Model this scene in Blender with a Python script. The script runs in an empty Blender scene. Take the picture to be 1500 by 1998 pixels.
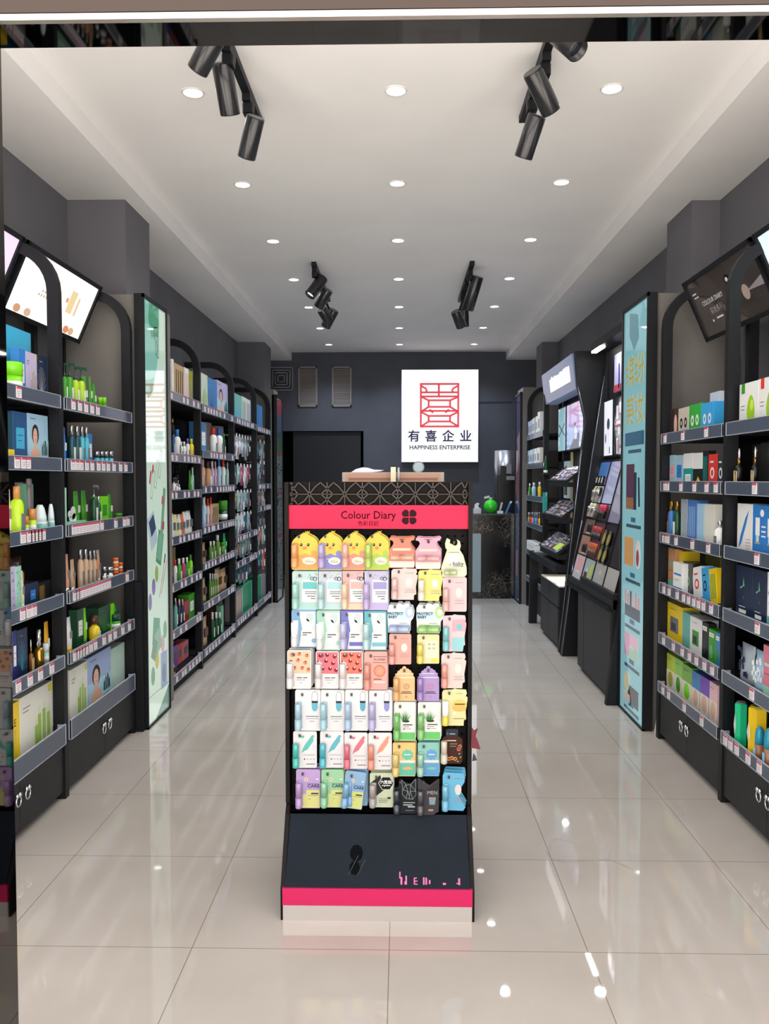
import bpy, math, random
from math import sin, cos, pi, radians, sqrt, atan2
from mathutils import Matrix, Vector
random.seed(7)
S = bpy.context.scene
COL = S.collection

# ------------------------------------------------------------------ camera
cam = bpy.data.cameras.new('camera'); camo = bpy.data.objects.new('camera', cam); COL.objects.link(camo)
cam.sensor_fit = 'VERTICAL'; cam.sensor_height = 24.0; cam.lens = 1600.0/1998.0*24.0
camo.location = (0, 0, 1.43)
camo.rotation_euler = (pi/2 - math.atan(64/1600), 0, math.atan(33/1600))
cam.clip_start = 0.05; cam.clip_end = 200
S.camera = camo
# ------------------------------------------------------------------ world, exposure
S.view_settings.view_transform = 'Standard'; S.view_settings.look = 'None'
S.view_settings.exposure = 0.1; S.view_settings.gamma = 1.0; S.view_settings.use_curve_mapping = False
W = bpy.data.worlds.new('world'); S.world = W; W.use_nodes = True
bg = W.node_tree.nodes['Background']; bg.inputs[0].default_value = (1.0, 0.955, 0.93, 1); bg.inputs[1].default_value = 3.3
DOWNLIGHT_W = 24
SPOT_W = 5
sunl = bpy.data.lights.new('street_sun', 'SUN'); sunl.energy = 16.0; sunl.color = (1.0,.95,.91); sunl.angle = 0.02
suno = bpy.data.objects.new('street_sun', sunl); COL.objects.link(suno); suno.rotation_euler = (radians(-3), radians(18), 0)

# ------------------------------------------------------------------ materials
def lin(h):
    h = h.lstrip('#'); r = []
    for i in (0, 2, 4):
        c = int(h[i:i+2], 16)/255.0
        r.append(c/12.92 if c <= 0.04045 else ((c+0.055)/1.055)**2.4)
    return tuple(r) + (1.0,)
PAL = dict(sky='#3fb2dc', white='#eef0ee', offw='#e4e6da', offg='#cddccf', limeg='#7fe01a', blue='#2f7fd0', dblue='#14518a', lilac='#c3b8dc', navy='#1c2a48',
 silver='#c9ccd0', dteal='#0f4a58', pblue='#a9d3ee', skin='#e8b9a2', yellow='#f2cf1c', lime='#bce321', wood='#c98a4b', green='#3f9a22', taupe='#8d8488',
 sage='#6fae8c', teal='#6fb9b0', pale='#dcebee', mint='#a9e0cc', grey='#70747a', cream='#e6e3b4', black='#111215', gold='#b98d3c', brown='#4b2f22', orange='#e8793a',
 dgreen='#12492e', indigo='#2c2f78', amber='#7b4a20', chrome='#dfe3e6', amberl='#e2a72c', limed='#a8cf1e', aqua='#4cb6cc', beige='#c7a98c', peach='#dca184',
 lilacb='#9fb4e0', pmint='#bdd9cd', kraft='#c9a877', pink='#f0a6b8', olive='#a9a542', violet='#7a4fc0', yellowl='#f3ec9a', magenta='#b8386e', red='#e0352b',
 dred='#9c2830', dolive='#5c5638', coral='#d9614c', rose='#dc7c90', mblue='#3d86c4', bluev='#2a62c8', peachd='#dba790', tan='#c89368', lavender='#b9bde6',
 pinkl='#e9c4cc', olived='#5f8a34', vgreen='#1fbf5a', emerald='#1f8a60', beigel='#cfc3b4', vgreen2='#2fae3a', cyan='#35a6e6', greyl='#c2cad6', paqua='#a7cddb',
 teal2='#1fa09c', char='#2b3338', greyb='#a9b4c0', blueb='#4f7fd0', yelgreen='#c4d94a', greenl='#93cf5c', greenm='#7cb648', rosew='#ecc3cc', blackg='#0c0c0e',
 vteal='#22c78e', yellow2='#e3be1a', tealb='#1f8fae', slate='#59636f', red2='#d02840')
MATS = {}
def mat(name, hexc, rough=0.5, metal=0.0, emis=0.0, coat=0.0, alpha=1.0, trans=0.0, spec=0.5):
    key = (name, hexc, rough, metal, emis, coat, alpha, trans)
    if key in MATS: return MATS[key]
    m = bpy.data.materials.new(name); m.use_nodes = True
    b = m.node_tree.nodes['Principled BSDF']; c = lin(hexc)
    b.inputs['Base Color'].default_value = c; b.inputs['Roughness'].default_value = rough; b.inputs['Metallic'].default_value = metal
    b.inputs['Coat Weight'].default_value = coat; b.inputs['Coat Roughness'].default_value = 0.03
    b.inputs['Specular IOR Level'].default_value = spec
    if emis:
        b.inputs['Emission Color'].default_value = c; b.inputs['Emission Strength'].default_value = emis; b.inputs['Base Color'].default_value = tuple(x*.35 for x in c[:3])+(1,)
    if trans: b.inputs['Transmission Weight'].default_value = trans
    if alpha < 1: b.inputs['Alpha'].default_value = alpha
    MATS[key] = m
    return m
def pal(n, rough=0.38, coat=0.15):
    if n in ('silver', 'chrome', 'gold'): return mat(n + '_metal', PAL[n], 0.22, 0.85)
    return mat('plastic_' + n, PAL[n], rough, coat=coat)
def paper(n): return mat('print_' + n, PAL[n], 0.42, coat=0.2)
def noisy(name, c1, c2, scale, rough=0.5, detail=4, lo=0.4, hi=0.6, coat=0.0, dist=0.0, spec=0.5):
    m = bpy.data.materials.new(name); m.use_nodes = True; nt = m.node_tree; b = nt.nodes['Principled BSDF']
    tc = nt.nodes.new('ShaderNodeTexCoord'); nz = nt.nodes.new('ShaderNodeTexNoise'); cr = nt.nodes.new('ShaderNodeValToRGB')
    nz.inputs['Scale'].default_value = scale; nz.inputs['Detail'].default_value = detail; nz.inputs['Distortion'].default_value = dist
    cr.color_ramp.elements[0].position = lo; cr.color_ramp.elements[1].position = hi
    cr.color_ramp.elements[0].color = lin(c1); cr.color_ramp.elements[1].color = lin(c2)
    nt.links.new(tc.outputs['Object'], nz.inputs['Vector']); nt.links.new(nz.outputs['Fac'], cr.inputs['Fac']); nt.links.new(cr.outputs['Color'], b.inputs['Base Color'])
    b.inputs['Roughness'].default_value = rough; b.inputs['Coat Weight'].default_value = coat; b.inputs['Specular IOR Level'].default_value = spec
    return m
M_WALL = noisy('charcoal_wall_paint', '#67666c', '#6b6a70', 3, 0.75)
M_WALLB = noisy('shaded_back_wall_paint', '#4d5058', '#51545c', 3, 0.75)  # same wall paint, with the far end's dimmer light put into its colour
M_CEIL = noisy('white_ceiling_paint', '#f0eeec', '#f3f1ef', 2, 0.9)
M_BLACK = noisy('black_powder_coat', '#0e1014', '#121419', 40, 0.5, spec=.3)
M_BOARD = noisy('black_melamine', '#131418', '#17181c', 25, 0.6, spec=.25)
M_DOOR = noisy('charcoal_cabinet_laminate', '#1f2023', '#242528', 15, 0.5, spec=.35)
M_RAIL = mat('slate_acrylic', '#485364', 0.3, coat=0.2)
M_EDGE = mat('acrylic_edge', '#aab2be', 0.2)
M_TAG = mat('tag_paper', '#e6dfe4', 0.6); M_TAGR = mat('tag_red', '#c94a60', 0.6); M_TAGT = mat('tag_ink', '#9a9298', 0.6)
M_CHROME = mat('chrome', '#e8eaec', 0.12, 1.0)
M_MIRROR = mat('black_mirror_steel', '#4a4845', 0.03, 1.0)
M_STEEL = mat('brushed_steel', '#c9c4c0', 0.35, 0.8)
M_CASE = noisy('grey_casing_board', '#75716c', '#787470', 6, 0.55)

# ------------------------------------------------------------------ mesh helper
class MB:
    def __init__(s, M=None): s.v=[]; s.f=[]; s.m=[]; s.s=[]; s.mats=[]; s.M=M or Matrix()
    def mi(s, m):
        if m not in s.mats: s.mats.append(m)
        return s.mats.index(m)
    def add(s, vs, fs, m, smooth=False, M=None):
        T = s.M @ M if M is not None else s.M
        o = len(s.v); s.v += [tuple(T @ Vector(p)) for p in vs]; k = s.mi(m)
        for f in fs: s.f.append([o+i for i in f]); s.m.append(k); s.s.append(smooth)
        return s
    def box(s, x0, x1, y0, y1, z0, z1, m, M=None, bev=0.0):
        if bev > 0:
            b = bev; X=((x0,x1)); P=[]
            # chamfered vertical edges
            poly = [(x0+b,y0),(x1-b,y0),(x1,y0+b),(x1,y1-b),(x1-b,y1),(x0+b,y1),(x0,y1-b),(x0,y0+b)]
            n=8; vs=[(x,y,z0) for x,y in poly]+[(x,y,z1) for x,y in poly]
            fs=[[i,(i+1)%n,n+(i+1)%n,n+i] for i in range(n)]+[list(range(n))[::-1],list(range(n,2*n))]
            return s.add(vs, fs, m, False, M)
        vs=[(x0,y0,z0),(x1,y0,z0),(x1,y1,z0),(x0,y1,z0),(x0,y0,z1),(x1,y0,z1),(x1,y1,z1),(x0,y1,z1)]
        return s.add(vs, [(0,3,2,1),(4,5,6,7),(0,1,5,4),(1,2,6,5),(2,3,7,6),(3,0,4,7)], m, False, M)
    def prism(s, poly, y0, y1, m, M=None, smooth=False):
        """poly in (x,z), counter-clockwise seen from -y; extruded from y0 (front) to y1"""
        n=len(poly); vs=[(x,y0,z) for x,z in poly]+[(x,y1,z) for x,z in poly]
        s.add(vs, [list(range(n)), list(range(n,2*n))[::-1]], m, False, M)
        o=len(s.v)-2*n; k=s.mi(m)
        for i in range(n): s.f.append([o+i, o+n+i, o+n+(i+1)%n, o+(i+1)%n]); s.m.append(k); s.s.append(smooth)
        return s
    def flat(s, poly, y, m, M=None): return s.add([(x,y,z) for x,z in poly], [list(range(len(poly)))], m, False, M)
    def rect(s, x0, x1, z0, z1, y, m, M=None): return s.flat([(x0,z0),(x1,z0),(x1,z1),(x0,z1)], y, m, M)
    def disc(s, cx, cz, rx, rz, y, m, n=14, M=None): return s.flat([(cx+rx*cos(2*pi*i/n), cz+rz*sin(2*pi*i/n)) for i in range(n)], y, m, M)
    def line(s, p, q, w, y, m, M=None):
        dx,dz=q[0]-p[0],q[1]-p[1]; L=sqrt(dx*dx+dz*dz) or 1; nx,nz=-dz/L*w/2,dx/L*w/2
        return s.flat([(p[0]-nx,p[1]-nz),(q[0]-nx,q[1]-nz),(q[0]+nx,q[1]+nz),(p[0]+nx,p[1]+nz)], y, m, M)
    def lathe(s, prof, m, cx=0, cy=0, n=12, sx=1, sy=1, M=None, smooth=True, rot=0):
        vs=[]; k=len(prof)
        for r,z in prof:
            for i in range(n):
                a=2*pi*i/n+rot; vs.append((cx+r*sx*cos(a), cy+r*sy*sin(a), z))
        fs=[]
        for j in range(k-1):
            for i in range(n): fs.append((j*n+i, j*n+(i+1)%n, (j+1)*n+(i+1)%n, (j+1)*n+i))
        s.add(vs, fs, m, smooth, M)
        o=len(s.v)-len(vs); q=s.mi(m)
        s.f.append([o+i for i in range(n)][::-1]); s.m.append(q); s.s.append(False)
        s.f.append([o+(k-1)*n+i for i in range(n)]); s.m.append(q); s.s.append(False)
        return s
    def rod(s, p, q, r, m, n=12, r2=None, M=None):
        p=Vector(p); q=Vector(q); d=q-p; R=d.to_track_quat('Z','Y').to_matrix().to_4x4(); T=Matrix.Translation(p)@R
        if M is not None: T = M@T
        return s.lathe([(r,0),(r if r2 is None else r2,d.length)], m, 0,0, n, M=T)
    def ring(s, c, R, r, m, n=20, k=6, M=None, ax='x'):
        vs=[]; fs=[]
        for i in range(n):
            a=2*pi*i/n
            for j in range(k):
                b=2*pi*j/k; rr=R+r*cos(b); u,v,w=rr*cos(a), rr*sin(a), r*sin(b)
                vs.append((c[0]+u, c[1]+w, c[2]+v) if ax=='y' else (c[0]+w, c[1]+u, c[2]+v))
        for i in range(n):
            for j in range(k): fs.append((i*k+j, ((i+1)%n)*k+j, ((i+1)%n)*k+(j+1)%k, i*k+(j+1)%k))
        return s.add(vs, fs, m, True, M)
    def sweep(s, pts, w, d, m, M=None):
        """rectangular tube of width w (across the path, in xz/yz plane) and depth d (along local x); pts in (y,z)"""
        n=len(pts); vs=[]
        for i,(y,z) in enumerate(pts):
            a=pts[max(0,i-1)]; b=pts[min(n-1,i+1)]; dy,dz=b[0]-a[0],b[1]-a[1]; L=sqrt(dy*dy+dz*dz); ny,nz=-dz/L,dy/L
            for sx,sn in ((-1,-1),(1,-1),(1,1),(-1,1)): vs.append((sx*d/2, y+sn*ny*w/2, z+sn*nz*w/2))
        fs=[(i*4+j, i*4+(j+1)%4, (i+1)*4+(j+1)%4, (i+1)*4+j) for i in range(n-1) for j in range(4)]
        fs += [(3,2,1,0), tuple(4*(n-1)+j for j in range(4))]
        return s.add(vs, fs, m, False, M)
    def text(s, txt, size, m, x, z, y, align='CENTER', sx=1.0, M=None, bold=0.0):
        vs, fs = text_mesh(txt, size, align, bold)
        return s.add([(x+a*sx, y, z+b) for a,b in vs], fs, m, False, M)
    def build(s, name, parent=None, loc=(0,0,0), rot=(0,0,0), kind=None, label=None):
        me = bpy.data.meshes.new(name); me.from_pydata(s.v, [], s.f)
        for m in s.mats: me.materials.append(m)
        me.polygons.foreach_set('material_index', s.m); me.polygons.foreach_set('use_smooth', s.s); me.update()
        o = bpy.data.objects.new(name, me); COL.objects.link(o); o.location = loc; o.rotation_euler = rot
        if parent: o.parent = parent
        if kind: o['kind'] = kind
        if label: o['label'] = label
        return o
TXT = {}
def text_mesh(txt, size, align='CENTER', bold=0.0):
    if (txt, align) not in TXT:
        c = bpy.data.curves.new('t', 'FONT'); c.body = txt; c.size = 1.0; c.align_x = align; c.align_y = 'CENTER'; c.resolution_u = 2; c.offset = bold
        o = bpy.data.objects.new('t', c); COL.objects.link(o); dg = bpy.context.evaluated_depsgraph_get(); dg.update()
        me = o.evaluated_get(dg).to_mesh()
        TXT[(txt, align)] = ([(v.co.x, v.co.y) for v in me.vertices], [list(p.vertices) for p in me.polygons])
        o.evaluated_get(dg).to_mesh_clear(); bpy.data.objects.remove(o); bpy.data.curves.remove(c)
    vs, fs = TXT[(txt, align)]
    return [(a*size, b*size) for a, b in vs], fs
def empty(name, label, cat, loc=(0,0,0), rot=(0,0,0), group=None):
    o = bpy.data.objects.new(name, None); COL.objects.link(o); o.location = loc; o.rotation_euler = rot; o.empty_display_size = 0.05
    o['label'] = label; o['category'] = cat
    if group: o['group'] = group
    return o
def tag(o, label, cat, group=None):
    o['label'] = label; o['category'] = cat
    if group: o['group'] = group
    return o
def struct(name, mb, loc=(0,0,0), rot=(0,0,0)): return mb.build(name, None, loc, rot, 'structure')
def light(name, kind, loc, power, color, parent=None, size=0.06, rot=(0,0,0), spot=None, blend=0.6):
    l = bpy.data.lights.new(name, kind); l.energy = power; l.color = color
    if kind == 'AREA': l.shape = 'DISK'; l.size = size
    else: l.shadow_soft_size = size
    if spot: l.spot_size = spot; l.spot_blend = blend
    o = bpy.data.objects.new(name, l); COL.objects.link(o); o.location = loc; o.rotation_euler = rot
    if parent: o.parent = parent
    return o

# ------------------------------------------------------------------ room
YB = 11.25; ZU = 3.16; ZL = 3.05
# floor tiles 0.602 m, glossy
m = bpy.data.materials.new('polished_floor_tile'); m.use_nodes = True; nt = m.node_tree; b = nt.nodes['Principled BSDF']
geo = nt.nodes.new('ShaderNodeNewGeometry'); sep = nt.nodes.new('ShaderNodeSeparateXYZ'); nt.links.new(geo.outputs['Position'], sep.inputs[0])
def mth(op, a, bb=None):
    n = nt.nodes.new('ShaderNodeMath'); n.operation = op
    for i, q in enumerate((a, bb)):
        if q is None: continue
        if isinstance(q, (int, float)): n.inputs[i].default_value = q
        else: nt.links.new(q, n.inputs[i])
    return n.outputs[0]
def joint(sock, off):
    f = mth('FRACT', mth('DIVIDE', mth('SUBTRACT', sock, off), 0.602)); d = mth('ABSOLUTE', mth('SUBTRACT', f, 0.5))
    return mth('GREATER_THAN', d, 0.4978)
j = mth('MAXIMUM', joint(sep.outputs[0], -0.036), joint(sep.outputs[1], 2.437))
nz = nt.nodes.new('ShaderNodeTexNoise'); nz.inputs['Scale'].default_value = 1.6; nz.inputs['Detail'].default_value = 6; nt.links.new(geo.outputs['Position'], nz.inputs['Vector'])
cr = nt.nodes.new('ShaderNodeValToRGB'); cr.color_ramp.elements[0].position = 0.35; cr.color_ramp.elements[1].position = 0.7
cr.color_ramp.elements[0].color = lin('#aba49c'); cr.color_ramp.elements[1].color = lin('#b8b1aa'); nt.links.new(nz.outputs['Fac'], cr.inputs['Fac'])
nz2 = nt.nodes.new('ShaderNodeTexNoise'); nz2.inputs['Scale'].default_value = 9; nz2.inputs['Detail'].default_value = 8; nz2.inputs['Distortion'].default_value = 1.5; nt.links.new(geo.outputs['Position'], nz2.inputs['Vector'])
dirt = nt.nodes.new('ShaderNodeValToRGB'); dirt.color_ramp.elements[0].position = 0.70; dirt.color_ramp.elements[1].position = 0.78
dirt.color_ramp.elements[0].color = (0,0,0,1); dirt.color_ramp.elements[1].color = (0.35,0.35,0.35,1); nt.links.new(nz2.outputs['Fac'], dirt.inputs['Fac'])
mx = nt.nodes.new('ShaderNodeMix'); mx.data_type = 'RGBA'; nt.links.new(dirt.outputs['Color'], mx.inputs['Factor']); nt.links.new(cr.outputs['Color'], mx.inputs['A']); mx.inputs['B'].default_value = lin('#9c948c')
mx2 = nt.nodes.new('ShaderNodeMix'); mx2.data_type = 'RGBA'; nt.links.new(j, mx2.inputs['Factor']); nt.links.new(mx.outputs['Result'], mx2.inputs['A']); mx2.inputs['B'].default_value = lin('#7d7066')
nt.links.new(mx2.outputs['Result'], b.inputs['Base Color']); b.inputs['Roughness'].default_value = 0.025; b.inputs['Specular IOR Level'].default_value = 0.6
M_FLOOR = m
q = MB(); q.box(-2.15, 2.05, 1.62, YB+2.2, -0.1, 0, M_FLOOR); FLOOR = struct('floor', q)
q = MB(); sc = mat('scuff_grey','#8f8880',.3)
pts = [(.62+.055*cos(t)*(1+.3*sin(2*t)), 3.12+.10*sin(t)) for t in [2*pi*k/20 for k in range(17)]]+[(.70,3.03),(.78,3.05),(.84,2.98)]
for p, r_ in zip(pts, pts[1:]):
    dx, dy = r_[0]-p[0], r_[1]-p[1]; L = sqrt(dx*dx+dy*dy); nx, ny = -dy/L*.0018, dx/L*.0018
    q.add([(p[0]-nx,p[1]-ny,.0004),(r_[0]-nx,r_[1]-ny,.0004),(r_[0]+nx,r_[1]+ny,.0004),(p[0]+nx,p[1]+ny,.0004)], [(0,1,2,3)], sc)
q.build('scuff_mark', FLOOR)
q = MB(); q.box(-6, 6, -5, 1.62, -0.12, -0.01, noisy('pavement_stone', '#c4bfb8', '#cfcac2', 5, 0.8)); struct('trim_1', q)
# walls with pilasters
XL = -1.94; XR = 1.85
def poly_wall(name, pts, z0, z1, m):
    q = MB(); n = len(pts)
    q.add([(x,y,z0) for x,y in pts]+[(x,y,z1) for x,y in pts], [[i,(i+1)%n,n+(i+1)%n,n+i] for i in range(n)]+[list(range(n))[::-1], list(range(n,2*n))], m)
    return struct(name, q)
poly_wall('wall_left', [(XL-.15,1.75),(XL,1.75),(XL,4.79),(-1.603,4.79),(-1.603,5.245),(XL,5.245),(XL,9.73),(-1.62,9.73),(-1.62,10.2),(XL,10.2),(XL,YB),(XL-.15,YB)], 0, 3.3, M_WALL)
poly_wall('wall_right', [(XR+.15,1.75),(XR+.15,YB),(XR,YB),(XR,10.2),(1.66,10.2),(1.66,9.79),(XR,9.79),(XR,5.31),(1.685,5.31),(1.685,4.87),(XR,4.87),(XR,1.75)], 0, 3.3, M_WALL)
q = MB(); T = .15
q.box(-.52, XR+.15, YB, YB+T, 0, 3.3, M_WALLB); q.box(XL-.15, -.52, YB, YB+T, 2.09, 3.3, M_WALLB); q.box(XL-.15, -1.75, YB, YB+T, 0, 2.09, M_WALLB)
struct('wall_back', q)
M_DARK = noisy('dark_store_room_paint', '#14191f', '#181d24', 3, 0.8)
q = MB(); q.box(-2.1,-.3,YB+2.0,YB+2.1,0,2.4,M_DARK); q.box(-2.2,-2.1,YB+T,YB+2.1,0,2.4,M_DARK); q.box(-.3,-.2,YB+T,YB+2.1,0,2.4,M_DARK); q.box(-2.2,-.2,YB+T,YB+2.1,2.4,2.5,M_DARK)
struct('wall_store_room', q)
q = MB(); q.box(-1.49,-.56,YB+.04,YB+.08,0.01,2.08,mat('black_store_door','#12171d',.6)); q.rod((-.66,YB+.03,1.0),(-.66,YB+.0,1.0),.02,M_CHROME); struct('door_1', q)
# ceiling with side bulkheads
q = MB(); q.box(-1.5, 1.42, 1.6, YB+.1, ZU, ZU+.1, M_CEIL); struct('ceiling', q)
q = MB(); q.box(XL-.15, -1.5, 1.6, YB+.1, ZL, ZU+.1, M_CEIL); struct('trim_2', q)
q = MB(); q.box(1.42, XR+.15, 1.6, YB+.1, ZL, ZU+.1, M_CEIL); struct('trim_3', q)
# entrance: mirror steel lintel and jambs
q = MB(); q.box(-2.6, 2.6, 1.618, 1.725, 2.325, 2.47, M_MIRROR); q.box(-2.6,2.6,1.606,1.618,2.33,2.47,mat('bronze_lintel_face','#3f342e',.25,.6)); q.box(-2.6,2.6,1.606,1.62,2.316,2.328,mat('steel_lip','#cfc6bd',.25,.9)); struct('trim_4', q)
q = MB(); q.box(-1.02, -.833, 1.615, 1.725, 0, 2.325, M_MIRROR); struct('trim_5', q)
q = MB(); q.box(.833, 1.02, 1.615, 1.725, 0, 2.325, M_MIRROR); struct('trim_6', q)
# pilaster casings around the poster light boxes
q = MB(); q.box(-1.93, -1.475, 4.63, 4.785, 0, 2.47, M_CASE); q.box(-1.6,-1.475,4.785,5.24,0,2.47,M_CASE); struct('trim_7', q)
q = MB(); q.box(1.40, 1.845, 4.66, 4.865, 0, 2.47, M_CASE); q.box(1.40,1.68,4.865,5.28,0,2.47,M_CASE); struct('trim_8', q)
q = MB(); q.box(-1.93, -1.465, 9.42, 9.72, 0, 2.46, M_CASE); struct('trim_9', q)
q = MB(); q.box(1.375, 1.845, 9.36, 9.78, 0, 2.47, M_CASE); struct('trim_10', q)
q = MB(); q.box(1.06,1.5,YB-.01,YB,2.47,2.485,mat('seam','#33353d',.8)); struct('trim_11', q)

# ------------------------------------------------------------------ ceiling downlights
M_LED = mat('led_lens', '#fffaf2', 0.4, emis=14.0); M_BEZEL = mat('white_bezel', '#dedad8', 0.4)
rown = ['nearest', 'second', 'third', 'fourth', 'fifth', 'sixth', 'farthest']
for r in range(7):
    y = 3.72 + 1.147*r
    for c, x in enumerate((-.934, -.026, .93)):
        o = empty('ceiling_downlight', 'round white recessed downlight, %s row from the door, %s column' % (rown[r], ('left', 'middle', 'right')[c]), 'ceiling light', (x, y, ZU), group='recessed ceiling downlights')
        a = MB(); a.ring((0,0,-.004), .046, .006, M_BEZEL, 24, 6, M=Matrix.Rotation(pi/2,4,'X'), ax='y'); a.build('bezel', o)
        a = MB(); a.lathe([(.0,-.002),(.040,-.002),(.042,0.0)], M_LED, n=20); a.build('lens', o)
        light('downlight_beam', 'SPOT', (0,0,-.02), DOWNLIGHT_W*(.7,.9,1.3,1.6,1.75,1.8,1.8)[r], ((1.0,.95,.9),(1.0,.97,.94),(.92,.96,1.0),(.82,.9,1.0),(.76,.86,1.0),(.74,.84,1.0),(.72,.82,1.0))[r], o, .04, spot=radians(125), blend=.8)
# ------------------------------------------------------------------ track spotlights
def spotlight(p, q, r, at, label, track_z, on=False, grp=None):
    """cylinder head from p (top) to q (mouth) hanging from a track adapter at 'at'"""
    p = Vector(p); q = Vector(q); at = Vector((at[0], at[1], track_z))
    o = empty('track_spotlight', label, 'spotlight', at)
    a = MB(); a.box(-.018,.018,-.055,.055,-.03,0,M_BLACK); a.box(-.022,.022,-.03,.03,-.07,-.03,M_BLACK,bev=.006); a.build('track_adapter', o)
    P, Q = p-at, q-at; d = (Q-P).normalized(); mid = P + d*.05
    a = MB(); a.rod((0,0,-.06), tuple(mid), .011, M_BLACK); a.build('arm', o)
    a = MB(); L = (Q-P).length; T = Matrix.Translation(P) @ d.to_track_quat('Z','Y').to_matrix().to_4x4()
    a.lathe([(r*.93,0),(r,.006),(r,L-.004),(r*.97,L),(r*.86,L),(r*.8,L-.03)], mat('satin_black_housing','#1b1c1f',.3,coat=.3), n=28, M=T); a.build('housing', o)
    a = MB(); a.lathe([(.0,L-.026),(r*.8,L-.026),(r*.8,L-.024)], M_LED if on else mat('dark_lens','#26262e',.1), n=20, M=T); a.build('lens', o)
    if on is not None:
        l = light('spot_beam', 'SPOT', Q + d*.01, SPOT_W, (1,.98,.96), o, .03, spot=radians(70), blend=.7); l.rotation_euler = d.to_track_quat('-Z','Y').to_euler()
def track(x, y0, y1, z, label):
    o = empty('ceiling_track', label, 'track', (x, (y0+y1)/2, z))
    L=(y1-y0)/2; a = MB(); a.box(-.018,.018,-L,L,-.032,0,M_BLACK); a.build('rail', o)
    a = MB(); a.box(-.019,.019,-L-.012,-L,-.034,0,M_BLACK); a.build('end_cap', o)
    a = MB(); a.box(-.019,.019,L,L+.012,-.034,0,M_BLACK); a.build('end_cap', o)
track(-.685, 2.9, 3.97, ZU, 'black light track on the left near the door'); track(.577, 2.9, 3.98, ZU, 'black light track on the right near the door')
track(-.70, 6.6, 7.9, ZU, 'black light track deep on the left of the shop'); track(.56, 6.6, 7.95, ZU, 'black light track deep on the right of the shop')
TZ = ZU-.032
spotlight((-.683,3.10,3.09),(-.778,3.17,2.983),.041,(-.685,3.08),'black cylinder spotlight, highest on the near left track, cut by the lintel',TZ)
spotlight((-.713,3.30,3.08),(-.700,3.40,2.918),.041,(-.685,3.30),'black cylinder spotlight, middle of the near left track',TZ)
spotlight((-.613,3.50,2.953),(-.669,3.58,2.814),.039,(-.685,3.72),'black cylinder spotlight, lowest of the near left track',TZ)
spotlight((.52,3.35,3.058),(.614,3.44,2.936),.041,(.577,3.40),'black cylinder spotlight, middle of the near right track',TZ)
spotlight((.566,3.50,2.95),(.52,3.58,2.805),.039,(.577,3.72),'black cylinder spotlight, lowest of the near right track',TZ)
spotlight((.56,3.05,3.05),(.627,2.99,2.95),.041,(.577,3.10),'black cylinder spotlight, highest on the near right track, aimed right',TZ)
spotlight((-.636,6.70,3.06),(-.739,6.64,2.904),.045,(-.70,6.68),'lit black spotlight, first on the far left track',TZ,True)
spotlight((-.622,7.0,3.034),(-.711,7.06,2.901),.045,(-.70,6.98),'black spotlight, second on the far left track',TZ)
spotlight((-.698,7.2,2.912),(-.641,7.26,2.821),.045,(-.70,7.35),'black spotlight, third on the far left track',TZ)
spotlight((-.603,7.4,2.944),(-.687,7.46,2.805),.045,(-.70,7.6),'black spotlight, last on the far left track',TZ)
spotlight((.623,6.8,3.09),(.549,6.9,2.841),.05,(.56,6.8),'long black spotlight, first on the far right track',TZ)
spotlight((.471,7.2,2.889),(.525,7.27,2.765),.045,(.56,7.15),'black spotlight, tilted one on the far right track',TZ)
spotlight((.56,7.45,2.958),(.565,7.5,2.812),.045,(.56,7.6),'black spotlight, upright one on the far right track',TZ)

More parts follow.
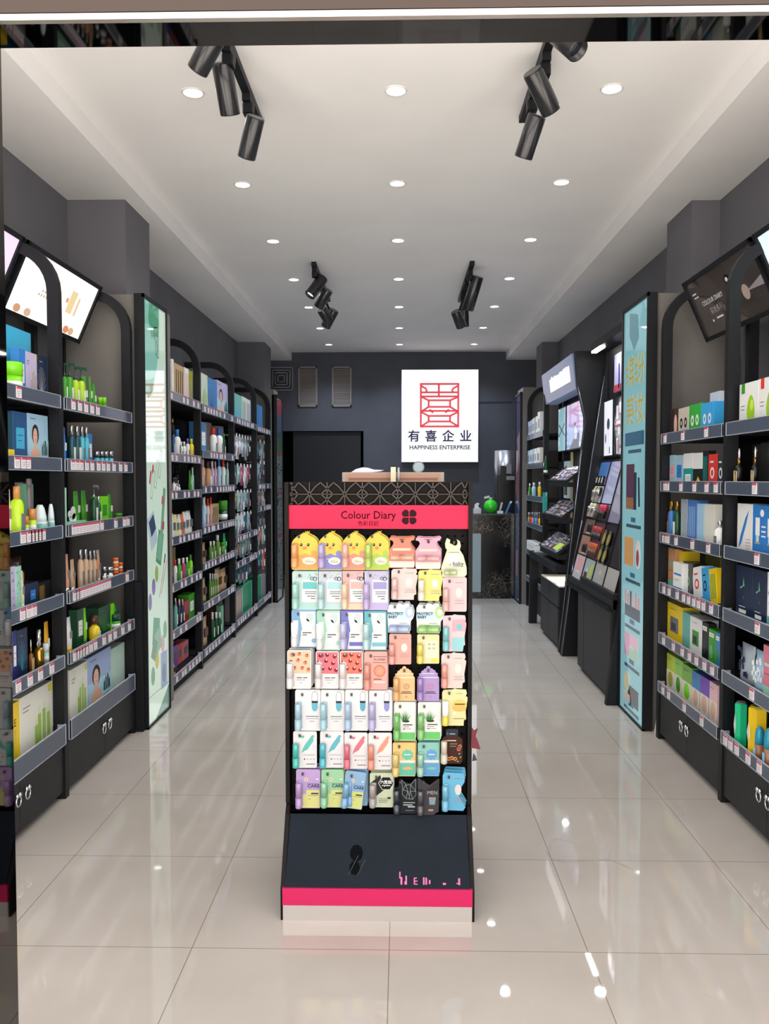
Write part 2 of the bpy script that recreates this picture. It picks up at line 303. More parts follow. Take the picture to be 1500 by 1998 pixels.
# ------------------------------------------------------------------ wall racks
SHZ = {'LA': [1.765, 1.49, 1.195, 0.893, 0.618, 0.275], 'C': [1.972, 1.57, 1.322, 1.02, 0.712, 0.403, 0.1], 'D': [1.963, 1.618, 1.347, 1.04, 0.762, 0.453, 0.1], 'E': [1.962, 1.66, 1.42, 1.16, 0.88, 0.64, 0.108], 'F': [1.955, 1.66, 1.35, 1.112, 0.88, 0.6, 0.11], 'RA': [1.643, 1.388, 1.11, 0.837, 0.562, 0.293], 'G': [1.888, 1.568, 1.22, 0.928, 0.62, 0.32], 'LB': [1.765, 1.49, 1.195, 0.893, 0.618, 0.275], 'RB': [1.643, 1.388, 1.11, 0.837, 0.562, 0.293]}
HR = 2.45
def rack(key, side, y0, L, label, kick=False, near=False, frames=(0,1), hooks=False, tags=8, D=.42, taglist=None):
    """local x runs along the wall, y goes from the front (0) to the wall, z up"""
    X = -1.5 if side < 0 else 1.415
    o = empty('display_rack', label, 'rack', (X, y0 if side < 0 else y0+L, 0), (0,0,pi/2 if side < 0 else -pi/2))
    fy = [(.0,0.0),(.0,2.25)] + [(.20-.20*cos(a), 2.25+.20*sin(a)) for a in [pi/2*i/8 for i in range(1,9)]] + [(D-.01,HR)]
    for e in frames:
        if side > 0: e = 1-e
        a = MB(); a.sweep(fy, .05, .04, M_BLACK, Matrix.Translation((.0+e*L, .025, 0))); a.box(-.012+e*L,.012+e*L,D-.05,D-.01,.0,2.4,M_BLACK); a.build('side_frame', o)
        a = MB(); a.lathe([(.022,-.0),(.022,.012),(.012,.014),(.012,.03)], M_BLACK, e*L, .025, 12); a.build('foot', o)
    zs = SHZ[key]; rnd = random.Random(key)
    a = MB(); a.box(.02,L-.02,D-.012,D,.05,zs[0]+.02,M_BOARD); a.build('back_panel', o)
    for i, z in enumerate(zs):
        if hooks and 0 < i < len(zs)-1 and i not in hooks: continue
        a = MB(); a.box(.02,L-.02,.012,D-.015,z-.02,z,M_BOARD); sh = a.build('shelf', o)
        hgt = .052 if i < len(zs)-1 or key not in ('LA','LB') else .085
        a = MB(); zz = z-.022; a.box(.022,L-.022,-.006,.0,zz,zz+hgt,M_RAIL); a.box(.022,L-.022,-.008,.012,zz-.003,zz,M_EDGE); a.box(.022,L-.022,-.007,.001,zz+hgt,zz+hgt+.003,M_EDGE)
        for xx in (.022, L-.026): a.box(xx,xx+.004,-.008,.03,zz,zz+hgt,M_EDGE)
        a.build('price_rail', sh)
        if taglist: spots = taglist.get(i, [])
        else:
            n = tags; spots = [(k+.5+rnd.uniform(-.25,.25))/n for k in range(n) if rnd.random() < .8]
        for u in spots:
            xx = .05+(L-.1)*(u if side < 0 else 1-u); w = .021; zt = zz+.004
            a = MB(); a.box(xx-w,xx+w,-.009,-.0065,zt,zt+.044,M_TAG); a.rect(xx-w,xx+w,zt+.035,zt+.044,-.0093,M_TAGR)
            for k in range(3): a.rect(xx-w*.8,xx+w*(.3+.2*k),zt+.008+.008*k,zt+.010+.008*k,-.0093,M_TAGT)
            a.build('price_tag', sh)
    if kick:
        a = MB(); a.box(.02,L-.02,.03,D-.02,.0,zs[-1]-.02,M_BOARD); a.build('plinth', o)
    else:
        a = MB(); a.box(.02,L-.02,.025,D-.02,.03,zs[-1]-.022,M_BOARD); a.build('base_cabinet', o)
        for k in (0,1):
            x0 = .022+k*(L/2-.02); x1 = x0+L/2-.024
            a = MB(); a.box(x0,x1,.008,.024,.035,zs[-1]-.024,M_DOOR); d = a.build('cabinet_door', o)
            hx = L/2 + (-.04 if k == 0 else .04); hz = (.035+zs[-1])/2+.03
            a = MB(); a.ring((hx,-.008,hz-.012), .02, .0035, M_CHROME, 22, 6, ax='y')
            a.lathe([(0,-.009),(.007,-.006),(.009,0),(.007,.006),(0,.009)], M_CHROME, hx-.011, -.008, 10, M=Matrix.Translation((0,0,hz+.012)))
            a.lathe([(0,-.009),(.007,-.006),(.009,0),(.007,.006),(0,.009)], M_CHROME, hx+.011, -.008, 10, M=Matrix.Translation((0,0,hz+.012)))
            a.rod((hx,-.008,hz+.006),(hx,.01,hz+.006),.005,M_CHROME); a.build('ring_handle', d)
    return o
TL_LA = {0:[.45,.96],1:[.4,.47,.55],2:[.5,.58,.65,.72,.79,.86],3:[.45,.55,.65],4:[.4,.6,.72,.84,.96],5:[]}
TL_LA = {0:[.53,.05],1:[.50,.57,.62],2:[.55,.62,.66,.7,.74,.78],3:[.53,.60,.66],4:[.47,.60,.72,.86],5:[]}
TL_LB = {0:[.06,.15,.24,.33,.42],1:[.04,.1,.16,.24,.32,.42,.5,.58,.68,.8,.9],2:[.04,.09,.14,.19,.24,.29,.34,.39,.46,.7,.86,.93],3:[.04,.08,.12,.17,.22,.27,.32,.37,.42,.47,.52,.57,.9],4:[.03,.07,.11,.15,.19,.26,.33,.47,.57,.66,.8,.93],5:[]}
TL_RB = {0:[.95,.6,.2],1:[.94,.88,.62,.38,.18,.04],2:[.95,.91,.86,.7,.4,.14],3:[.93,.82,.66,.54,.45,.36,.28,.2,.08],4:[.92,.72,.55,.42,.3,.17,.05],5:[.92,.8,.5,.2]}
TL_RA = {0:[.1],1:[.66],2:[.62],3:[.6],4:[.65],5:[.97,.9,.82,.68,.55,.4,.2]}
rack('LA',-1,2.72,.885,'nearest black display rack on the left wall, cut by the picture edge',frames=(0,1),taglist=TL_LA)
rack('LB',-1,3.62,.935,'second black display rack on the left, green products beside the first pilaster',frames=(1,),taglist=TL_LB)
rack('C',-1,5.10,1.02,'third left black rack, right behind the illuminated green poster',kick=True,frames=(0,1),tags=9)
rack('D',-1,6.12,1.23,'fourth left black rack holding shampoo bottles and kraft pouches',kick=True,frames=(1,),tags=11)
rack('E',-1,7.35,1.145,'fifth left black rack with hanging accessories on hooks',kick=True,frames=(1,),hooks=(4,5),tags=9)
rack('F',-1,8.495,.89,'last left black rack before the second pilaster',kick=True,frames=(1,),hooks=(2,3),tags=7)
rack('RA',1,2.72,.905,'nearest black display rack on the right wall, cut by the picture edge',frames=(0,1),taglist=TL_RA)
rack('RB',1,3.625,.89,'second black display rack on the right, beside the right pilaster',frames=(1,),taglist=TL_RB)
rack('G',1,8.22,1.06,'far right black rack behind the makeup counters',kick=True,frames=(0,1),tags=0,D=.40)

# ------------------------------------------------------------------ products
def print_face(a, opt, w, h, c1, c2):
    y = -.0006; P = paper(c2); ink = mat('print_ink', '#3b3f46', .5); W_ = mat('print_white', '#f0f1ef', .42)
    def R(x0,x1,z0,z1,m,yy=y): a.rect(-w/2+x0*w, -w/2+x1*w, z0*h, z1*h, yy, m)
    def Dk(cx,cz,rx,rz,m,yy=y,n=16): a.disc(-w/2+cx*w, cz*h, rx*w, rz*h, yy, m, n)
    def tx(x0,x1,z,m=ink,t=.012): R(x0,x1,z,z+t,m,y*1.6)
    if opt == 'label': R(.2,.8,.30,.7,P); tx(.3,.7,.55); tx(.3,.6,.45)
    elif opt == 'face':
        R(0,1,0,.5,mat('print_wash','#a9d6e6',.42)); Dk(.34,.60,.17,.20,mat('print_hair','#2a2224',.5),y*1.3); Dk(.33,.56,.11,.165,paper('skin'),y*1.9)
        a.flat([(-w/2+x*w, z*h) for x,z in ((.06,.06),(.62,.06),(.55,.26),(.40,.36),(.38,.45),(.28,.45),(.26,.36),(.12,.26))], y*1.5, paper('skin'))
        for cx in (.29,.375): Dk(cx,.585,.018,.008,ink,y*2.4,8)
        Dk(.33,.49,.028,.012,mat('print_lips','#c4566a',.4),y*2.4,8)
        for k,x in enumerate((.66,.74,.82,.89)): R(x,x+.05,.2,.38+.06*(k%3),mat('print_aquab','#4fb0b8',.4)); R(x+.015,x+.035,.38+.06*(k%3),.43+.06*(k%3),W_)
        tx(.62,.95,.12); tx(.1,.35,.90)
    elif opt == 'bottles':
        for k,(x,t) in enumerate(((.42,.42),(.52,.58),(.66,.62),(.80,.52))): R(x,x+.10,.12,t,mat('print_bottle','#9cc05c' if c2!='white' else '#b7a8a0',.4)); R(x+.03,x+.07,t,t+.12,mat('print_cap','#d5dfae',.4))
        Dk(.48,.12,.05,.05,mat('print_jar','#86ad4c',.4),y*1.5); tx(.08,.3,.8); tx(.08,.25,.74); R(.85,.97,.85,.97,mat('print_sun','#d8d24a',.4))
    elif opt == 'fern':
        for k in range(9): a.line((-.1*w,h*.15),(-.1*w+w*.5*cos(pi*k/10+.1),h*.15+h*.6*sin(pi*k/10+.1)),w*.02,y,P)
        tx(.2,.5,.86,P)
    elif opt == 'castle':
        for x,t in ((.1,.5),(.2,.38),(.3,.45),(.45,.3),(.62,.34),(.75,.5),(.84,.36)): a.flat([(-w/2+x*w,h*.05),(-w/2+(x+.09)*w,h*.05),(-w/2+(x+.09)*w,h*t*.8),(-w/2+(x+.045)*w,h*t),(-w/2+x*w,h*t*.8)],y,W_)
        Dk(.3,.15,.3,.12,W_)
    elif opt == 'stripes':
        for k in range(4): R(.15+.2*k,.23+.2*k,.15,.85,P)
    elif opt == 'speck':
        rr = random.Random(str(w)+c1)
        for k in range(26): x,z = rr.random()*.8+.1, rr.random()*.75+.15; R(x,x+.06,z,z+.035,P)
        tx(.15,.8,.06)
    elif opt == 'square': R(.35,.75,.3,.7,P); tx(.4,.7,.5,W_)
    elif opt == 'smile':
        a.text('SMILE', w*.26, mat('print_black','#141414',.5), 0, h*.68, y*1.5)
        for k,(x,t) in enumerate(((.4,.4),(.55,.34),(.7,.5))): R(x,x+.12,.1,t,mat('print_ybottle','#d9c33a',.4)); R(x+.03,x+.09,t,t+.08,mat('print_ycap','#b8b25a',.4))
    elif opt == 'dots':
        for cx in (.3,.7): Dk(cx,.5,.13,.17,P); Dk(cx,.5,.06,.08,paper(c1),y*1.6)
        tx(.3,.7,.12, P)
    elif opt == 'hair': Dk(.35,.5,.3,.5,mat('print_hair','#2a2224',.5)); Dk(.7,.45,.2,.35,P,y*1.5)
    elif opt == 'emblem': Dk(.45,.45,.24,.17,P); Dk(.45,.45,.14,.10,paper(c1),y*1.5); tx(.2,.6,.75,P,.05)
    elif opt == 'cap': a.flat([(-w*.2,0.02*h),(w*.35,.02*h),(w*.3,.35*h),(w*.05,.6*h),(-w*.1,.35*h)],y,P)
    elif opt == 'bands': R(0,1,0,.22,P); R(.1,.9,.6,.66,P); tx(.15,.7,.45)
    elif opt == 'window': R(.2,.75,.25,.65,P); R(.28,.6,.3,.5,ink,y*1.5); tx(.2,.6,.85)
    elif opt == 'tag': R(.1,.8,.78,.9,W_); tx(.2,.7,.83); Dk(.4,.35,.25,.2,paper(c2 if c2!='white' else 'char'))
    elif opt == 'bottom': R(0,1,0,.55,mat('print_cream','#e8e2cf',.42)); Dk(.5,.3,.3,.22,P,y*1.5); tx(.12,.55,.85)
    elif opt == 'border': 
        for q in ((0,.05,0,1),(.95,1,0,1),(0,1,0,.02),(0,1,.98,1)): R(*q, mat('print_mintline','#8fd8b4',.4))
    elif opt == 'tinyl': R(.15,.3,.85,.9,P); R(.8,.84,.6,.9,P)
    elif opt == 'avocado':
        a.flat([(-w/2+w*(.62+.2*cos(t)*(1-.25*sin(t))), h*(.42+.30*sin(t))) for t in [2*pi*k/20 for k in range(20)]], y, mat('print_avocado','#9fd21e',.35)); R(.12,.3,.78,1,mat('print_tab'+c2,PAL[c2],.4)); tx(.1,.3,.5); tx(.1,.3,.42); Dk(.68,.5,.08,.12,mat('print_shine','#d2ee62',.3),y*1.6)
    elif opt == 'syringe':
        a.flat([(-w/2+x*w, z*h) for x,z in ((.12,.12),(.3,.22),(.62,.62),(.78,.88),(.55,.72),(.22,.34))], y, mat('print_blue2','#2a7fd4',.4)); 
        for k in range(4): tx(.6,.9,.12+.06*k,mat('print_red2','#c47a86',.5))
    elif opt == 'lamps':
        for cx in (.22,.72): R(cx-.09,cx+.09,.42,.76,W_); R(cx-.06,cx+.06,.30,.42,mat('print_lblue','#bfe3f4',.4)); R(cx-.1,cx+.1,.26,.29,mat('print_gold','#c9a86a',.4))
        for k in range(3): tx(.38,.56,.4+.09*k,W_,.03)
        R(0,1,0,.12,mat('print_greyb','#b7c2c9',.4)); Dk(.4,.85,.08,.07,W_)
    elif opt == 'star':
        cx,cz=-w*.02,h*.58; a.flat([(cx+w*.36*(1 if k%2==0 else .28)*cos(pi/2+pi*k/4)*(.7 if k%4 else 1), cz+h*.22*(1 if k%2==0 else .3)*sin(pi/2+pi*k/4)) for k in range(8)], y, mat('print_glow','#6fb58a',.4)); a.disc(cx+w*.06,cz-h*.06,w*.22,h*.1,y*1.5,paper(c1)); R(.2,.65,.1,.17,W_); tx(.2,.6,.22,W_)
def product(k, w, h, c1, c2, opt, name=None):
    """returns (root builder list): list of (part name or None, MB)"""
    r = w/2; P1 = pal(c1); P2 = pal(c2); out = []
    d = min(max(w*.5, .035), .09)
    if k in ('box', 'ontop', 'lean'):
        a = MB(); m1 = paper(c1); a.box(-w/2,w/2,0,d,0,h,m1,bev=.0012); print_face(a, opt, w, h, c1, c2)
        return 'gift_box' if h > .2 and w > .1 else 'carton', [(None, a)]
    if k == 'jar':
        r = min(r,.05); rr = w/2; sy = r/rr; hb = h*.6
        a = MB(); a.lathe([(rr*.86,0),(rr*.95,h*.05),(rr*.95,hb)], P1, 0, r, 18, 1, sy)
        a.lathe([(rr*.955,hb*.3),(rr*.955,hb*.7)], pal('white'), 0, r, 18, 1, sy)
        b = MB(); b.lathe([(rr,hb),(rr,h*.96),(rr*.92,h)], P2, 0, r, 18, 1, sy); return 'cream_jar', [('jar', a), ('lid', b)]
    if k in ('stack3','stack2'): return product('jar', w, h, c1, c2, opt)
    if k == 'dome':
        r = min(r,.05); rr=w/2; sy=r/rr
        a = MB(); a.lathe([(rr*.8,0),(rr,h*.12),(rr,h*.35)], P1, 0, r, 20,1,sy); a.lathe([(rr*.97,h*.35),(rr*.97,h*.42)], pal('pale'), 0, r, 20,1,sy)
        b = MB(); b.lathe([(rr*.9,h*.42),(rr*.86,h*.6),(rr*.6,h*.88),(rr*.35,h),(0.001,h)], P2, 0, r, 20,1,sy); return 'cream_jar', [('jar', a), ('lid', b)]
    if k in ('bottle','pump','dropper','perfume','vase','polish','domecap'):
        rr = w/2*.94; rd = min(rr, .04); sy = rd/rr
        lab = mat('label_'+c1, PAL['offw' if c1 in ('green','dgreen','limed','dteal','navy','black','olived','blackg','dblue','tan','teal') else 'grey'], .5)
        if k == 'vase':
            a = MB(); a.lathe([(rr,0),(rr,h*.15),(rr*.72,h*.55),(rr*.42,h*.8),(rr*.45,h*.86)], P1, 0, rd, 16,1,sy); b = MB(); b.lathe([(rr*.48,h*.86),(rr*.5,h*.99),(rr*.4,h)], pal('silver') if opt else P2, 0, rd, 16,1,sy); return 'lotion_bottle', [('bottle',a),('cap',b)]
        if k == 'domecap':
            a = MB(); a.lathe([(rr,0),(rr,h*.5)], mat('plastic_copper','#9a6a4c',.35), 0, rd, 20,1,sy); a.rect(-rr*.6,rr*.5,h*.1,h*.4,-.002,mat('label_domeb','#7fc6e8',.5))
            b = MB(); b.lathe([(rr*1.02,h*.5),(rr*1.02,h*.72),(rr*.8,h*.92),(rr*.35,h),(.001,h)], P1, 0, rd, 20,1,sy); return 'shampoo_bottle', [('bottle',a),('cap',b)]
        if k == 'pump':
            hb = h*.66; a = MB(); a.lathe([(rr*.94,0),(rr,h*.02),(rr,hb*.86),(rr*.7,hb*.96),(rr*.34,hb)], P1, 0, rd, 16,1,sy); a.box(-rr*.45,rr*.45,-.0012,.002,hb*.2,hb*.65,lab)
            b = MB(); b.lathe([(rr*.42,hb),(rr*.42,hb+h*.07),(rr*.16,hb+h*.075),(rr*.16,h*.9)], P2, 0, rd, 12,1,sy); b.box(-rr*.22,rr*.22,-rd*.45,rd*1.25,h*.9,h*.955,P2,bev=.001); b.box(-rr*.14,rr*.14,-rd*.5,-rd*.25,h*.86,h*.92,P2)
            return 'pump_bottle', [('bottle',a),('pump',b)]
        if k == 'dropper':
            hb = h*.6; a = MB(); a.lathe([(rr,0),(rr,hb*.85),(rr*.75,hb*.95),(rr*.3,hb)], P1, 0, rd, 16,1,sy)
            lw = mat('serum_line','#cdb98a',.4)
            for x0,x1,z0,z1 in ((-.7,.7,.08,.1),(-.7,.7,.74,.76),(-.7,-.64,.08,.76),(.64,.7,.08,.76),(-.1,.1,.2,.6)): a.box(rr*x0,rr*x1,-.0014,.004,hb*z0,hb*z1,lw)
            b = MB(); b.lathe([(rr*.36,hb),(rr*.36,hb+h*.16)], pal('gold'), 0, rd, 14,1,sy); b.lathe([(rr*.22,hb+h*.16),(rr*.25,hb+h*.3),(rr*.1,h),(.001,h)], pal('white'), 0, rd, 12,1,sy); return 'serum_bottle', [('bottle',a),('dropper',b)]
        if k == 'perfume':
            hb = h*.55; a = MB(); a.lathe([(rr*.9,0),(rr,hb*.1),(rr,hb*.8),(rr*.7,hb)], P1, 0, rd, 18,1,sy); a.ring((0,rd,hb*1.15), rr*.7, rr*.12, P2, 18, 6, ax='y')
            b = MB(); b.lathe([(rr*.3,hb),(rr*.3,hb*1.3),(rr*.45,hb*1.35),(rr*.4,h)], P2, 0, rd, 14,1,sy); return 'perfume_bottle', [('bottle',a),('stopper',b)]
        if k == 'polish':
            a = MB(); a.lathe([(rr,0),(rr,h*.55),(rr*.5,h*.6)], P1, 0, rd, 12,1,sy); b = MB(); b.lathe([(rr*.45,h*.6),(rr*.35,h)], P2, 0, rd, 10,1,sy); return 'nail_polish_bottle', [('bottle',a),('cap',b)]
        if opt == 'round':
            hb = h*.62; a = MB(); a.lathe([(rr*.92,0),(rr,hb*.1),(rr,hb*.75),(rr*.4,hb)], P1, 0, rd, 16,1,sy); a.box(-rr*.5,rr*.5,-.0012,.003,hb*.2,hb*.6,pal('offw'))
            b = MB(); b.lathe([(rr*.4,hb),(rr*.8,hb+h*.08),(rr*.9,hb+h*.18),(rr*.7,hb+h*.32),(rr*.2,h),(.001,h)], P2, 0, rd, 16,1,sy); return 'shampoo_bottle', [('bottle',a),('cap',b)]
        hb = h*.76; a = MB(); a.lathe([(rr*.93,0),(rr,h*.02),(rr,hb*.82),(rr*.82,hb*.94),(rr*.45,hb)], P1, 0, rd, 16,1,sy); a.box(-rr*.5,rr*.5,-.0012,.003,hb*.2,hb*.62,lab)
        b = MB(); b.lathe([(rr*.5,hb),(rr*.52,h*.99),(rr*.45,h)], P2, 0, rd, 14,1,sy); return 'lotion_bottle', [('bottle',a),('cap',b)]
    if k == 'tube':
        hc = h*.16; rd = min(w*.32,.025); n=14; vs=[]; P=[(hc,.8,1),(h*.35,.92,1),(h*.7,.97,.55),(h*.96,1,.12),(h,1,.1)]
        for z,fx,fy in P:
            for i in range(n): t=2*pi*i/n; vs.append((w/2*fx*cos(t), rd+rd*fy*sin(t), z))
        a = MB(); a.add(vs, [(j*n+i, j*n+(i+1)%n, (j+1)*n+(i+1)%n, (j+1)*n+i) for j in range(4) for i in range(n)]+[list(range(4*n,5*n))], P1, True)
        a.box(-w*.2,w*.2,-.0008,.002,h*.4,h*.6,pal('offw' if c1 not in('white','cream','beige','peach') else 'taupe'))
        b = MB(); b.lathe([(w*.38,0),(w*.4,hc)], P2, 0, rd, 14,1,rd/(w*.4)); return 'squeeze_tube', [('tube',a),('cap',b)]
    if k == 'pouch':
        n=9; vs=[]; rows=7; dd=min(.03,w*.3)
        for j in range(rows+1):
            v=j/rows; 
            for i in range(n):
                u=i/(n-1)*2-1; bul=dd*(1-u*u)*(1-v**3)*(.9+.1*v); x=u*w/2*(1-.12*v*(1-v)*4*abs(u)) ; zt = h*v
                vs.append((x+.004*sin(j*2.1+i), dd-bul, zt))
        o2=len(vs)
        for j in range(rows+1):
            v=j/rows
            for i in range(n):
                u=i/(n-1)*2-1; bul=dd*(1-u*u)*(1-v**3); vs.append((u*w/2*(1-.12*v*(1-v)*4*abs(u))+.004*sin(j*2.1+i), dd+.001+bul, h*v))
        fs=[(j*n+i,j*n+i+1,(j+1)*n+i+1,(j+1)*n+i) for j in range(rows) for i in range(n-1)]
        fs+=[(o2+j*n+i+1,o2+j*n+i,o2+(j+1)*n+i,o2+(j+1)*n+i+1) for j in range(rows) for i in range(n-1)]
        fs+=[(j*n,(j+1)*n,o2+(j+1)*n,o2+j*n) for j in range(rows)]+[(j*n+n-1,o2+j*n+n-1,o2+(j+1)*n+n-1,(j+1)*n+n-1) for j in range(rows)]+[(rows*n+i,rows*n+i+1,o2+rows*n+i+1,o2+rows*n+i) for i in range(n-1)]+[(i+1,i,o2+i,o2+i+1) for i in range(n-1)]
        a = MB(); a.add(vs, fs, mat('foil_'+c1, PAL[c1], .3, coat=.4), True); m2 = paper(c2)
        if opt == 'speck':
            rr=random.Random(c1)
            for q in range(14): x=(rr.random()-.5)*w*.7; z=h*(.1+.75*rr.random()); a.box(x,x+w*.05,-.0015,.004,z,z+h*.12,m2)
        else: a.box(-w*.22,w*.22,-.0012,.006,h*.35,h*.65,m2)
        return 'refill_pouch', [(None,a)]
    if k == 'standee':
        a = MB(); a.box(-w/2,w/2,0,.05,0,h*.28,pal('mint')); m=pal('white')
        for cx,cz,rx,rz in ((.06,.6,.12,.25),(.1,.4,.12,.18),(-.12,.55,.08,.14),(-.06,.38,.09,.1)): a.prism([(w*(cx+rx*cos(2*pi*i/14)), h*(cz+rz*sin(2*pi*i/14))) for i in range(14)], .02,.024,m)
        return 'display_card', [(None,a)]
    if k == 'hexcan':
        rr=w/2; a = MB(); a.lathe([(rr,0),(rr,h*.94),(rr*.93,h*.97)], mat('foil_'+c1, PAL[c1], .22, coat=.5), 0, rr, 6, 1, 1, smooth=False, rot=pi/6 if True else 0)
        q=-.001+rr*(1-cos(pi/6)); a.flat([(-rr*.45,h*.45),(0,h*.2),(rr*.45,h*.45),(0,h*.75)], q-.002, mat('label_hex','#dfeee6',.4))
        b = MB(); b.lathe([(rr*.7,h*.97),(rr*.7,h),(rr*.6,h),(rr*.58,h*.985),(.001,h*.985)], pal('grey' if c2=='white' else 'olive'), 0, rr, 24); return 'tea_canister', [('canister',a),('lid',b)]
CACHE = {}
def place(k, w, h, c1, c2, opt, loc, rz, label, group, name=None):
    key = (k, round(w,3), round(h,3), c1, c2, opt)
    if key not in CACHE: 
        nm, parts = product(k, w, h, c1, c2, opt)
        CACHE[key] = (nm, [(pn, None, mb) for pn, mb in parts])
    nm, parts = CACHE[key]; nm = name or nm
    cat = nm.replace('_', ' ')
    if parts[0][0] is None:
        o = parts[0][2].build(nm, None, loc, (0,0,rz)) ; tag(o, label, cat, group or None); return o
    o = empty(nm, label, cat, loc, (0,0,rz), group or None)
    for pn, _, mb in parts: mb.build(pn, o)
    return o
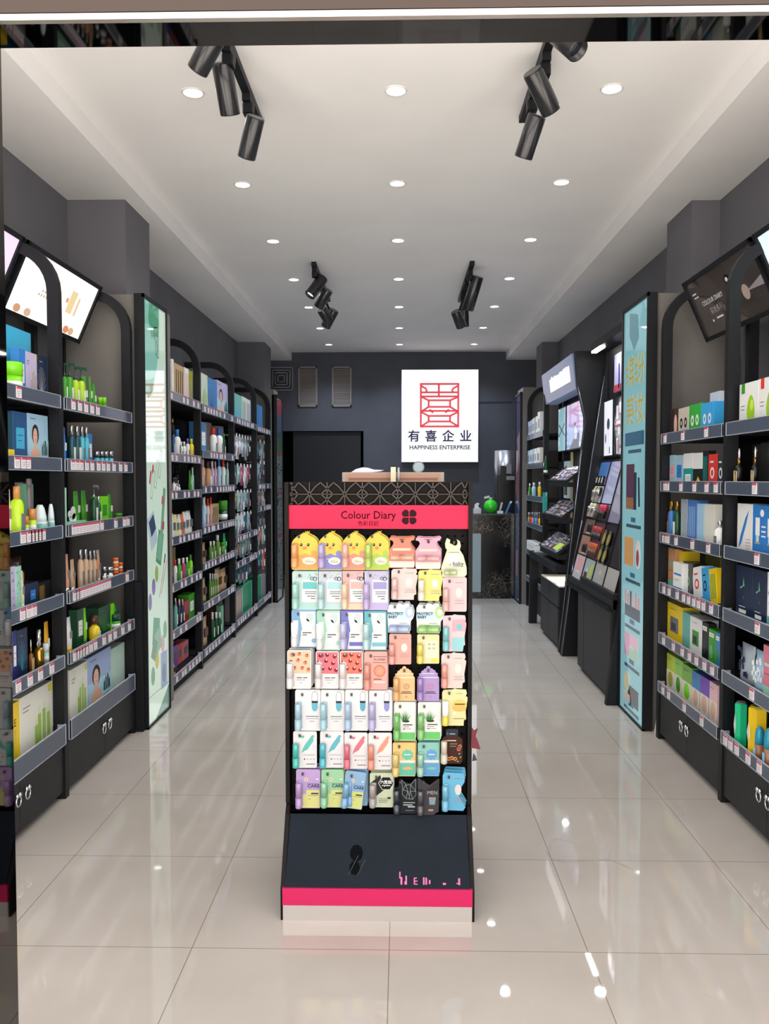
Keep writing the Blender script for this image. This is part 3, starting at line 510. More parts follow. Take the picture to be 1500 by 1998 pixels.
ITEMS = [
 ('box', 'LA', 0, -1.62, 3.438, 1.765, 0.284, 0.3, 'sky', 'white', 'castle', 'large sky blue gift box, top shelf, nearest left rack', ''),
 ('jar', 'LA', 0, -1.52, 3.276, 1.765, 0.088, 0.133, 'limeg', 'limeg', '', 'wide lime green cream jar, top shelf, nearest left rack', ''),
 ('box', 'LA', 0, -1.55, 3.342, 1.765, 0.061, 0.196, 'blue', 'white', 'label', 'slim blue carton, top shelf, nearest left rack', ''),
 ('box', 'LA', 0, -1.55, 3.427, 1.765, 0.103, 0.194, 'lilac', 'white', 'bottles', 'silver lilac gift box, top shelf, nearest left rack', ''),
 ('box', 'LA', 0, -1.55, 3.531, 1.765, 0.099, 0.196, 'navy', 'silver', 'fern', 'navy patterned gift box, top shelf, nearest left rack', ''),
 ('box', 'LA', 1, -1.55, 3.224, 1.49, 0.046, 0.204, 'dteal', 'silver', '', 'dark teal carton, second shelf, nearest left rack', ''),
 ('box', 'LA', 1, -1.55, 3.314, 1.49, 0.123, 0.213, 'dblue', 'sky', 'label', 'deep blue gift box, second shelf, nearest left rack', ''),
 ('box', 'LA', 1, -1.55, 3.482, 1.49, 0.191, 0.215, 'pblue', 'skin', 'face', 'pale blue box printed with a woman portrait, second shelf, nearest left rack', ''),
 ('box', 'LA', 1, -1.67, 3.545, 1.49, 0.071, 0.198, 'navy', 'navy', '', 'dark blue carton, second shelf, nearest left rack', ''),
 ('box', 'LA', 1, -1.52, 3.164, 1.49, 0.073, 0.056, 'yellow', 'yellow', '', 'small flat yellow box, second shelf, nearest left rack', ''),
 ('tube', 'LA', 2, -1.55, 3.222, 1.195, 0.035, 0.195, 'white', 'green', '', 'white tube with green cap, third shelf, nearest left rack', ''),
 ('bottle', 'LA', 2, -1.512, 3.25, 1.195, 0.057, 0.207, 'lime', 'wood', '', 'lime bottle with wooden cap, third shelf, nearest left rack', ''),
 ('vase', 'LA', 2, -1.597, 3.528, 1.195, 0.045, 0.238, 'taupe', 'taupe', '', 'tall grey vase shaped bottle, nearer the door, third shelf, nearest left rack', 'tall grey vase shaped bottle row, third shelf, nearest left rack'),
 ('vase', 'LA', 2, -1.601, 3.543, 1.195, 0.038, 0.236, 'taupe', 'taupe', '', 'tall grey vase shaped bottle, farther from the door, third shelf, nearest left rack', 'tall grey vase shaped bottle row, third shelf, nearest left rack'),
 ('box', 'LA', 2, -1.64, 3.55, 1.195, 0.059, 0.221, 'taupe', 'silver', '', 'grey green carton, third shelf, nearest left rack', ''),
 ('box', 'LA', 2, -1.62, 3.543, 1.195, 0.075, 0.214, 'sage', 'silver', 'label', 'sea green carton, third shelf, nearest left rack', ''),
 ('jar', 'LA', 2, -1.52, 3.312, 1.195, 0.019, 0.084, 'lime', 'wood', '', 'small lime cream jar, third shelf, nearest left rack', ''),
 ('jar', 'LA', 2, -1.513, 3.366, 1.195, 0.034, 0.112, 'lime', 'wood', '', 'lime jar with wooden lid, third shelf, nearest left rack', ''),
 ('dome', 'LA', 2, -1.512, 3.467, 1.195, 0.06, 0.126, 'teal', 'pale', '', 'dome lidded teal cream jar, nearer the door, third shelf, nearest left rack', 'dome lidded teal cream jar row, third shelf, nearest left rack'),
 ('dome', 'LA', 2, -1.515, 3.549, 1.195, 0.031, 0.127, 'teal', 'pale', '', 'dome lidded teal cream jar, farther from the door, third shelf, nearest left rack', 'dome lidded teal cream jar row, third shelf, nearest left rack'),
 ('box', 'LA', 3, -1.55, 3.201, 0.893, 0.098, 0.189, 'lilac', 'grey', 'speck', 'lilac patterned carton, fourth shelf, nearest left rack', ''),
 ('box', 'LA', 3, -1.55, 3.278, 0.893, 0.051, 0.185, 'mint', 'grey', 'speck', 'mint patterned carton, fourth shelf, nearest left rack', ''),
 ('tube', 'LA', 3, -1.55, 3.322, 0.893, 0.031, 0.161, 'cream', 'cream', '', 'cream coloured squeeze tube, fourth shelf, nearest left rack', ''),
 ('box', 'LA', 3, -1.55, 3.399, 0.893, 0.117, 0.103, 'navy', 'blue', 'square', 'dark navy carton with blue label, fourth shelf, nearest left rack', ''),
 ('box', 'LA', 3, -1.55, 3.491, 0.893, 0.061, 0.093, 'black', 'gold', 'stripes', 'black and gold carton, fourth shelf, nearest left rack', ''),
 ('box', 'LA', 3, -1.55, 3.552, 0.893, 0.055, 0.094, 'black', 'grey', '', 'slim black carton, fourth shelf, nearest left rack', ''),
 ('pouch', 'LA', 3, -1.65, 3.335, 0.893, 0.07, 0.217, 'brown', 'wood', '', 'brown pouch, nearer the door, fourth shelf, nearest left rack', 'brown pouch row, fourth shelf, nearest left rack'),
 ('pouch', 'LA', 3, -1.65, 3.403, 0.893, 0.06, 0.205, 'brown', 'wood', '', 'brown pouch, farther from the door, fourth shelf, nearest left rack', 'brown pouch row, fourth shelf, nearest left rack'),
 ('pouch', 'LA', 3, -1.65, 3.508, 0.893, 0.144, 0.2, 'brown', 'orange', '', 'wide brown pouch, fourth shelf, nearest left rack', ''),
 ('box', 'LA', 4, -1.55, 3.198, 0.618, 0.027, 0.208, 'dgreen', 'silver', '', 'dark green carton, fifth shelf, nearest left rack', ''),
 ('box', 'LA', 4, -1.55, 3.234, 0.618, 0.038, 0.205, 'indigo', 'white', 'label', 'indigo carton with white edge, fifth shelf, nearest left rack', ''),
 ('box', 'LA', 4, -1.55, 3.303, 0.618, 0.087, 0.2, 'navy', 'sky', 'fern', 'tall navy gift box, fifth shelf, nearest left rack', ''),
 ('dropper', 'LA', 4, -1.54, 3.376, 0.618, 0.021, 0.142, 'amber', 'gold', '', 'small amber serum bottle, fifth shelf, nearest left rack', ''),
 ('perfume', 'LA', 4, -1.527, 3.448, 0.618, 0.046, 0.171, 'gold', 'chrome', '', 'gold flask bottle with chrome neck, fifth shelf, nearest left rack', ''),
 ('jar', 'LA', 4, -1.537, 3.52, 0.618, 0.027, 0.097, 'mint', 'pale', '', 'pale green tin, fifth shelf, nearest left rack', ''),
 ('tube', 'LA', 4, -1.55, 3.552, 0.618, 0.037, 0.187, 'amberl', 'amberl', '', 'tall amber yellow tube, fifth shelf, nearest left rack', ''),
 ('box', 'LA', 5, -1.55, 3.181, 0.275, 0.167, 0.258, 'yellow', 'black', 'smile', 'yellow gift box lettered SMILE, bottom shelf, nearest left rack', ''),
 ('box', 'LA', 5, -1.55, 3.424, 0.275, 0.312, 0.263, 'offw', 'limeg', 'bottles', 'white gift box printed with green bottles, bottom shelf, nearest left rack', ''),
 ('pump', 'LB', 0, -1.537, 3.762, 1.765, 0.025, 0.208, 'green', 'dgreen', '', 'green pump bottle, nearer the door, top shelf, second left rack', 'green pump bottle row, top shelf, second left rack'),
 ('pump', 'LB', 0, -1.532, 3.817, 1.765, 0.036, 0.216, 'green', 'dgreen', '', 'green pump bottle, farther from the door, top shelf, second left rack', 'green pump bottle row, top shelf, second left rack'),
 ('pump', 'LB', 0, -1.531, 3.886, 1.765, 0.038, 0.207, 'limed', 'dgreen', '', 'lime pump bottle, nearer the door, top shelf, second left rack', 'lime pump bottle row, top shelf, second left rack'),
 ('pump', 'LB', 0, -1.53, 3.957, 1.765, 0.039, 0.214, 'limed', 'dgreen', '', 'lime pump bottle, farther from the door, top shelf, second left rack', 'lime pump bottle row, top shelf, second left rack'),
 ('tube', 'LB', 0, -1.55, 4.034, 1.765, 0.044, 0.172, 'green', 'limeg', '', 'bright green squeeze tube, first of three from the door, top shelf, second left rack', 'bright green squeeze tube row, top shelf, second left rack'),
 ('tube', 'LB', 0, -1.55, 4.098, 1.765, 0.029, 0.177, 'green', 'limeg', '', 'bright green squeeze tube, second of three from the door, top shelf, second left rack', 'bright green squeeze tube row, top shelf, second left rack'),
 ('tube', 'LB', 0, -1.55, 4.15, 1.765, 0.031, 0.148, 'green', 'limeg', '', 'bright green squeeze tube, third of three from the door, top shelf, second left rack', 'bright green squeeze tube row, top shelf, second left rack'),
 ('jar', 'LB', 0, -1.538, 4.204, 1.765, 0.023, 0.085, 'green', 'limeg', '', 'small green cream jar, nearer the door, top shelf, second left rack', 'small green cream jar row, top shelf, second left rack'),
 ('jar', 'LB', 0, -1.538, 4.264, 1.765, 0.025, 0.09, 'green', 'limeg', '', 'small green cream jar, farther from the door, top shelf, second left rack', 'small green cream jar row, top shelf, second left rack'),
 ('tube', 'LB', 1, -1.55, 3.768, 1.49, 0.036, 0.181, 'blue', 'silver', '', 'blue squeeze tube, second shelf, second left rack', ''),
 ('bottle', 'LB', 1, -1.532, 3.829, 1.49, 0.035, 0.192, 'dteal', 'silver', '', 'dark teal bottle with silver cap, nearer the door, second shelf, second left rack', 'dark teal bottle with silver cap row, second shelf, second left rack'),
 ('bottle', 'LB', 1, -1.532, 3.896, 1.49, 0.036, 0.194, 'dteal', 'silver', '', 'dark teal bottle with silver cap, farther from the door, second shelf, second left rack', 'dark teal bottle with silver cap row, second shelf, second left rack'),
 ('bottle', 'LB', 1, -1.536, 3.957, 1.49, 0.028, 0.195, 'aqua', 'silver', '', 'aqua bottle with silver cap, nearer the door, second shelf, second left rack', 'aqua bottle with silver cap row, second shelf, second left rack'),
 ('bottle', 'LB', 1, -1.535, 4.012, 1.49, 0.03, 0.195, 'aqua', 'silver', '', 'aqua bottle with silver cap, farther from the door, second shelf, second left rack', 'aqua bottle with silver cap row, second shelf, second left rack'),
 ('box', 'LB', 1, -1.55, 4.068, 1.49, 0.049, 0.166, 'blue', 'white', 'label', 'slim bright blue carton, second shelf, second left rack', ''),
 ('jar', 'LB', 1, -1.536, 4.152, 1.49, 0.028, 0.081, 'aqua', 'silver', '', 'aqua jar with silver lid, first of four from the door, second shelf, second left rack', 'aqua jar with silver lid row, second shelf, second left rack'),
 ('jar', 'LB', 1, -1.538, 4.219, 1.49, 0.023, 0.083, 'aqua', 'silver', '', 'aqua jar with silver lid, second of four from the door, second shelf, second left rack', 'aqua jar with silver lid row, second shelf, second left rack'),
 ('jar', 'LB', 1, -1.538, 4.282, 1.49, 0.025, 0.085, 'aqua', 'silver', '', 'aqua jar with silver lid, third of four from the door, second shelf, second left rack', 'aqua jar with silver lid row, second shelf, second left rack'),
 ('jar', 'LB', 1, -1.536, 4.352, 1.49, 0.028, 0.088, 'aqua', 'silver', '', 'aqua jar with silver lid, fourth of four from the door, second shelf, second left rack', 'aqua jar with silver lid row, second shelf, second left rack'),
 ('box', 'LB', 2, -1.55, 3.747, 1.195, 0.04, 0.196, 'mint', 'white', '', 'pale mint carton, third shelf, second left rack', ''),
 ('standee', 'LB', 2, -1.55, 3.881, 1.195, 0.222, 0.124, 'mint', 'white', '', 'mint display card with white butterfly cutout, third shelf, second left rack', ''),
 ('tube', 'LB', 2, -1.58, 3.99, 1.195, 0.055, 0.178, 'green', 'limeg', '', 'dark green squeeze tube, first of three from the door, third shelf, second left rack', 'dark green squeeze tube row, third shelf, second left rack'),
 ('tube', 'LB', 2, -1.58, 4.088, 1.195, 0.055, 0.18, 'green', 'limeg', '', 'dark green squeeze tube, second of three from the door, third shelf, second left rack', 'dark green squeeze tube row, third shelf, second left rack'),
 ('pump', 'LB', 2, -1.531, 4.097, 1.195, 0.037, 0.216, 'dgreen', 'silver', '', 'dark green pump bottle, third shelf, second left rack', ''),
 ('bottle', 'LB', 2, -1.536, 4.162, 1.195, 0.028, 0.148, 'dgreen', 'silver', '', 'slim dark green bottle, third shelf, second left rack', ''),
 ('box', 'LB', 2, -1.55, 4.254, 1.195, 0.106, 0.146, 'limeg', 'green', 'label', 'vivid lime carton, third shelf, second left rack', ''),
 ('tube', 'LB', 2, -1.55, 4.36, 1.195, 0.046, 0.157, 'green', 'limeg', '', 'dark green squeeze tube, third of three from the door, third shelf, second left rack', 'dark green squeeze tube row, third shelf, second left rack'),
 ('jar', 'LB', 2, -1.53, 4.458, 1.195, 0.041, 0.049, 'limeg', 'green', '', 'low lime cream jar, third shelf, second left rack', ''),
 ('tube', 'LB', 3, -1.55, 3.78, 0.893, 0.04, 0.188, 'peach', 'silver', '', 'peach squeeze tube, fourth shelf, second left rack', ''),
 ('tube', 'LB', 3, -1.55, 3.848, 0.893, 0.039, 0.157, 'beige', 'silver', '', 'beige squeeze tube, nearer the door, fourth shelf, second left rack', 'beige squeeze tube row, fourth shelf, second left rack'),
 ('bottle', 'LB', 3, -1.533, 3.916, 0.893, 0.034, 0.198, 'beige', 'silver', '', 'beige bottle with silver cap, first of four from the door, fourth shelf, second left rack', 'beige bottle with silver cap row, fourth shelf, second left rack'),
 ('bottle', 'LB', 3, -1.534, 3.981, 0.893, 0.032, 0.194, 'beige', 'silver', '', 'beige bottle with silver cap, second of four from the door, fourth shelf, second left rack', 'beige bottle with silver cap row, fourth shelf, second left rack'),
 ('bottle', 'LB', 3, -1.536, 4.04, 0.893, 0.028, 0.181, 'beige', 'silver', '', 'beige bottle with silver cap, third of four from the door, fourth shelf, second left rack', 'beige bottle with silver cap row, fourth shelf, second left rack'),
 ('bottle', 'LB', 3, -1.538, 4.095, 0.893, 0.025, 0.179, 'beige', 'silver', '', 'beige bottle with silver cap, fourth of four from the door, fourth shelf, second left rack', 'beige bottle with silver cap row, fourth shelf, second left rack'),
 ('bottle', 'LB', 3, -1.544, 4.131, 0.893, 0.011, 0.171, 'orange', 'silver', '', 'slim orange bottle, fourth shelf, second left rack', ''),
 ('tube', 'LB', 3, -1.55, 4.178, 0.893, 0.039, 0.174, 'beige', 'silver', '', 'beige squeeze tube, farther from the door, fourth shelf, second left rack', 'beige squeeze tube row, fourth shelf, second left rack'),
 ('jar', 'LB', 3, -1.54, 4.236, 0.893, 0.021, 0.08, 'silver', 'chrome', '', 'silver cream jar, nearer the door, fourth shelf, second left rack', 'silver cream jar row, fourth shelf, second left rack'),
 ('jar', 'LB', 3, -1.532, 4.312, 0.893, 0.037, 0.072, 'silver', 'chrome', '', 'silver cream jar, farther from the door, fourth shelf, second left rack', 'silver cream jar row, fourth shelf, second left rack'),
 ('stack3', 'LB', 3, -1.535, 4.406, 0.893, 0.031, 0.112, 'orange', 'orange', '', 'orange jar, nearer the door, fourth shelf, second left rack', 'orange jar row, fourth shelf, second left rack'),
 ('stack2', 'LB', 3, -1.538, 4.482, 0.893, 0.025, 0.078, 'orange', 'orange', '', 'orange jar, farther from the door, fourth shelf, second left rack', 'orange jar row, fourth shelf, second left rack'),
 ('tube', 'LB', 4, -1.55, 3.798, 0.618, 0.051, 0.164, 'white', 'yellow', '', 'white tube with yellow dot, fifth shelf, second left rack', ''),
 ('box', 'LB', 4, -1.55, 3.908, 0.618, 0.082, 0.186, 'dgreen', 'white', 'label', 'deep green carton, fifth shelf, second left rack', ''),
 ('tube', 'LB', 4, -1.55, 3.984, 0.618, 0.034, 0.179, 'limeg', 'green', '', 'vivid lime tube, fifth shelf, second left rack', ''),
 ('bottle', 'LB', 4, -1.52, 4.076, 0.618, 0.059, 0.131, 'yellow', 'brown', 'round', 'yellow bottle with round brown cap, fifth shelf, second left rack', ''),
 ('box', 'LB', 4, -1.55, 4.23, 0.618, 0.172, 0.15, 'dgreen', 'green', 'fern', 'forest green patterned carton, fifth shelf, second left rack', ''),
 ('box', 'LB', 4, -1.55, 4.35, 0.618, 0.046, 0.144, 'limeg', 'green', '', 'lime green carton, fifth shelf, second left rack', ''),
 ('pouch', 'LB', 4, -1.55, 4.426, 0.618, 0.088, 0.139, 'green', 'dgreen', '', 'rolled green pouch, fifth shelf, second left rack', ''),
 ('jar', 'LB', 4, -1.512, 4.359, 0.618, 0.057, 0.087, 'green', 'dgreen', '', 'low green tin, fifth shelf, second left rack', ''),
 ('box', 'LB', 5, -1.55, 3.878, 0.275, 0.214, 0.26, 'offw', 'limeg', 'bottles', 'white gift box printed with lime bottles, bottom shelf, second left rack', ''),
 ('box', 'LB', 5, -1.55, 4.152, 0.275, 0.32, 0.267, 'lilacb', 'skin', 'face', 'lilac blue box printed with a woman portrait, bottom shelf, second left rack', ''),
 ('box', 'LB', 5, -1.55, 4.422, 0.275, 0.215, 0.245, 'pmint', 'white', '', 'plain pale mint gift box, bottom shelf, second left rack', ''),
 ('box', 'C', 0, -1.55, 5.566, 1.972, 0.044, 0.271, 'white', 'grey', '', 'white carton, top shelf, third left rack', ''),
 ('box', 'C', 0, -1.55, 5.728, 1.972, 0.261, 0.254, 'kraft', 'brown', 'stripes', 'kraft brown bag box, top shelf, third left rack', ''),
 ('box', 'C', 0, -1.55, 5.92, 1.972, 0.113, 0.258, 'white', 'pink', 'stripes', 'pink and white carton, top shelf, third left rack', ''),
 ('box', 'C', 0, -1.55, 6.035, 1.972, 0.111, 0.254, 'olive', 'white', 'bottles', 'olive yellow carton, top shelf, third left rack', ''),
 ('bottle', 'C', 1, -1.539, 5.555, 1.57, 0.022, 0.214, 'dblue', 'black', '', 'dark blue bottle, second shelf, third left rack', ''),
 ('bottle', 'C', 1, -1.525, 5.65, 1.57, 0.05, 0.203, 'white', 'blue', '', 'blue and white bottle, second shelf, third left rack', ''),
 ('bottle', 'C', 1, -1.662, 6.017, 1.57, 0.056, 0.274, 'black', 'black', 'round', 'black bottle with round cap, farther from the door, second shelf, third left rack', 'black bottle with round cap row, second shelf, third left rack'),
 ('bottle', 'C', 1, -1.66, 5.994, 1.57, 0.069, 0.286, 'black', 'black', 'round', 'black bottle with round cap, nearer the door, second shelf, third left rack', 'black bottle with round cap row, second shelf, third left rack'),
 ('bottle', 'C', 1, -1.536, 5.752, 1.57, 0.028, 0.124, 'white', 'white', '', 'short white bottle, nearer the door, second shelf, third left rack', 'short white bottle row, second shelf, third left rack'),
 ('bottle', 'C', 1, -1.535, 5.832, 1.57, 0.03, 0.127, 'white', 'white', '', 'short white bottle, farther from the door, second shelf, third left rack', 'short white bottle row, second shelf, third left rack'),
 ('bottle', 'C', 1, -1.533, 5.923, 1.57, 0.033, 0.154, 'white', 'violet', '', 'white bottle with purple cap, second shelf, third left rack', ''),
 ('bottle', 'C', 1, -1.53, 6.03, 1.57, 0.04, 0.157, 'yellow', 'lime', '', 'yellow bottle, second shelf, third left rack', ''),
 ('bottle', 'C', 1, -1.671, 6.036, 1.57, 0.037, 0.311, 'gold', 'gold', '', 'gold bottle, second shelf, third left rack', ''),
 ('pump', 'C', 2, -1.536, 5.557, 1.322, 0.028, 0.125, 'white', 'silver', '', 'white pump bottle, third shelf, third left rack', ''),
 ('bottle', 'C', 2, -1.539, 5.626, 1.322, 0.021, 0.08, 'white', 'white', '', 'small white bottle, nearer the door, third shelf, third left rack', 'small white bottle row, third shelf, third left rack'),
 ('bottle', 'C', 2, -1.539, 5.688, 1.322, 0.023, 0.071, 'white', 'white', '', 'small white bottle, farther from the door, third shelf, third left rack', 'small white bottle row, third shelf, third left rack'),
 ('pump', 'C', 2, -1.649, 6.037, 1.322, 0.042, 0.229, 'black', 'black', '', 'tall black pump bottle, third of three from the door, third shelf, third left rack', 'tall black pump bottle row, third shelf, third left rack'),
 ('pump', 'C', 2, -1.65, 6.037, 1.322, 0.041, 0.231, 'black', 'black', '', 'tall black pump bottle, second of three from the door, third shelf, third left rack', 'tall black pump bottle row, third shelf, third left rack'),
 ('pump', 'C', 2, -1.648, 6.031, 1.322, 0.043, 0.234, 'black', 'black', '', 'tall black pump bottle, first of three from the door, third shelf, third left rack', 'tall black pump bottle row, third shelf, third left rack'),
 ('tube', 'C', 2, -1.55, 6.033, 1.322, 0.04, 0.177, 'green', 'limeg', '', 'green tube, third shelf, third left rack', ''),
 ('bottle', 'C', 2, -1.538, 6.057, 1.322, 0.024, 0.195, 'mint', 'white', '', 'pale mint bottle, third shelf, third left rack', ''),
 ('pouch', 'C', 3, -1.55, 5.582, 1.02, 0.077, 0.175, 'white', 'grey', '', 'white soap packet, first of four from the door, fourth shelf, third left rack', 'white soap packet row, fourth shelf, third left rack'),
 ('pouch', 'C', 3, -1.55, 5.669, 1.02, 0.08, 0.165, 'yellowl', 'grey', '', 'pale yellow soap packet, fourth shelf, third left rack', ''),
 ('pouch', 'C', 3, -1.55, 5.752, 1.02, 0.069, 0.163, 'white', 'grey', '', 'white soap packet, second of four from the door, fourth shelf, third left rack', 'white soap packet row, fourth shelf, third left rack'),
 ('pouch', 'C', 3, -1.55, 5.832, 1.02, 0.071, 0.162, 'orange', 'grey', '', 'orange soap packet, fourth shelf, third left rack', ''),
 ('pouch', 'C', 3, -1.55, 5.926, 1.02, 0.101, 0.176, 'white', 'grey', '', 'white soap packet, third of four from the door, fourth shelf, third left rack', 'white soap packet row, fourth shelf, third left rack'),
 ('pouch', 'C', 3, -1.55, 6.035, 1.02, 0.111, 0.178, 'white', 'grey', '', 'white soap packet, fourth of four from the door, fourth shelf, third left rack', 'white soap packet row, fourth shelf, third left rack'),
 ('bottle', 'C', 4, -1.535, 5.568, 0.712, 0.029, 0.167, 'white', 'red', '', 'white bottle with red cap, fifth shelf, third left rack', ''),
 ('bottle', 'C', 4, -1.53, 5.662, 0.712, 0.039, 0.166, 'green', 'white', '', 'green bottle with white cap, nearer the door, fifth shelf, third left rack', 'green bottle with white cap row, fifth shelf, third left rack'),
 ('bottle', 'C', 4, -1.531, 5.774, 0.712, 0.038, 0.16, 'magenta', 'white', '', 'magenta bottle with white cap, fifth shelf, third left rack', ''),
 ('bottle', 'C', 4, -1.533, 5.874, 0.712, 0.033, 0.155, 'green', 'white', '', 'green bottle with white cap, farther from the door, fifth shelf, third left rack', 'green bottle with white cap row, fifth shelf, third left rack'),
 ('bottle', 'C', 4, -1.532, 5.974, 0.712, 0.036, 0.163, 'limeg', 'green', '', 'lime bottle, fifth shelf, third left rack', ''),
 ('box', 'C', 4, -1.69, 6.004, 0.712, 0.173, 0.212, 'kraft', 'kraft', '', 'tall kraft carton, fifth shelf, third left rack', ''),
 ('bottle', 'C', 5, -1.534, 5.562, 0.403, 0.031, 0.214, 'teal', 'silver', '', 'teal bottle, sixth shelf, third left rack', ''),
 ('bottle', 'C', 5, -1.533, 5.657, 0.403, 0.034, 0.192, 'navy', 'chrome', '', 'navy bottle with chrome cap, nearer the door, sixth shelf, third left rack', 'navy bottle with chrome cap row, sixth shelf, third left rack'),
 ('bottle', 'C', 5, -1.536, 5.743, 0.403, 0.028, 0.179, 'navy', 'chrome', '', 'navy bottle with chrome cap, farther from the door, sixth shelf, third left rack', 'navy bottle with chrome cap row, sixth shelf, third left rack'),
 ('box', 'C', 5, -1.55, 5.859, 0.403, 0.131, 0.149, 'dred', 'red', '', 'dull red carton, sixth shelf, third left rack', ''),
 ('box', 'C', 5, -1.55, 6.009, 0.403, 0.163, 0.182, 'green', 'white', 'label', 'vivid green carton, sixth shelf, third left rack', ''),
 ('pouch', 'C', 6, -1.53, 5.488, 0.1, 0.106, 0.091, 'kraft', 'brown', '', 'kraft pouch, bottom shelf, third left rack', ''),
 ('box', 'C', 6, -1.6, 5.615, 0.1, 0.123, 0.175, 'dolive', 'grey', 'label', 'dark olive carton, bottom shelf, third left rack', ''),
 ('box', 'C', 6, -1.6, 5.738, 0.1, 0.116, 0.152, 'violet', 'grey', 'label', 'violet carton, bottom shelf, third left rack', ''),
 ('box', 'C', 6, -1.6, 5.86, 0.1, 0.121, 0.139, 'coral', 'grey', 'label', 'coral carton, bottom shelf, third left rack', ''),
 ('box', 'C', 6, -1.6, 6.007, 0.1, 0.167, 0.129, 'rose', 'grey', 'label', 'rose pink carton, bottom shelf, third left rack', ''),
 ('box', 'D', 0, -1.55, 6.412, 1.963, 0.297, 0.292, 'offg', 'dgreen', 'bottles', 'white green gift box with bottles, top shelf, fourth left rack', ''),
 ('box', 'D', 0, -1.55, 6.731, 1.963, 0.336, 0.285, 'mblue', 'dblue', 'fern', 'mid blue gift box, top shelf, fourth left rack', ''),
 ('box', 'D', 0, -1.55, 7.111, 1.963, 0.418, 0.303, 'lilac', 'skin', 'face', 'pale box printed with a woman portrait, top shelf, fourth left rack', ''),
 ('box', 'D', 1, -1.55, 6.412, 1.618, 0.197, 0.258, 'mblue', 'white', 'label', 'steel blue carton, second shelf, fourth left rack', ''),
 ('box', 'D', 1, -1.67, 7.12, 1.618, 0.175, 0.302, 'beige', 'brown', '', 'beige carton, second shelf, fourth left rack', ''),
 ('bottle', 'D', 1, -1.52, 6.748, 1.618, 0.067, 0.234, 'white', 'red', '', 'white bottle with red cap, second shelf, fourth left rack', ''),
 ('bottle', 'D', 1, -1.52, 6.97, 1.618, 0.071, 0.243, 'white', 'bluev', '', 'white bottle with blue cap, second shelf, fourth left rack', ''),
 ('bottle', 'D', 1, -1.535, 7.146, 1.618, 0.029, 0.207, 'dgreen', 'green', '', 'green bottle, second shelf, fourth left rack', ''),
 ('box', 'D', 1, -1.59, 7.238, 1.618, 0.165, 0.277, 'taupe', 'green', 'speck', 'grey patterned carton, second shelf, fourth left rack', ''),
 ('bottle', 'D', 2, -1.529, 6.372, 1.347, 0.043, 0.241, 'peachd', 'pink', '', 'dusty peach bottle, third shelf, fourth left rack', ''),
 ('bottle', 'D', 2, -1.52, 6.534, 1.347, 0.063, 0.227, 'tan', 'brown', '', 'tan shampoo bottle, third shelf, fourth left rack', ''),
 ('bottle', 'D', 2, -1.532, 6.693, 1.347, 0.037, 0.232, 'lavender', 'white', '', 'lavender bottle, third shelf, fourth left rack', ''),
 ('bottle', 'D', 2, -1.535, 6.805, 1.347, 0.03, 0.231, 'pink', 'pink', '', 'pink bottle, third shelf, fourth left rack', ''),
 ('bottle', 'D', 2, -1.526, 6.938, 1.347, 0.048, 0.255, 'pblue', 'blue', '', 'white and blue bottle, third shelf, fourth left rack', ''),
 ('bottle', 'D', 2, -1.526, 7.102, 1.347, 0.047, 0.254, 'white', 'red', '', 'white bottle with red cap, third shelf, fourth left rack', ''),
 ('bottle', 'D', 2, -1.535, 7.244, 1.347, 0.029, 0.234, 'teal', 'dgreen', '', 'teal bottle, third shelf, fourth left rack', ''),
 ('bottle', 'D', 2, -1.536, 7.276, 1.347, 0.027, 0.232, 'white', 'white', '', 'white bottle, third shelf, fourth left rack', ''),
 ('bottle', 'D', 3, -1.526, 6.396, 1.04, 0.048, 0.25, 'pblue', 'white', '', 'round pale blue bottle, fourth shelf, fourth left rack', ''),
 ('bottle', 'D', 3, -1.533, 6.525, 1.04, 0.034, 0.234, 'pinkl', 'red', '', 'pale pink bottle, fourth shelf, fourth left rack', ''),
 ('bottle', 'D', 3, -1.535, 6.633, 1.04, 0.031, 0.245, 'peachd', 'red', '', 'peach bottle, fourth shelf, fourth left rack', ''),
 ('box', 'D', 3, -1.55, 6.809, 1.04, 0.235, 0.186, 'kraft', 'brown', 'stripes', 'kraft paper box, fourth shelf, fourth left rack', ''),
 ('jar', 'D', 3, -1.52, 7.135, 1.04, 0.089, 0.205, 'dgreen', 'green', '', 'leaf green printed jar, fourth shelf, fourth left rack', ''),
 ('pouch', 'D', 4, -1.55, 6.44, 0.762, 0.215, 0.163, 'kraft', 'brown', '', 'kraft tea pouch, fifth shelf, fourth left rack', ''),
 ('bottle', 'D', 4, -1.533, 6.614, 0.762, 0.035, 0.164, 'olived', 'white', '', 'olive bottle with white cap, first of three from the door, fifth shelf, fourth left rack', 'olive bottle with white cap row, fifth shelf, fourth left rack'),
 ('bottle', 'D', 4, -1.533, 6.726, 0.762, 0.034, 0.159, 'olived', 'white', '', 'olive bottle with white cap, second of three from the door, fifth shelf, fourth left rack', 'olive bottle with white cap row, fifth shelf, fourth left rack'),
 ('bottle', 'D', 4, -1.526, 6.864, 0.762, 0.049, 0.198, 'olived', 'white', '', 'olive bottle with white cap, third of three from the door, fifth shelf, fourth left rack', 'olive bottle with white cap row, fifth shelf, fourth left rack'),
 ('bottle', 'D', 4, -1.52, 7.044, 0.762, 0.059, 0.123, 'olived', 'green', '', 'squat olive green bottle, fifth shelf, fourth left rack', ''),
 ('tube', 'D', 4, -1.55, 7.223, 0.762, 0.067, 0.191, 'vgreen', 'vgreen', '', 'vivid green tube, fifth shelf, fourth left rack', ''),
 ('pouch', 'D', 5, -1.55, 6.443, 0.453, 0.19, 0.189, 'kraft', 'brown', '', 'kraft tea pouch, sixth shelf, fourth left rack', ''),
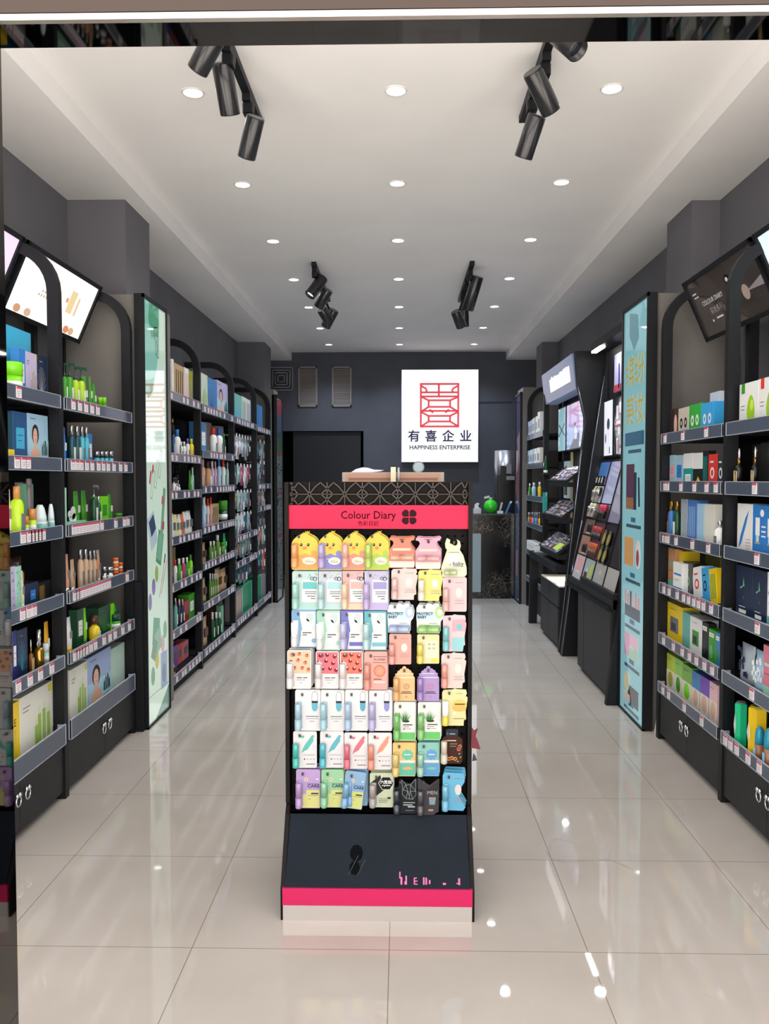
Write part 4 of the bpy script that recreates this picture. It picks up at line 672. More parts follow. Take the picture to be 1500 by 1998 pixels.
 ('bottle', 'D', 5, -1.537, 6.593, 0.453, 0.027, 0.213, 'olived', 'white', '', 'green bottle with white cap, first of four from the door, sixth shelf, fourth left rack', 'green bottle with white cap row, sixth shelf, fourth left rack'),
 ('bottle', 'D', 5, -1.539, 6.676, 0.453, 0.022, 0.203, 'olived', 'white', '', 'green bottle with white cap, second of four from the door, sixth shelf, fourth left rack', 'green bottle with white cap row, sixth shelf, fourth left rack'),
 ('bottle', 'D', 5, -1.539, 6.75, 0.453, 0.022, 0.195, 'olived', 'white', '', 'green bottle with white cap, third of four from the door, sixth shelf, fourth left rack', 'green bottle with white cap row, sixth shelf, fourth left rack'),
 ('bottle', 'D', 5, -1.539, 6.826, 0.453, 0.022, 0.186, 'olived', 'white', '', 'green bottle with white cap, fourth of four from the door, sixth shelf, fourth left rack', 'green bottle with white cap row, sixth shelf, fourth left rack'),
 ('pouch', 'D', 5, -1.55, 6.985, 0.453, 0.191, 0.216, 'kraft', 'brown', '', 'kraft seed pouch, nearer the door, sixth shelf, fourth left rack', 'kraft seed pouch row, sixth shelf, fourth left rack'),
 ('pouch', 'D', 5, -1.55, 7.201, 0.453, 0.204, 0.189, 'kraft', 'brown', '', 'kraft seed pouch, farther from the door, sixth shelf, fourth left rack', 'kraft seed pouch row, sixth shelf, fourth left rack'),
 ('pouch', 'D', 6, -1.55, 6.457, 0.1, 0.239, 0.23, 'kraft', 'brown', '', 'large kraft pouch, bottom shelf, fourth left rack', ''),
 ('bottle', 'D', 6, -1.531, 6.656, 0.1, 0.039, 0.24, 'dgreen', 'white', '', 'tall green bottle, first of three from the door, bottom shelf, fourth left rack', 'tall green bottle row, bottom shelf, fourth left rack'),
 ('bottle', 'D', 6, -1.53, 6.786, 0.1, 0.039, 0.219, 'dgreen', 'white', '', 'tall green bottle, second of three from the door, bottom shelf, fourth left rack', 'tall green bottle row, bottom shelf, fourth left rack'),
 ('bottle', 'D', 6, -1.531, 6.92, 0.1, 0.038, 0.197, 'dgreen', 'white', '', 'tall green bottle, third of three from the door, bottom shelf, fourth left rack', 'tall green bottle row, bottom shelf, fourth left rack'),
 ('box', 'D', 6, -1.55, 7.04, 0.1, 0.088, 0.238, 'sage', 'white', '', 'pale green carton, bottom shelf, fourth left rack', ''),
 ('box', 'D', 6, -1.61, 7.174, 0.1, 0.291, 0.243, 'brown', 'kraft', '', 'dark brown carton, bottom shelf, fourth left rack', ''),
 ('box', 'E', 0, -1.55, 7.746, 1.962, 0.448, 0.269, 'teal', 'sky', 'fern', 'teal printed gift box, top shelf, fifth left rack', ''),
 ('box', 'E', 0, -1.55, 8.085, 1.962, 0.224, 0.275, 'offw', 'grey', 'stripes', 'white silver carton, nearer the door, top shelf, fifth left rack', 'white silver carton row, top shelf, fifth left rack'),
 ('box', 'E', 0, -1.55, 8.315, 1.962, 0.23, 0.273, 'offw', 'grey', 'stripes', 'white silver carton, farther from the door, top shelf, fifth left rack', 'white silver carton row, top shelf, fifth left rack'),
 ('box', 'E', 6, -1.55, 7.726, 0.108, 0.387, 0.265, 'taupe', 'kraft', 'stripes', 'grey tan gift box, bottom shelf, fifth left rack', ''),
 ('box', 'E', 6, -1.55, 8.176, 0.108, 0.507, 0.28, 'emerald', 'green', 'border', 'tall emerald green box, bottom shelf, fifth left rack', ''),
 ('box', 'F', 0, -1.55, 8.824, 1.955, 0.146, 0.279, 'mblue', 'white', '', 'steel blue gift box, nearer the door, top shelf, last left rack', 'steel blue gift box row, top shelf, last left rack'),
 ('box', 'F', 0, -1.55, 9.03, 1.955, 0.225, 0.28, 'mblue', 'white', '', 'steel blue gift box, farther from the door, top shelf, last left rack', 'steel blue gift box row, top shelf, last left rack'),
 ('box', 'F', 6, -1.55, 8.854, 0.11, 0.337, 0.27, 'emerald', 'green', 'border', 'emerald green box, bottom shelf, last left rack', ''),
 ('box', 'F', 6, -1.55, 9.163, 0.11, 0.275, 0.249, 'taupe', 'brown', '', 'brown grey carton, bottom shelf, last left rack', ''),
 ('box', 'RB', 0, 1.455, 4.426, 1.643, 0.128, 0.163, 'brown', 'skin', 'hair', 'brown carton printed with hair, top shelf, second right rack', ''),
 ('box', 'RB', 0, 1.455, 4.28, 1.643, 0.158, 0.156, 'beigel', 'black', 'dots', 'beige box with two black dots, top shelf, second right rack', ''),
 ('box', 'RB', 0, 1.455, 4.116, 1.643, 0.163, 0.159, 'vgreen2', 'white', 'dots', 'green box with two round icons, top shelf, second right rack', ''),
 ('box', 'RB', 0, 1.455, 3.951, 1.643, 0.162, 0.151, 'cyan', 'white', 'dots', 'cyan blue box with two round icons, top shelf, second right rack', ''),
 ('box', 'RB', 0, 1.485, 3.94, 1.643, 0.123, 0.2, 'greyl', 'black', 'dots', 'black and white photo box, top shelf, second right rack', ''),
 ('box', 'RB', 1, 1.455, 4.443, 1.388, 0.093, 0.171, 'paqua', 'pink', 'label', 'teal blue carton, second shelf, second right rack', ''),
 ('box', 'RB', 1, 1.455, 4.334, 1.388, 0.122, 0.167, 'paqua', 'blue', 'label', 'pale aqua carton, second shelf, second right rack', ''),
 ('box', 'RB', 1, 1.455, 4.202, 1.388, 0.137, 0.097, 'teal2', 'white', 'label', 'teal carton, lowest of its stack, second shelf, second right rack', ''),
 ('box', 'RB', 1, 1.455, 4.067, 1.388, 0.13, 0.093, 'black', 'yellow', 'cap', 'black carton with yellow cap print, second shelf, second right rack', ''),
 ('ontop', 'RB', 1, 1.455, 4.202, 1.485, 0.137, 0.076, 'white', 'greyl', '', 'white carton lying on the teal carton, second shelf, second right rack', ''),
 ('ontop', 'RB', 1, 1.455, 4.067, 1.481, 0.13, 0.078, 'white', 'greyl', '', 'white carton lying on the black carton, second shelf, second right rack', ''),
 ('box', 'RB', 1, 1.455, 3.964, 1.388, 0.073, 0.178, 'black', 'teal2', 'stripes', 'slim black carton, second shelf, second right rack', ''),
 ('box', 'RB', 1, 1.455, 3.87, 1.388, 0.11, 0.159, 'red', 'white', 'emblem', 'red carton with white round emblem, second shelf, second right rack', ''),
 ('box', 'RB', 1, 1.455, 3.771, 1.388, 0.083, 0.155, 'char', 'white', 'emblem', 'charcoal carton with white round emblem, second shelf, second right rack', ''),
 ('bottle', 'RB', 2, 1.436, 4.449, 1.11, 0.039, 0.199, 'dred', 'gold', '', 'dark red tube with gold cap, third shelf, second right rack', ''),
 ('bottle', 'RB', 2, 1.436, 4.434, 1.11, 0.037, 0.202, 'blue', 'gold', '', 'blue tube with gold cap, third shelf, second right rack', ''),
 ('bottle', 'RB', 2, 1.434, 4.346, 1.11, 0.041, 0.204, 'dgreen', 'gold', '', 'green tube with gold cap, third shelf, second right rack', ''),
 ('box', 'RB', 2, 1.455, 4.252, 1.11, 0.094, 0.217, 'greyb', 'silver', 'speck', 'grey translucent box, third shelf, second right rack', ''),
 ('box', 'RB', 2, 1.455, 4.136, 1.11, 0.121, 0.215, 'blueb', 'pblue', 'stripes', 'cobalt blue box, third shelf, second right rack', ''),
 ('box', 'RB', 2, 1.455, 4.02, 1.11, 0.092, 0.202, 'pblue', 'white', '', 'light blue gloss box, third shelf, second right rack', ''),
 ('box', 'RB', 2, 1.455, 3.902, 1.11, 0.123, 0.203, 'offw', 'lilac', '', 'pearl white box, third shelf, second right rack', ''),
 ('bottle', 'RB', 2, 1.425, 3.754, 1.11, 0.051, 0.132, 'white', 'silver', '', 'squat white bottle, third shelf, second right rack', ''),
 ('box', 'RB', 3, 1.455, 4.433, 0.837, 0.114, 0.221, 'tan', 'teal', 'bands', 'tan and teal carton, fourth shelf, second right rack', ''),
 ('box', 'RB', 3, 1.475, 4.391, 0.837, 0.171, 0.216, 'yellow', 'beigel', 'bands', 'yellow and grey carton, fourth shelf, second right rack', ''),
 ('box', 'RB', 3, 1.425, 4.247, 0.837, 0.138, 0.163, 'white', 'blue', 'bands', 'white carton with blue base, fourth shelf, second right rack', ''),
 ('box', 'RB', 3, 1.455, 4.18, 0.837, 0.145, 0.171, 'black', 'sage', 'emblem', 'black carton printed with a cat outline, fourth shelf, second right rack', ''),
 ('box', 'RB', 3, 1.655, 4.386, 0.837, 0.209, 0.194, 'olive', 'amber', '', 'dim yellow carton, fourth shelf, second right rack', ''),
 ('lean', 'RB', 3, 1.455, 4.034, 0.837, 0.123, 0.151, 'white', 'red', 'emblem', 'leaning white and red carton, fourth shelf, second right rack', ''),
 ('lean', 'RB', 3, 1.455, 3.925, 0.837, 0.089, 0.16, 'cyan', 'black', 'emblem', 'leaning turquoise carton, fourth shelf, second right rack', ''),
 ('box', 'RB', 3, 1.535, 4.095, 0.837, 0.124, 0.153, 'char', 'grey', 'speck', 'dark patterned carton, fourth shelf, second right rack', ''),
 ('lean', 'RB', 3, 1.455, 3.827, 0.837, 0.086, 0.166, 'yellow', 'green', 'stripes', 'leaning yellow carton, fourth shelf, second right rack', ''),
 ('box', 'RB', 4, 1.455, 4.373, 0.562, 0.234, 0.202, 'yellow', 'grey', 'window', 'large yellow carton, fifth shelf, second right rack', ''),
 ('box', 'RB', 4, 1.455, 4.197, 0.562, 0.113, 0.186, 'teal', 'sage', 'speck', 'teal patterned carton, fifth shelf, second right rack', ''),
 ('box', 'RB', 4, 1.455, 4.057, 0.562, 0.162, 0.183, 'white', 'green', 'window', 'white and green carton, fifth shelf, second right rack', ''),
 ('box', 'RB', 4, 1.455, 3.933, 0.562, 0.081, 0.182, 'black', 'white', 'tag', 'black carton with white tag, fifth shelf, second right rack', ''),
 ('box', 'RB', 4, 1.455, 3.847, 0.562, 0.084, 0.164, 'green', 'sage', 'tag', 'grass green carton, fifth shelf, second right rack', ''),
 ('box', 'RB', 4, 1.455, 3.774, 0.562, 0.056, 0.162, 'mblue', 'green', 'tag', 'blue and green carton, fifth shelf, second right rack', ''),
 ('box', 'RB', 5, 1.455, 4.425, 0.293, 0.13, 0.19, 'yelgreen', 'olive', 'bottom', 'yellow green wax strip box, bottom shelf, second right rack', ''),
 ('box', 'RB', 5, 1.455, 4.301, 0.293, 0.113, 0.193, 'greenl', 'green', 'bottom', 'pale green wax strip box, bottom shelf, second right rack', ''),
 ('box', 'RB', 5, 1.455, 4.172, 0.293, 0.139, 0.188, 'greenm', 'limeg', 'bottom', 'leaf green wax strip box, bottom shelf, second right rack', ''),
 ('box', 'RB', 5, 1.455, 4.046, 0.293, 0.109, 0.184, 'mblue', 'skin', 'bottom', 'blue box printed with legs, bottom shelf, second right rack', ''),
 ('box', 'RB', 5, 1.455, 3.93, 0.293, 0.115, 0.186, 'violet', 'skin', 'bottom', 'violet box printed with legs, bottom shelf, second right rack', ''),
 ('box', 'RB', 5, 1.455, 3.82, 0.293, 0.096, 0.187, 'rosew', 'skin', 'bottom', 'rose white box printed with legs, bottom shelf, second right rack', ''),
 ('box', 'RA', 0, 1.455, 3.486, 1.643, 0.187, 0.192, 'white', 'green', 'avocado', 'white carton with green avocado print, top shelf, nearest right rack', ''),
 ('box', 'RA', 0, 1.455, 3.303, 1.643, 0.174, 0.193, 'white', 'red', 'avocado', 'white carton with red tab and avocado print, top shelf, nearest right rack', ''),
 ('box', 'RA', 1, 1.515, 3.496, 1.388, 0.168, 0.189, 'black', 'gold', 'tinyl', 'black serum carton, farther from the door, second shelf, nearest right rack', 'black serum carton row, second shelf, nearest right rack'),
 ('box', 'RA', 1, 1.515, 3.341, 1.388, 0.137, 0.185, 'black', 'gold', 'tinyl', 'black serum carton, nearer the door, second shelf, nearest right rack', 'black serum carton row, second shelf, nearest right rack'),
 ('box', 'RA', 1, 1.505, 3.434, 1.388, 0.088, 0.194, 'black', 'grey', '', 'glossy black tall carton, second shelf, nearest right rack', ''),
 ('dropper', 'RA', 1, 1.427, 3.544, 1.388, 0.036, 0.173, 'blackg', 'gold', '', 'black serum bottle with gold dropper, farther from the door, second shelf, nearest right rack', 'black serum bottle with gold dropper row, second shelf, nearest right rack'),
 ('dropper', 'RA', 1, 1.432, 3.386, 1.388, 0.027, 0.173, 'blackg', 'gold', '', 'black serum bottle with gold dropper, nearer the door, second shelf, nearest right rack', 'black serum bottle with gold dropper row, second shelf, nearest right rack'),
 ('box', 'RA', 2, 1.455, 3.504, 1.11, 0.152, 0.216, 'white', 'blue', 'syringe', 'white carton printed with a blue syringe, third shelf, nearest right rack', ''),
 ('box', 'RA', 2, 1.455, 3.313, 1.11, 0.224, 0.215, 'blue', 'pblue', 'lamps', 'blue carton printed with pump bottles, third shelf, nearest right rack', ''),
 ('box', 'RA', 3, 1.455, 3.499, 0.837, 0.163, 0.224, 'navy', 'sage', 'star', 'navy carton with a green star, farther from the door, fourth shelf, nearest right rack', 'navy carton with a green star row, fourth shelf, nearest right rack'),
 ('box', 'RA', 3, 1.455, 3.347, 0.837, 0.134, 0.223, 'navy', 'sage', 'star', 'navy carton with a green star, nearer the door, fourth shelf, nearest right rack', 'navy carton with a green star row, fourth shelf, nearest right rack'),
 ('box', 'RA', 3, 1.455, 3.231, 0.837, 0.092, 0.225, 'white', 'teal', 'bands', 'white and teal carton, fourth shelf, nearest right rack', ''),
 ('pouch', 'RA', 4, 1.455, 3.511, 0.562, 0.139, 0.164, 'greyb', 'navy', 'speck', 'grey hair care pouch, fifth shelf, nearest right rack', ''),
 ('pouch', 'RA', 4, 1.455, 3.371, 0.562, 0.134, 0.161, 'pblue', 'white', 'speck', 'light blue hair care pouch, fifth shelf, nearest right rack', ''),
 ('box', 'RA', 4, 1.455, 3.245, 0.562, 0.113, 0.206, 'rose', 'mint', 'bands', 'pink holographic box, fifth shelf, nearest right rack', ''),
 ('box', 'RA', 4, 1.655, 3.498, 0.562, 0.164, 0.128, 'black', 'white', 'tag', 'black carton with white tag, fifth shelf, nearest right rack', ''),
 ('hexcan', 'RA', 5, 1.428, 3.505, 0.293, 0.055, 0.186, 'vteal', 'white', '', 'green hexagonal canister, bottom shelf, nearest right rack', ''),
 ('hexcan', 'RA', 5, 1.425, 3.362, 0.293, 0.078, 0.209, 'yellow2', 'gold', '', 'yellow hexagonal canister, bottom shelf, nearest right rack', ''),
 ('domecap', 'RA', 5, 1.425, 3.294, 0.293, 0.038, 0.142, 'tealb', 'orange', '', 'teal domed bottle, farther from the door, bottom shelf, nearest right rack', 'teal domed bottle row, bottom shelf, nearest right rack'),
 ('domecap', 'RA', 5, 1.425, 3.212, 0.293, 0.041, 0.16, 'tealb', 'orange', '', 'teal domed bottle, nearer the door, bottom shelf, nearest right rack', 'teal domed bottle row, bottom shelf, nearest right rack'),
 ('box', 'G', 0, 1.41, 9.138, 1.888, 0.133, 0.179, 'pblue', 'grey', 'label', 'pale blue carton, top shelf, far right rack', ''),
 ('box', 'G', 0, 1.41, 8.985, 1.888, 0.116, 0.183, 'lilac', 'grey', 'label', 'lilac carton, top shelf, far right rack', ''),
 ('box', 'G', 0, 1.41, 8.846, 1.888, 0.119, 0.192, 'white', 'grey', 'label', 'white carton, third of three from the door, top shelf, far right rack', 'white carton row, top shelf, far right rack'),
 ('box', 'G', 0, 1.41, 8.731, 1.888, 0.072, 0.197, 'sage', 'grey', 'label', 'grey green carton, top shelf, far right rack', ''),
 ('box', 'G', 0, 1.41, 8.625, 1.888, 0.103, 0.198, 'white', 'grey', 'label', 'white carton, second of three from the door, top shelf, far right rack', 'white carton row, top shelf, far right rack'),
 ('box', 'G', 0, 1.41, 8.491, 1.888, 0.13, 0.232, 'white', 'grey', 'label', 'white carton, first of three from the door, top shelf, far right rack', 'white carton row, top shelf, far right rack'),
 ('box', 'G', 1, 1.41, 9.142, 1.568, 0.146, 0.177, 'pblue', 'grey', 'label', 'pale blue slim carton, second shelf, far right rack', ''),
 ('box', 'G', 1, 1.41, 8.98, 1.568, 0.135, 0.181, 'white', 'grey', 'label', 'white slim carton, farther from the door, second shelf, far right rack', 'white slim carton row, second shelf, far right rack'),
 ('box', 'G', 1, 1.41, 8.832, 1.568, 0.119, 0.185, 'paqua', 'grey', 'label', 'pale aqua slim carton, second shelf, far right rack', ''),
 ('box', 'G', 1, 1.41, 8.694, 1.568, 0.114, 0.185, 'white', 'grey', 'label', 'white slim carton, nearer the door, second shelf, far right rack', 'white slim carton row, second shelf, far right rack'),
 ('box', 'G', 1, 1.41, 8.512, 1.568, 0.205, 0.187, 'offw', 'grey', 'label', 'ivory slim carton, second shelf, far right rack', ''),
 ('bottle', 'G', 2, 1.41, 9.15, 1.22, 0.034, 0.163, 'green', 'white', '', 'green bottle, third shelf, far right rack', ''),
 ('bottle', 'G', 2, 1.41, 8.92, 1.22, 0.055, 0.173, 'pblue', 'white', '', 'pale blue bottle, third shelf, far right rack', ''),
 ('bottle', 'G', 2, 1.41, 8.521, 1.22, 0.042, 0.18, 'yellow', 'white', '', 'yellow bottle, third shelf, far right rack', ''),
 ('polish', 'G', 3, 1.41, 9.192, 0.928, 0.022, 0.132, 'green', 'silver', '', 'green nail polish bottle, fourth shelf, far right rack', ''),
 ('polish', 'G', 3, 1.41, 9.136, 0.928, 0.022, 0.137, 'orange', 'silver', '', 'orange nail polish bottle, fourth shelf, far right rack', ''),
 ('polish', 'G', 3, 1.41, 9.016, 0.928, 0.022, 0.141, 'red', 'silver', '', 'red nail polish bottle, fourth shelf, far right rack', ''),
 ('polish', 'G', 3, 1.41, 8.899, 0.928, 0.021, 0.146, 'pink', 'silver', '', 'pink nail polish bottle, fourth shelf, far right rack', ''),
 ('polish', 'G', 3, 1.41, 8.785, 0.928, 0.021, 0.151, 'blue', 'silver', '', 'blue nail polish bottle, fourth shelf, far right rack', ''),
 ('polish', 'G', 3, 1.41, 8.674, 0.928, 0.021, 0.155, 'teal', 'silver', '', 'teal nail polish bottle, fourth shelf, far right rack', ''),
 ('polish', 'G', 3, 1.41, 8.566, 0.928, 0.021, 0.159, 'violet', 'silver', '', 'violet nail polish bottle, fourth shelf, far right rack', ''),
 ('polish', 'G', 3, 1.41, 8.46, 0.928, 0.02, 0.164, 'yellow', 'silver', '', 'yellow nail polish bottle, fourth shelf, far right rack', ''),
 ('box', 'G', 4, 1.41, 8.912, 0.62, 0.657, 0.13, 'white', 'pink', 'bands', 'white and pink carton, fifth shelf, far right rack', ''),
]

for k, rk, s, x, y, z, w, h, c1, c2, opt, lab, grp in ITEMS:
    rz = pi/2 if x < 0 else -pi/2
    if k in ('stack3', 'stack2'):
        n = int(k[-1])
        for i in range(n):
            nm = ('lowest','middle','topmost')[i] if n == 3 else ('lower','upper')[i]
            place('jar', w, h/n, c1, c2, opt, (x,y,z+i*h/n), rz, nm+' '+lab.replace('orange jar','orange jar of the '+('taller' if n==3 else 'shorter')+' stack'), 'stacked orange jars')
    else:
        o = place(k, w, h, c1, c2, opt, (x,y,z), rz, lab, grp)
        if k == 'lean': o.rotation_euler = (0.0, radians(-11), rz); o.location.z += .012
# ------------------------------------------------------------------ centre merchandising stand
SX0, SX1 = -.383, .229; SC = (SX0+SX1)/2; SWD = SX1-SX0
M_PINK = mat('hot_pink_vinyl', '#b8103a', .6, spec=.3); M_PINK2 = mat('hot_pink_vinyl_base', '#b41850', .6, spec=.3)
M_PANEL = noisy('navy_black_panel', '#0f161f', '#121a24', 8, .6, spec=.12); M_STAND = noisy('stand_black_enamel', '#0c0909', '#100d0c', 20, .55, spec=.15)
st = empty('merchandising_stand', 'tall black peg board stand with pink header and base, hung with lip balm packs', 'display stand', (SC, 2.6, 0))
hw = SWD/2
prof = [(.0,0.0),(.0,.10),(.115,.30),(.15,.335),(.15,1.42),(.62,1.42),(.62,0)]     # (y,z) side silhouette
for s in (-1, 1):
    a = MB(); x0, x1 = (s*hw - (.006 if s>0 else .008), s*hw + .008) if s > 0 else (s*hw-.008, s*hw+.006)
    n = len(prof); a.add([(x0,y,z) for y,z in prof]+[(x1,y,z) for y,z in prof], [list(range(n)), list(range(n,2*n))[::-1]]+[[i,(i+1)%n,n+(i+1)%n,n+i][::-1] for i in range(n)], M_STAND)
    a.box(x0,x1,.13,.15,.335,1.42,M_STAND); a.build('side_panel', st)
a = MB(); a.box(-hw+.0,hw-.0,-.002,.03,.0,.052,M_STEEL); a.build('steel_kickplate', st, label='brushed steel kickplate')
a = MB(); a.box(-hw-.001,hw+.001,-.006,.03,.052,.108,M_PINK2); a.build('pink_base_band', st, label='hot pink base band')
a = MB(); vs=[(-hw+.006,.0,.108),(hw-.006,.0,.108),(hw-.012,.112,.305),(-hw+.012,.112,.305),(-hw+.006,.02,.108),(hw-.006,.02,.108),(hw-.012,.13,.305),(-hw+.012,.13,.305)]
a.add(vs,[(0,1,2,3),(4,7,6,5),(0,4,5,1),(3,2,6,7),(0,3,7,4),(1,5,6,2)],M_PANEL); fp = a.build('front_panel', st)
tilt = math.atan2(.112,.197); TP = Matrix.Translation((0,0,.108)) @ Matrix.Rotation(-tilt,4,'X')
a = MB(); ink = mat('torn_sticker_black','#06080a',.8,spec=.05); gr = mat('sticker_residue','#3a4048',.8,spec=.1)
for cx,cz,r in ((-.07,.105,.022),(-.075,.06,.018)): a.add([(cx+r*cos(t), -.0008, cz+r*1.2*sin(t)) for t in [2*pi*i/9 for i in range(9)]], [list(range(9))], ink, M=TP)
for k in range(9): a.line((-.095+.006*k,.04+.011*(k%5)),(-.088+.006*k,.05+.012*(k%5)),.002,-.0012,gr,TP)
a.build('worn_sticker', st)
a = MB(); pk = mat('flaking_pink_letter','#d65a94',.5)
for x,pieces in ((.075,((0,0,.006,.022),(-.004,.018,.004,.02))),(.088,((0,0,.008,.01),(.003,.008,.005,.018))),(.118,((0,0,.004,.02),(0,0,.012,.003),(0,.009,.012,.003),(0,.018,.01,.003))),(.148,((0,0,.005,.022),)),(.156,((0,0,.005,.021),)),(.167,((0,.002,.005,.012),)),(.212,((0,0,.010,.006),)),(.262,((0,0,.006,.02),(-.006,.003,.012,.003)))):
    for dx,dz,w_,h_ in pieces: a.rect(x+dx,x+dx+w_,.012+dz,.012+dz+h_,-.001,pk,TP)
a.build('flaking_letters', st)
a = MB(); a.box(-hw+.006,hw-.006,.112,.3,.295,.305,M_STAND); a.build('ledge', st)
# peg board with punched holes
a = MB(); a.box(-hw+.006,hw-.006,.185,.2,.30,1.30,M_STAND); hole = mat('punched_hole','#010101',1.0,spec=0.0)
for iz in range(38):
    for ix in range(24):
        x = -hw+.02+ix*.0248; z = .33+iz*.0252
        a.add([(x+.0034*cos(2*pi*k/6), .1845, z+.0034*sin(2*pi*k/6)) for k in range(6)], [list(range(6))], hole)
a.build('peg_board', st)
a = MB(); a.box(-hw+.006,hw-.006,.21,.61,.30,1.41,M_STAND); a.build('core', st)
# header: pierced pattern panel and pink sign
a = MB(); a.box(-hw+.004,hw-.004,.158,.20,1.34,1.421,mat('header_black','#0a0807',.6,spec=.1)); a.build('header_box', st)
a = MB(); ln = mat('fret_brown','#3c332e',.5,spec=.3); z0,z1=1.344,1.419; zm=(z0+z1)/2-.002; y=.150
def bar(p,q,w=.004): 
    L=Vector((q[0]-p[0],q[1]-p[1])); ang=atan2(L.y,L.x); T=Matrix.Translation((p[0],y,p[1]))@Matrix.Rotation(-ang,4,'Y'); a.box(0,L.length,0,.008,-w/2,w/2,ln,T)
bar((-hw+.006,zm),(hw-.006,zm),.003)
k=0; x=-hw+.012
P_=.1185
for k in range(-1,6):
    xc=-.232+k*P_*1.0
    for q in (xc, ):
        if abs(q)<hw-.004: bar((q,z0),(q,z1),.003)
    xd=xc+P_/2
    pts=[((xd-.022,z1),(xc+.018,z1-.016)),((xc+.018,z1-.016),(xc,zm)),((xd+.022,z1),(xc+P_-.018,z1-.016)),((xc+P_-.018,z1-.016),(xc+P_,zm)),((xd-.022,z1),(xd+.02,zm)),((xd+.022,z1),(xd-.02,zm)),((xd-.02,zm),(xd+.02,z0)),((xd+.02,zm),(xd-.02,z0)),((xd,z0),(xd,z1)),((xc,zm),(xc+.018,z0+.012)),((xc+P_,zm),(xc+P_-.018,z0+.012)),((xc+.018,z0+.012),(xd-.02,z0)),((xc+P_-.018,z0+.012),(xd+.02,z0))]
    for p,q in pts:
        p=(max(-hw+.008,min(hw-.008,p[0])),p[1]); q=(max(-hw+.008,min(hw-.008,q[0])),q[1])
        if abs(p[0]-q[0])+abs(p[1]-q[1])>.004 and not (abs(p[0])>=hw-.008 and abs(q[0])>=hw-.008): bar(p,q)
a.build('fretwork', st)
a = MB(); a.box(-hw-.004,hw-.004,.140,.158,1.264,1.343,M_PINK); hd = a.build('header_sign', st, label='hot pink header sign')
inkp = mat('header_lettering','#26060e',.8,spec=.1)
a = MB(); a.text('Colour Diary', .037, inkp, -.034, 1.309, .1388, sx=.92, bold=.006); a.text('色彩日記', .0175, inkp, -.034, 1.281, .1388); a.build('lettering', hd)
a = MB()
for sx_ in (-1,1):
    for sz_ in (-1,1):
        cx,cz=.103,1.3035
        a.flat([(cx+sx_*u,cz+sz_*v) for u,v in ((.0015,.0015),(.020,.0015),(.025,.009),(.023,.018),(.014,.0245),(.008,.025),(.0015,.018))][::sx_*sz_], .1388, mat('clover_dark','#2a1218',.8,spec=.1))
a.build('clover_emblem', hd)

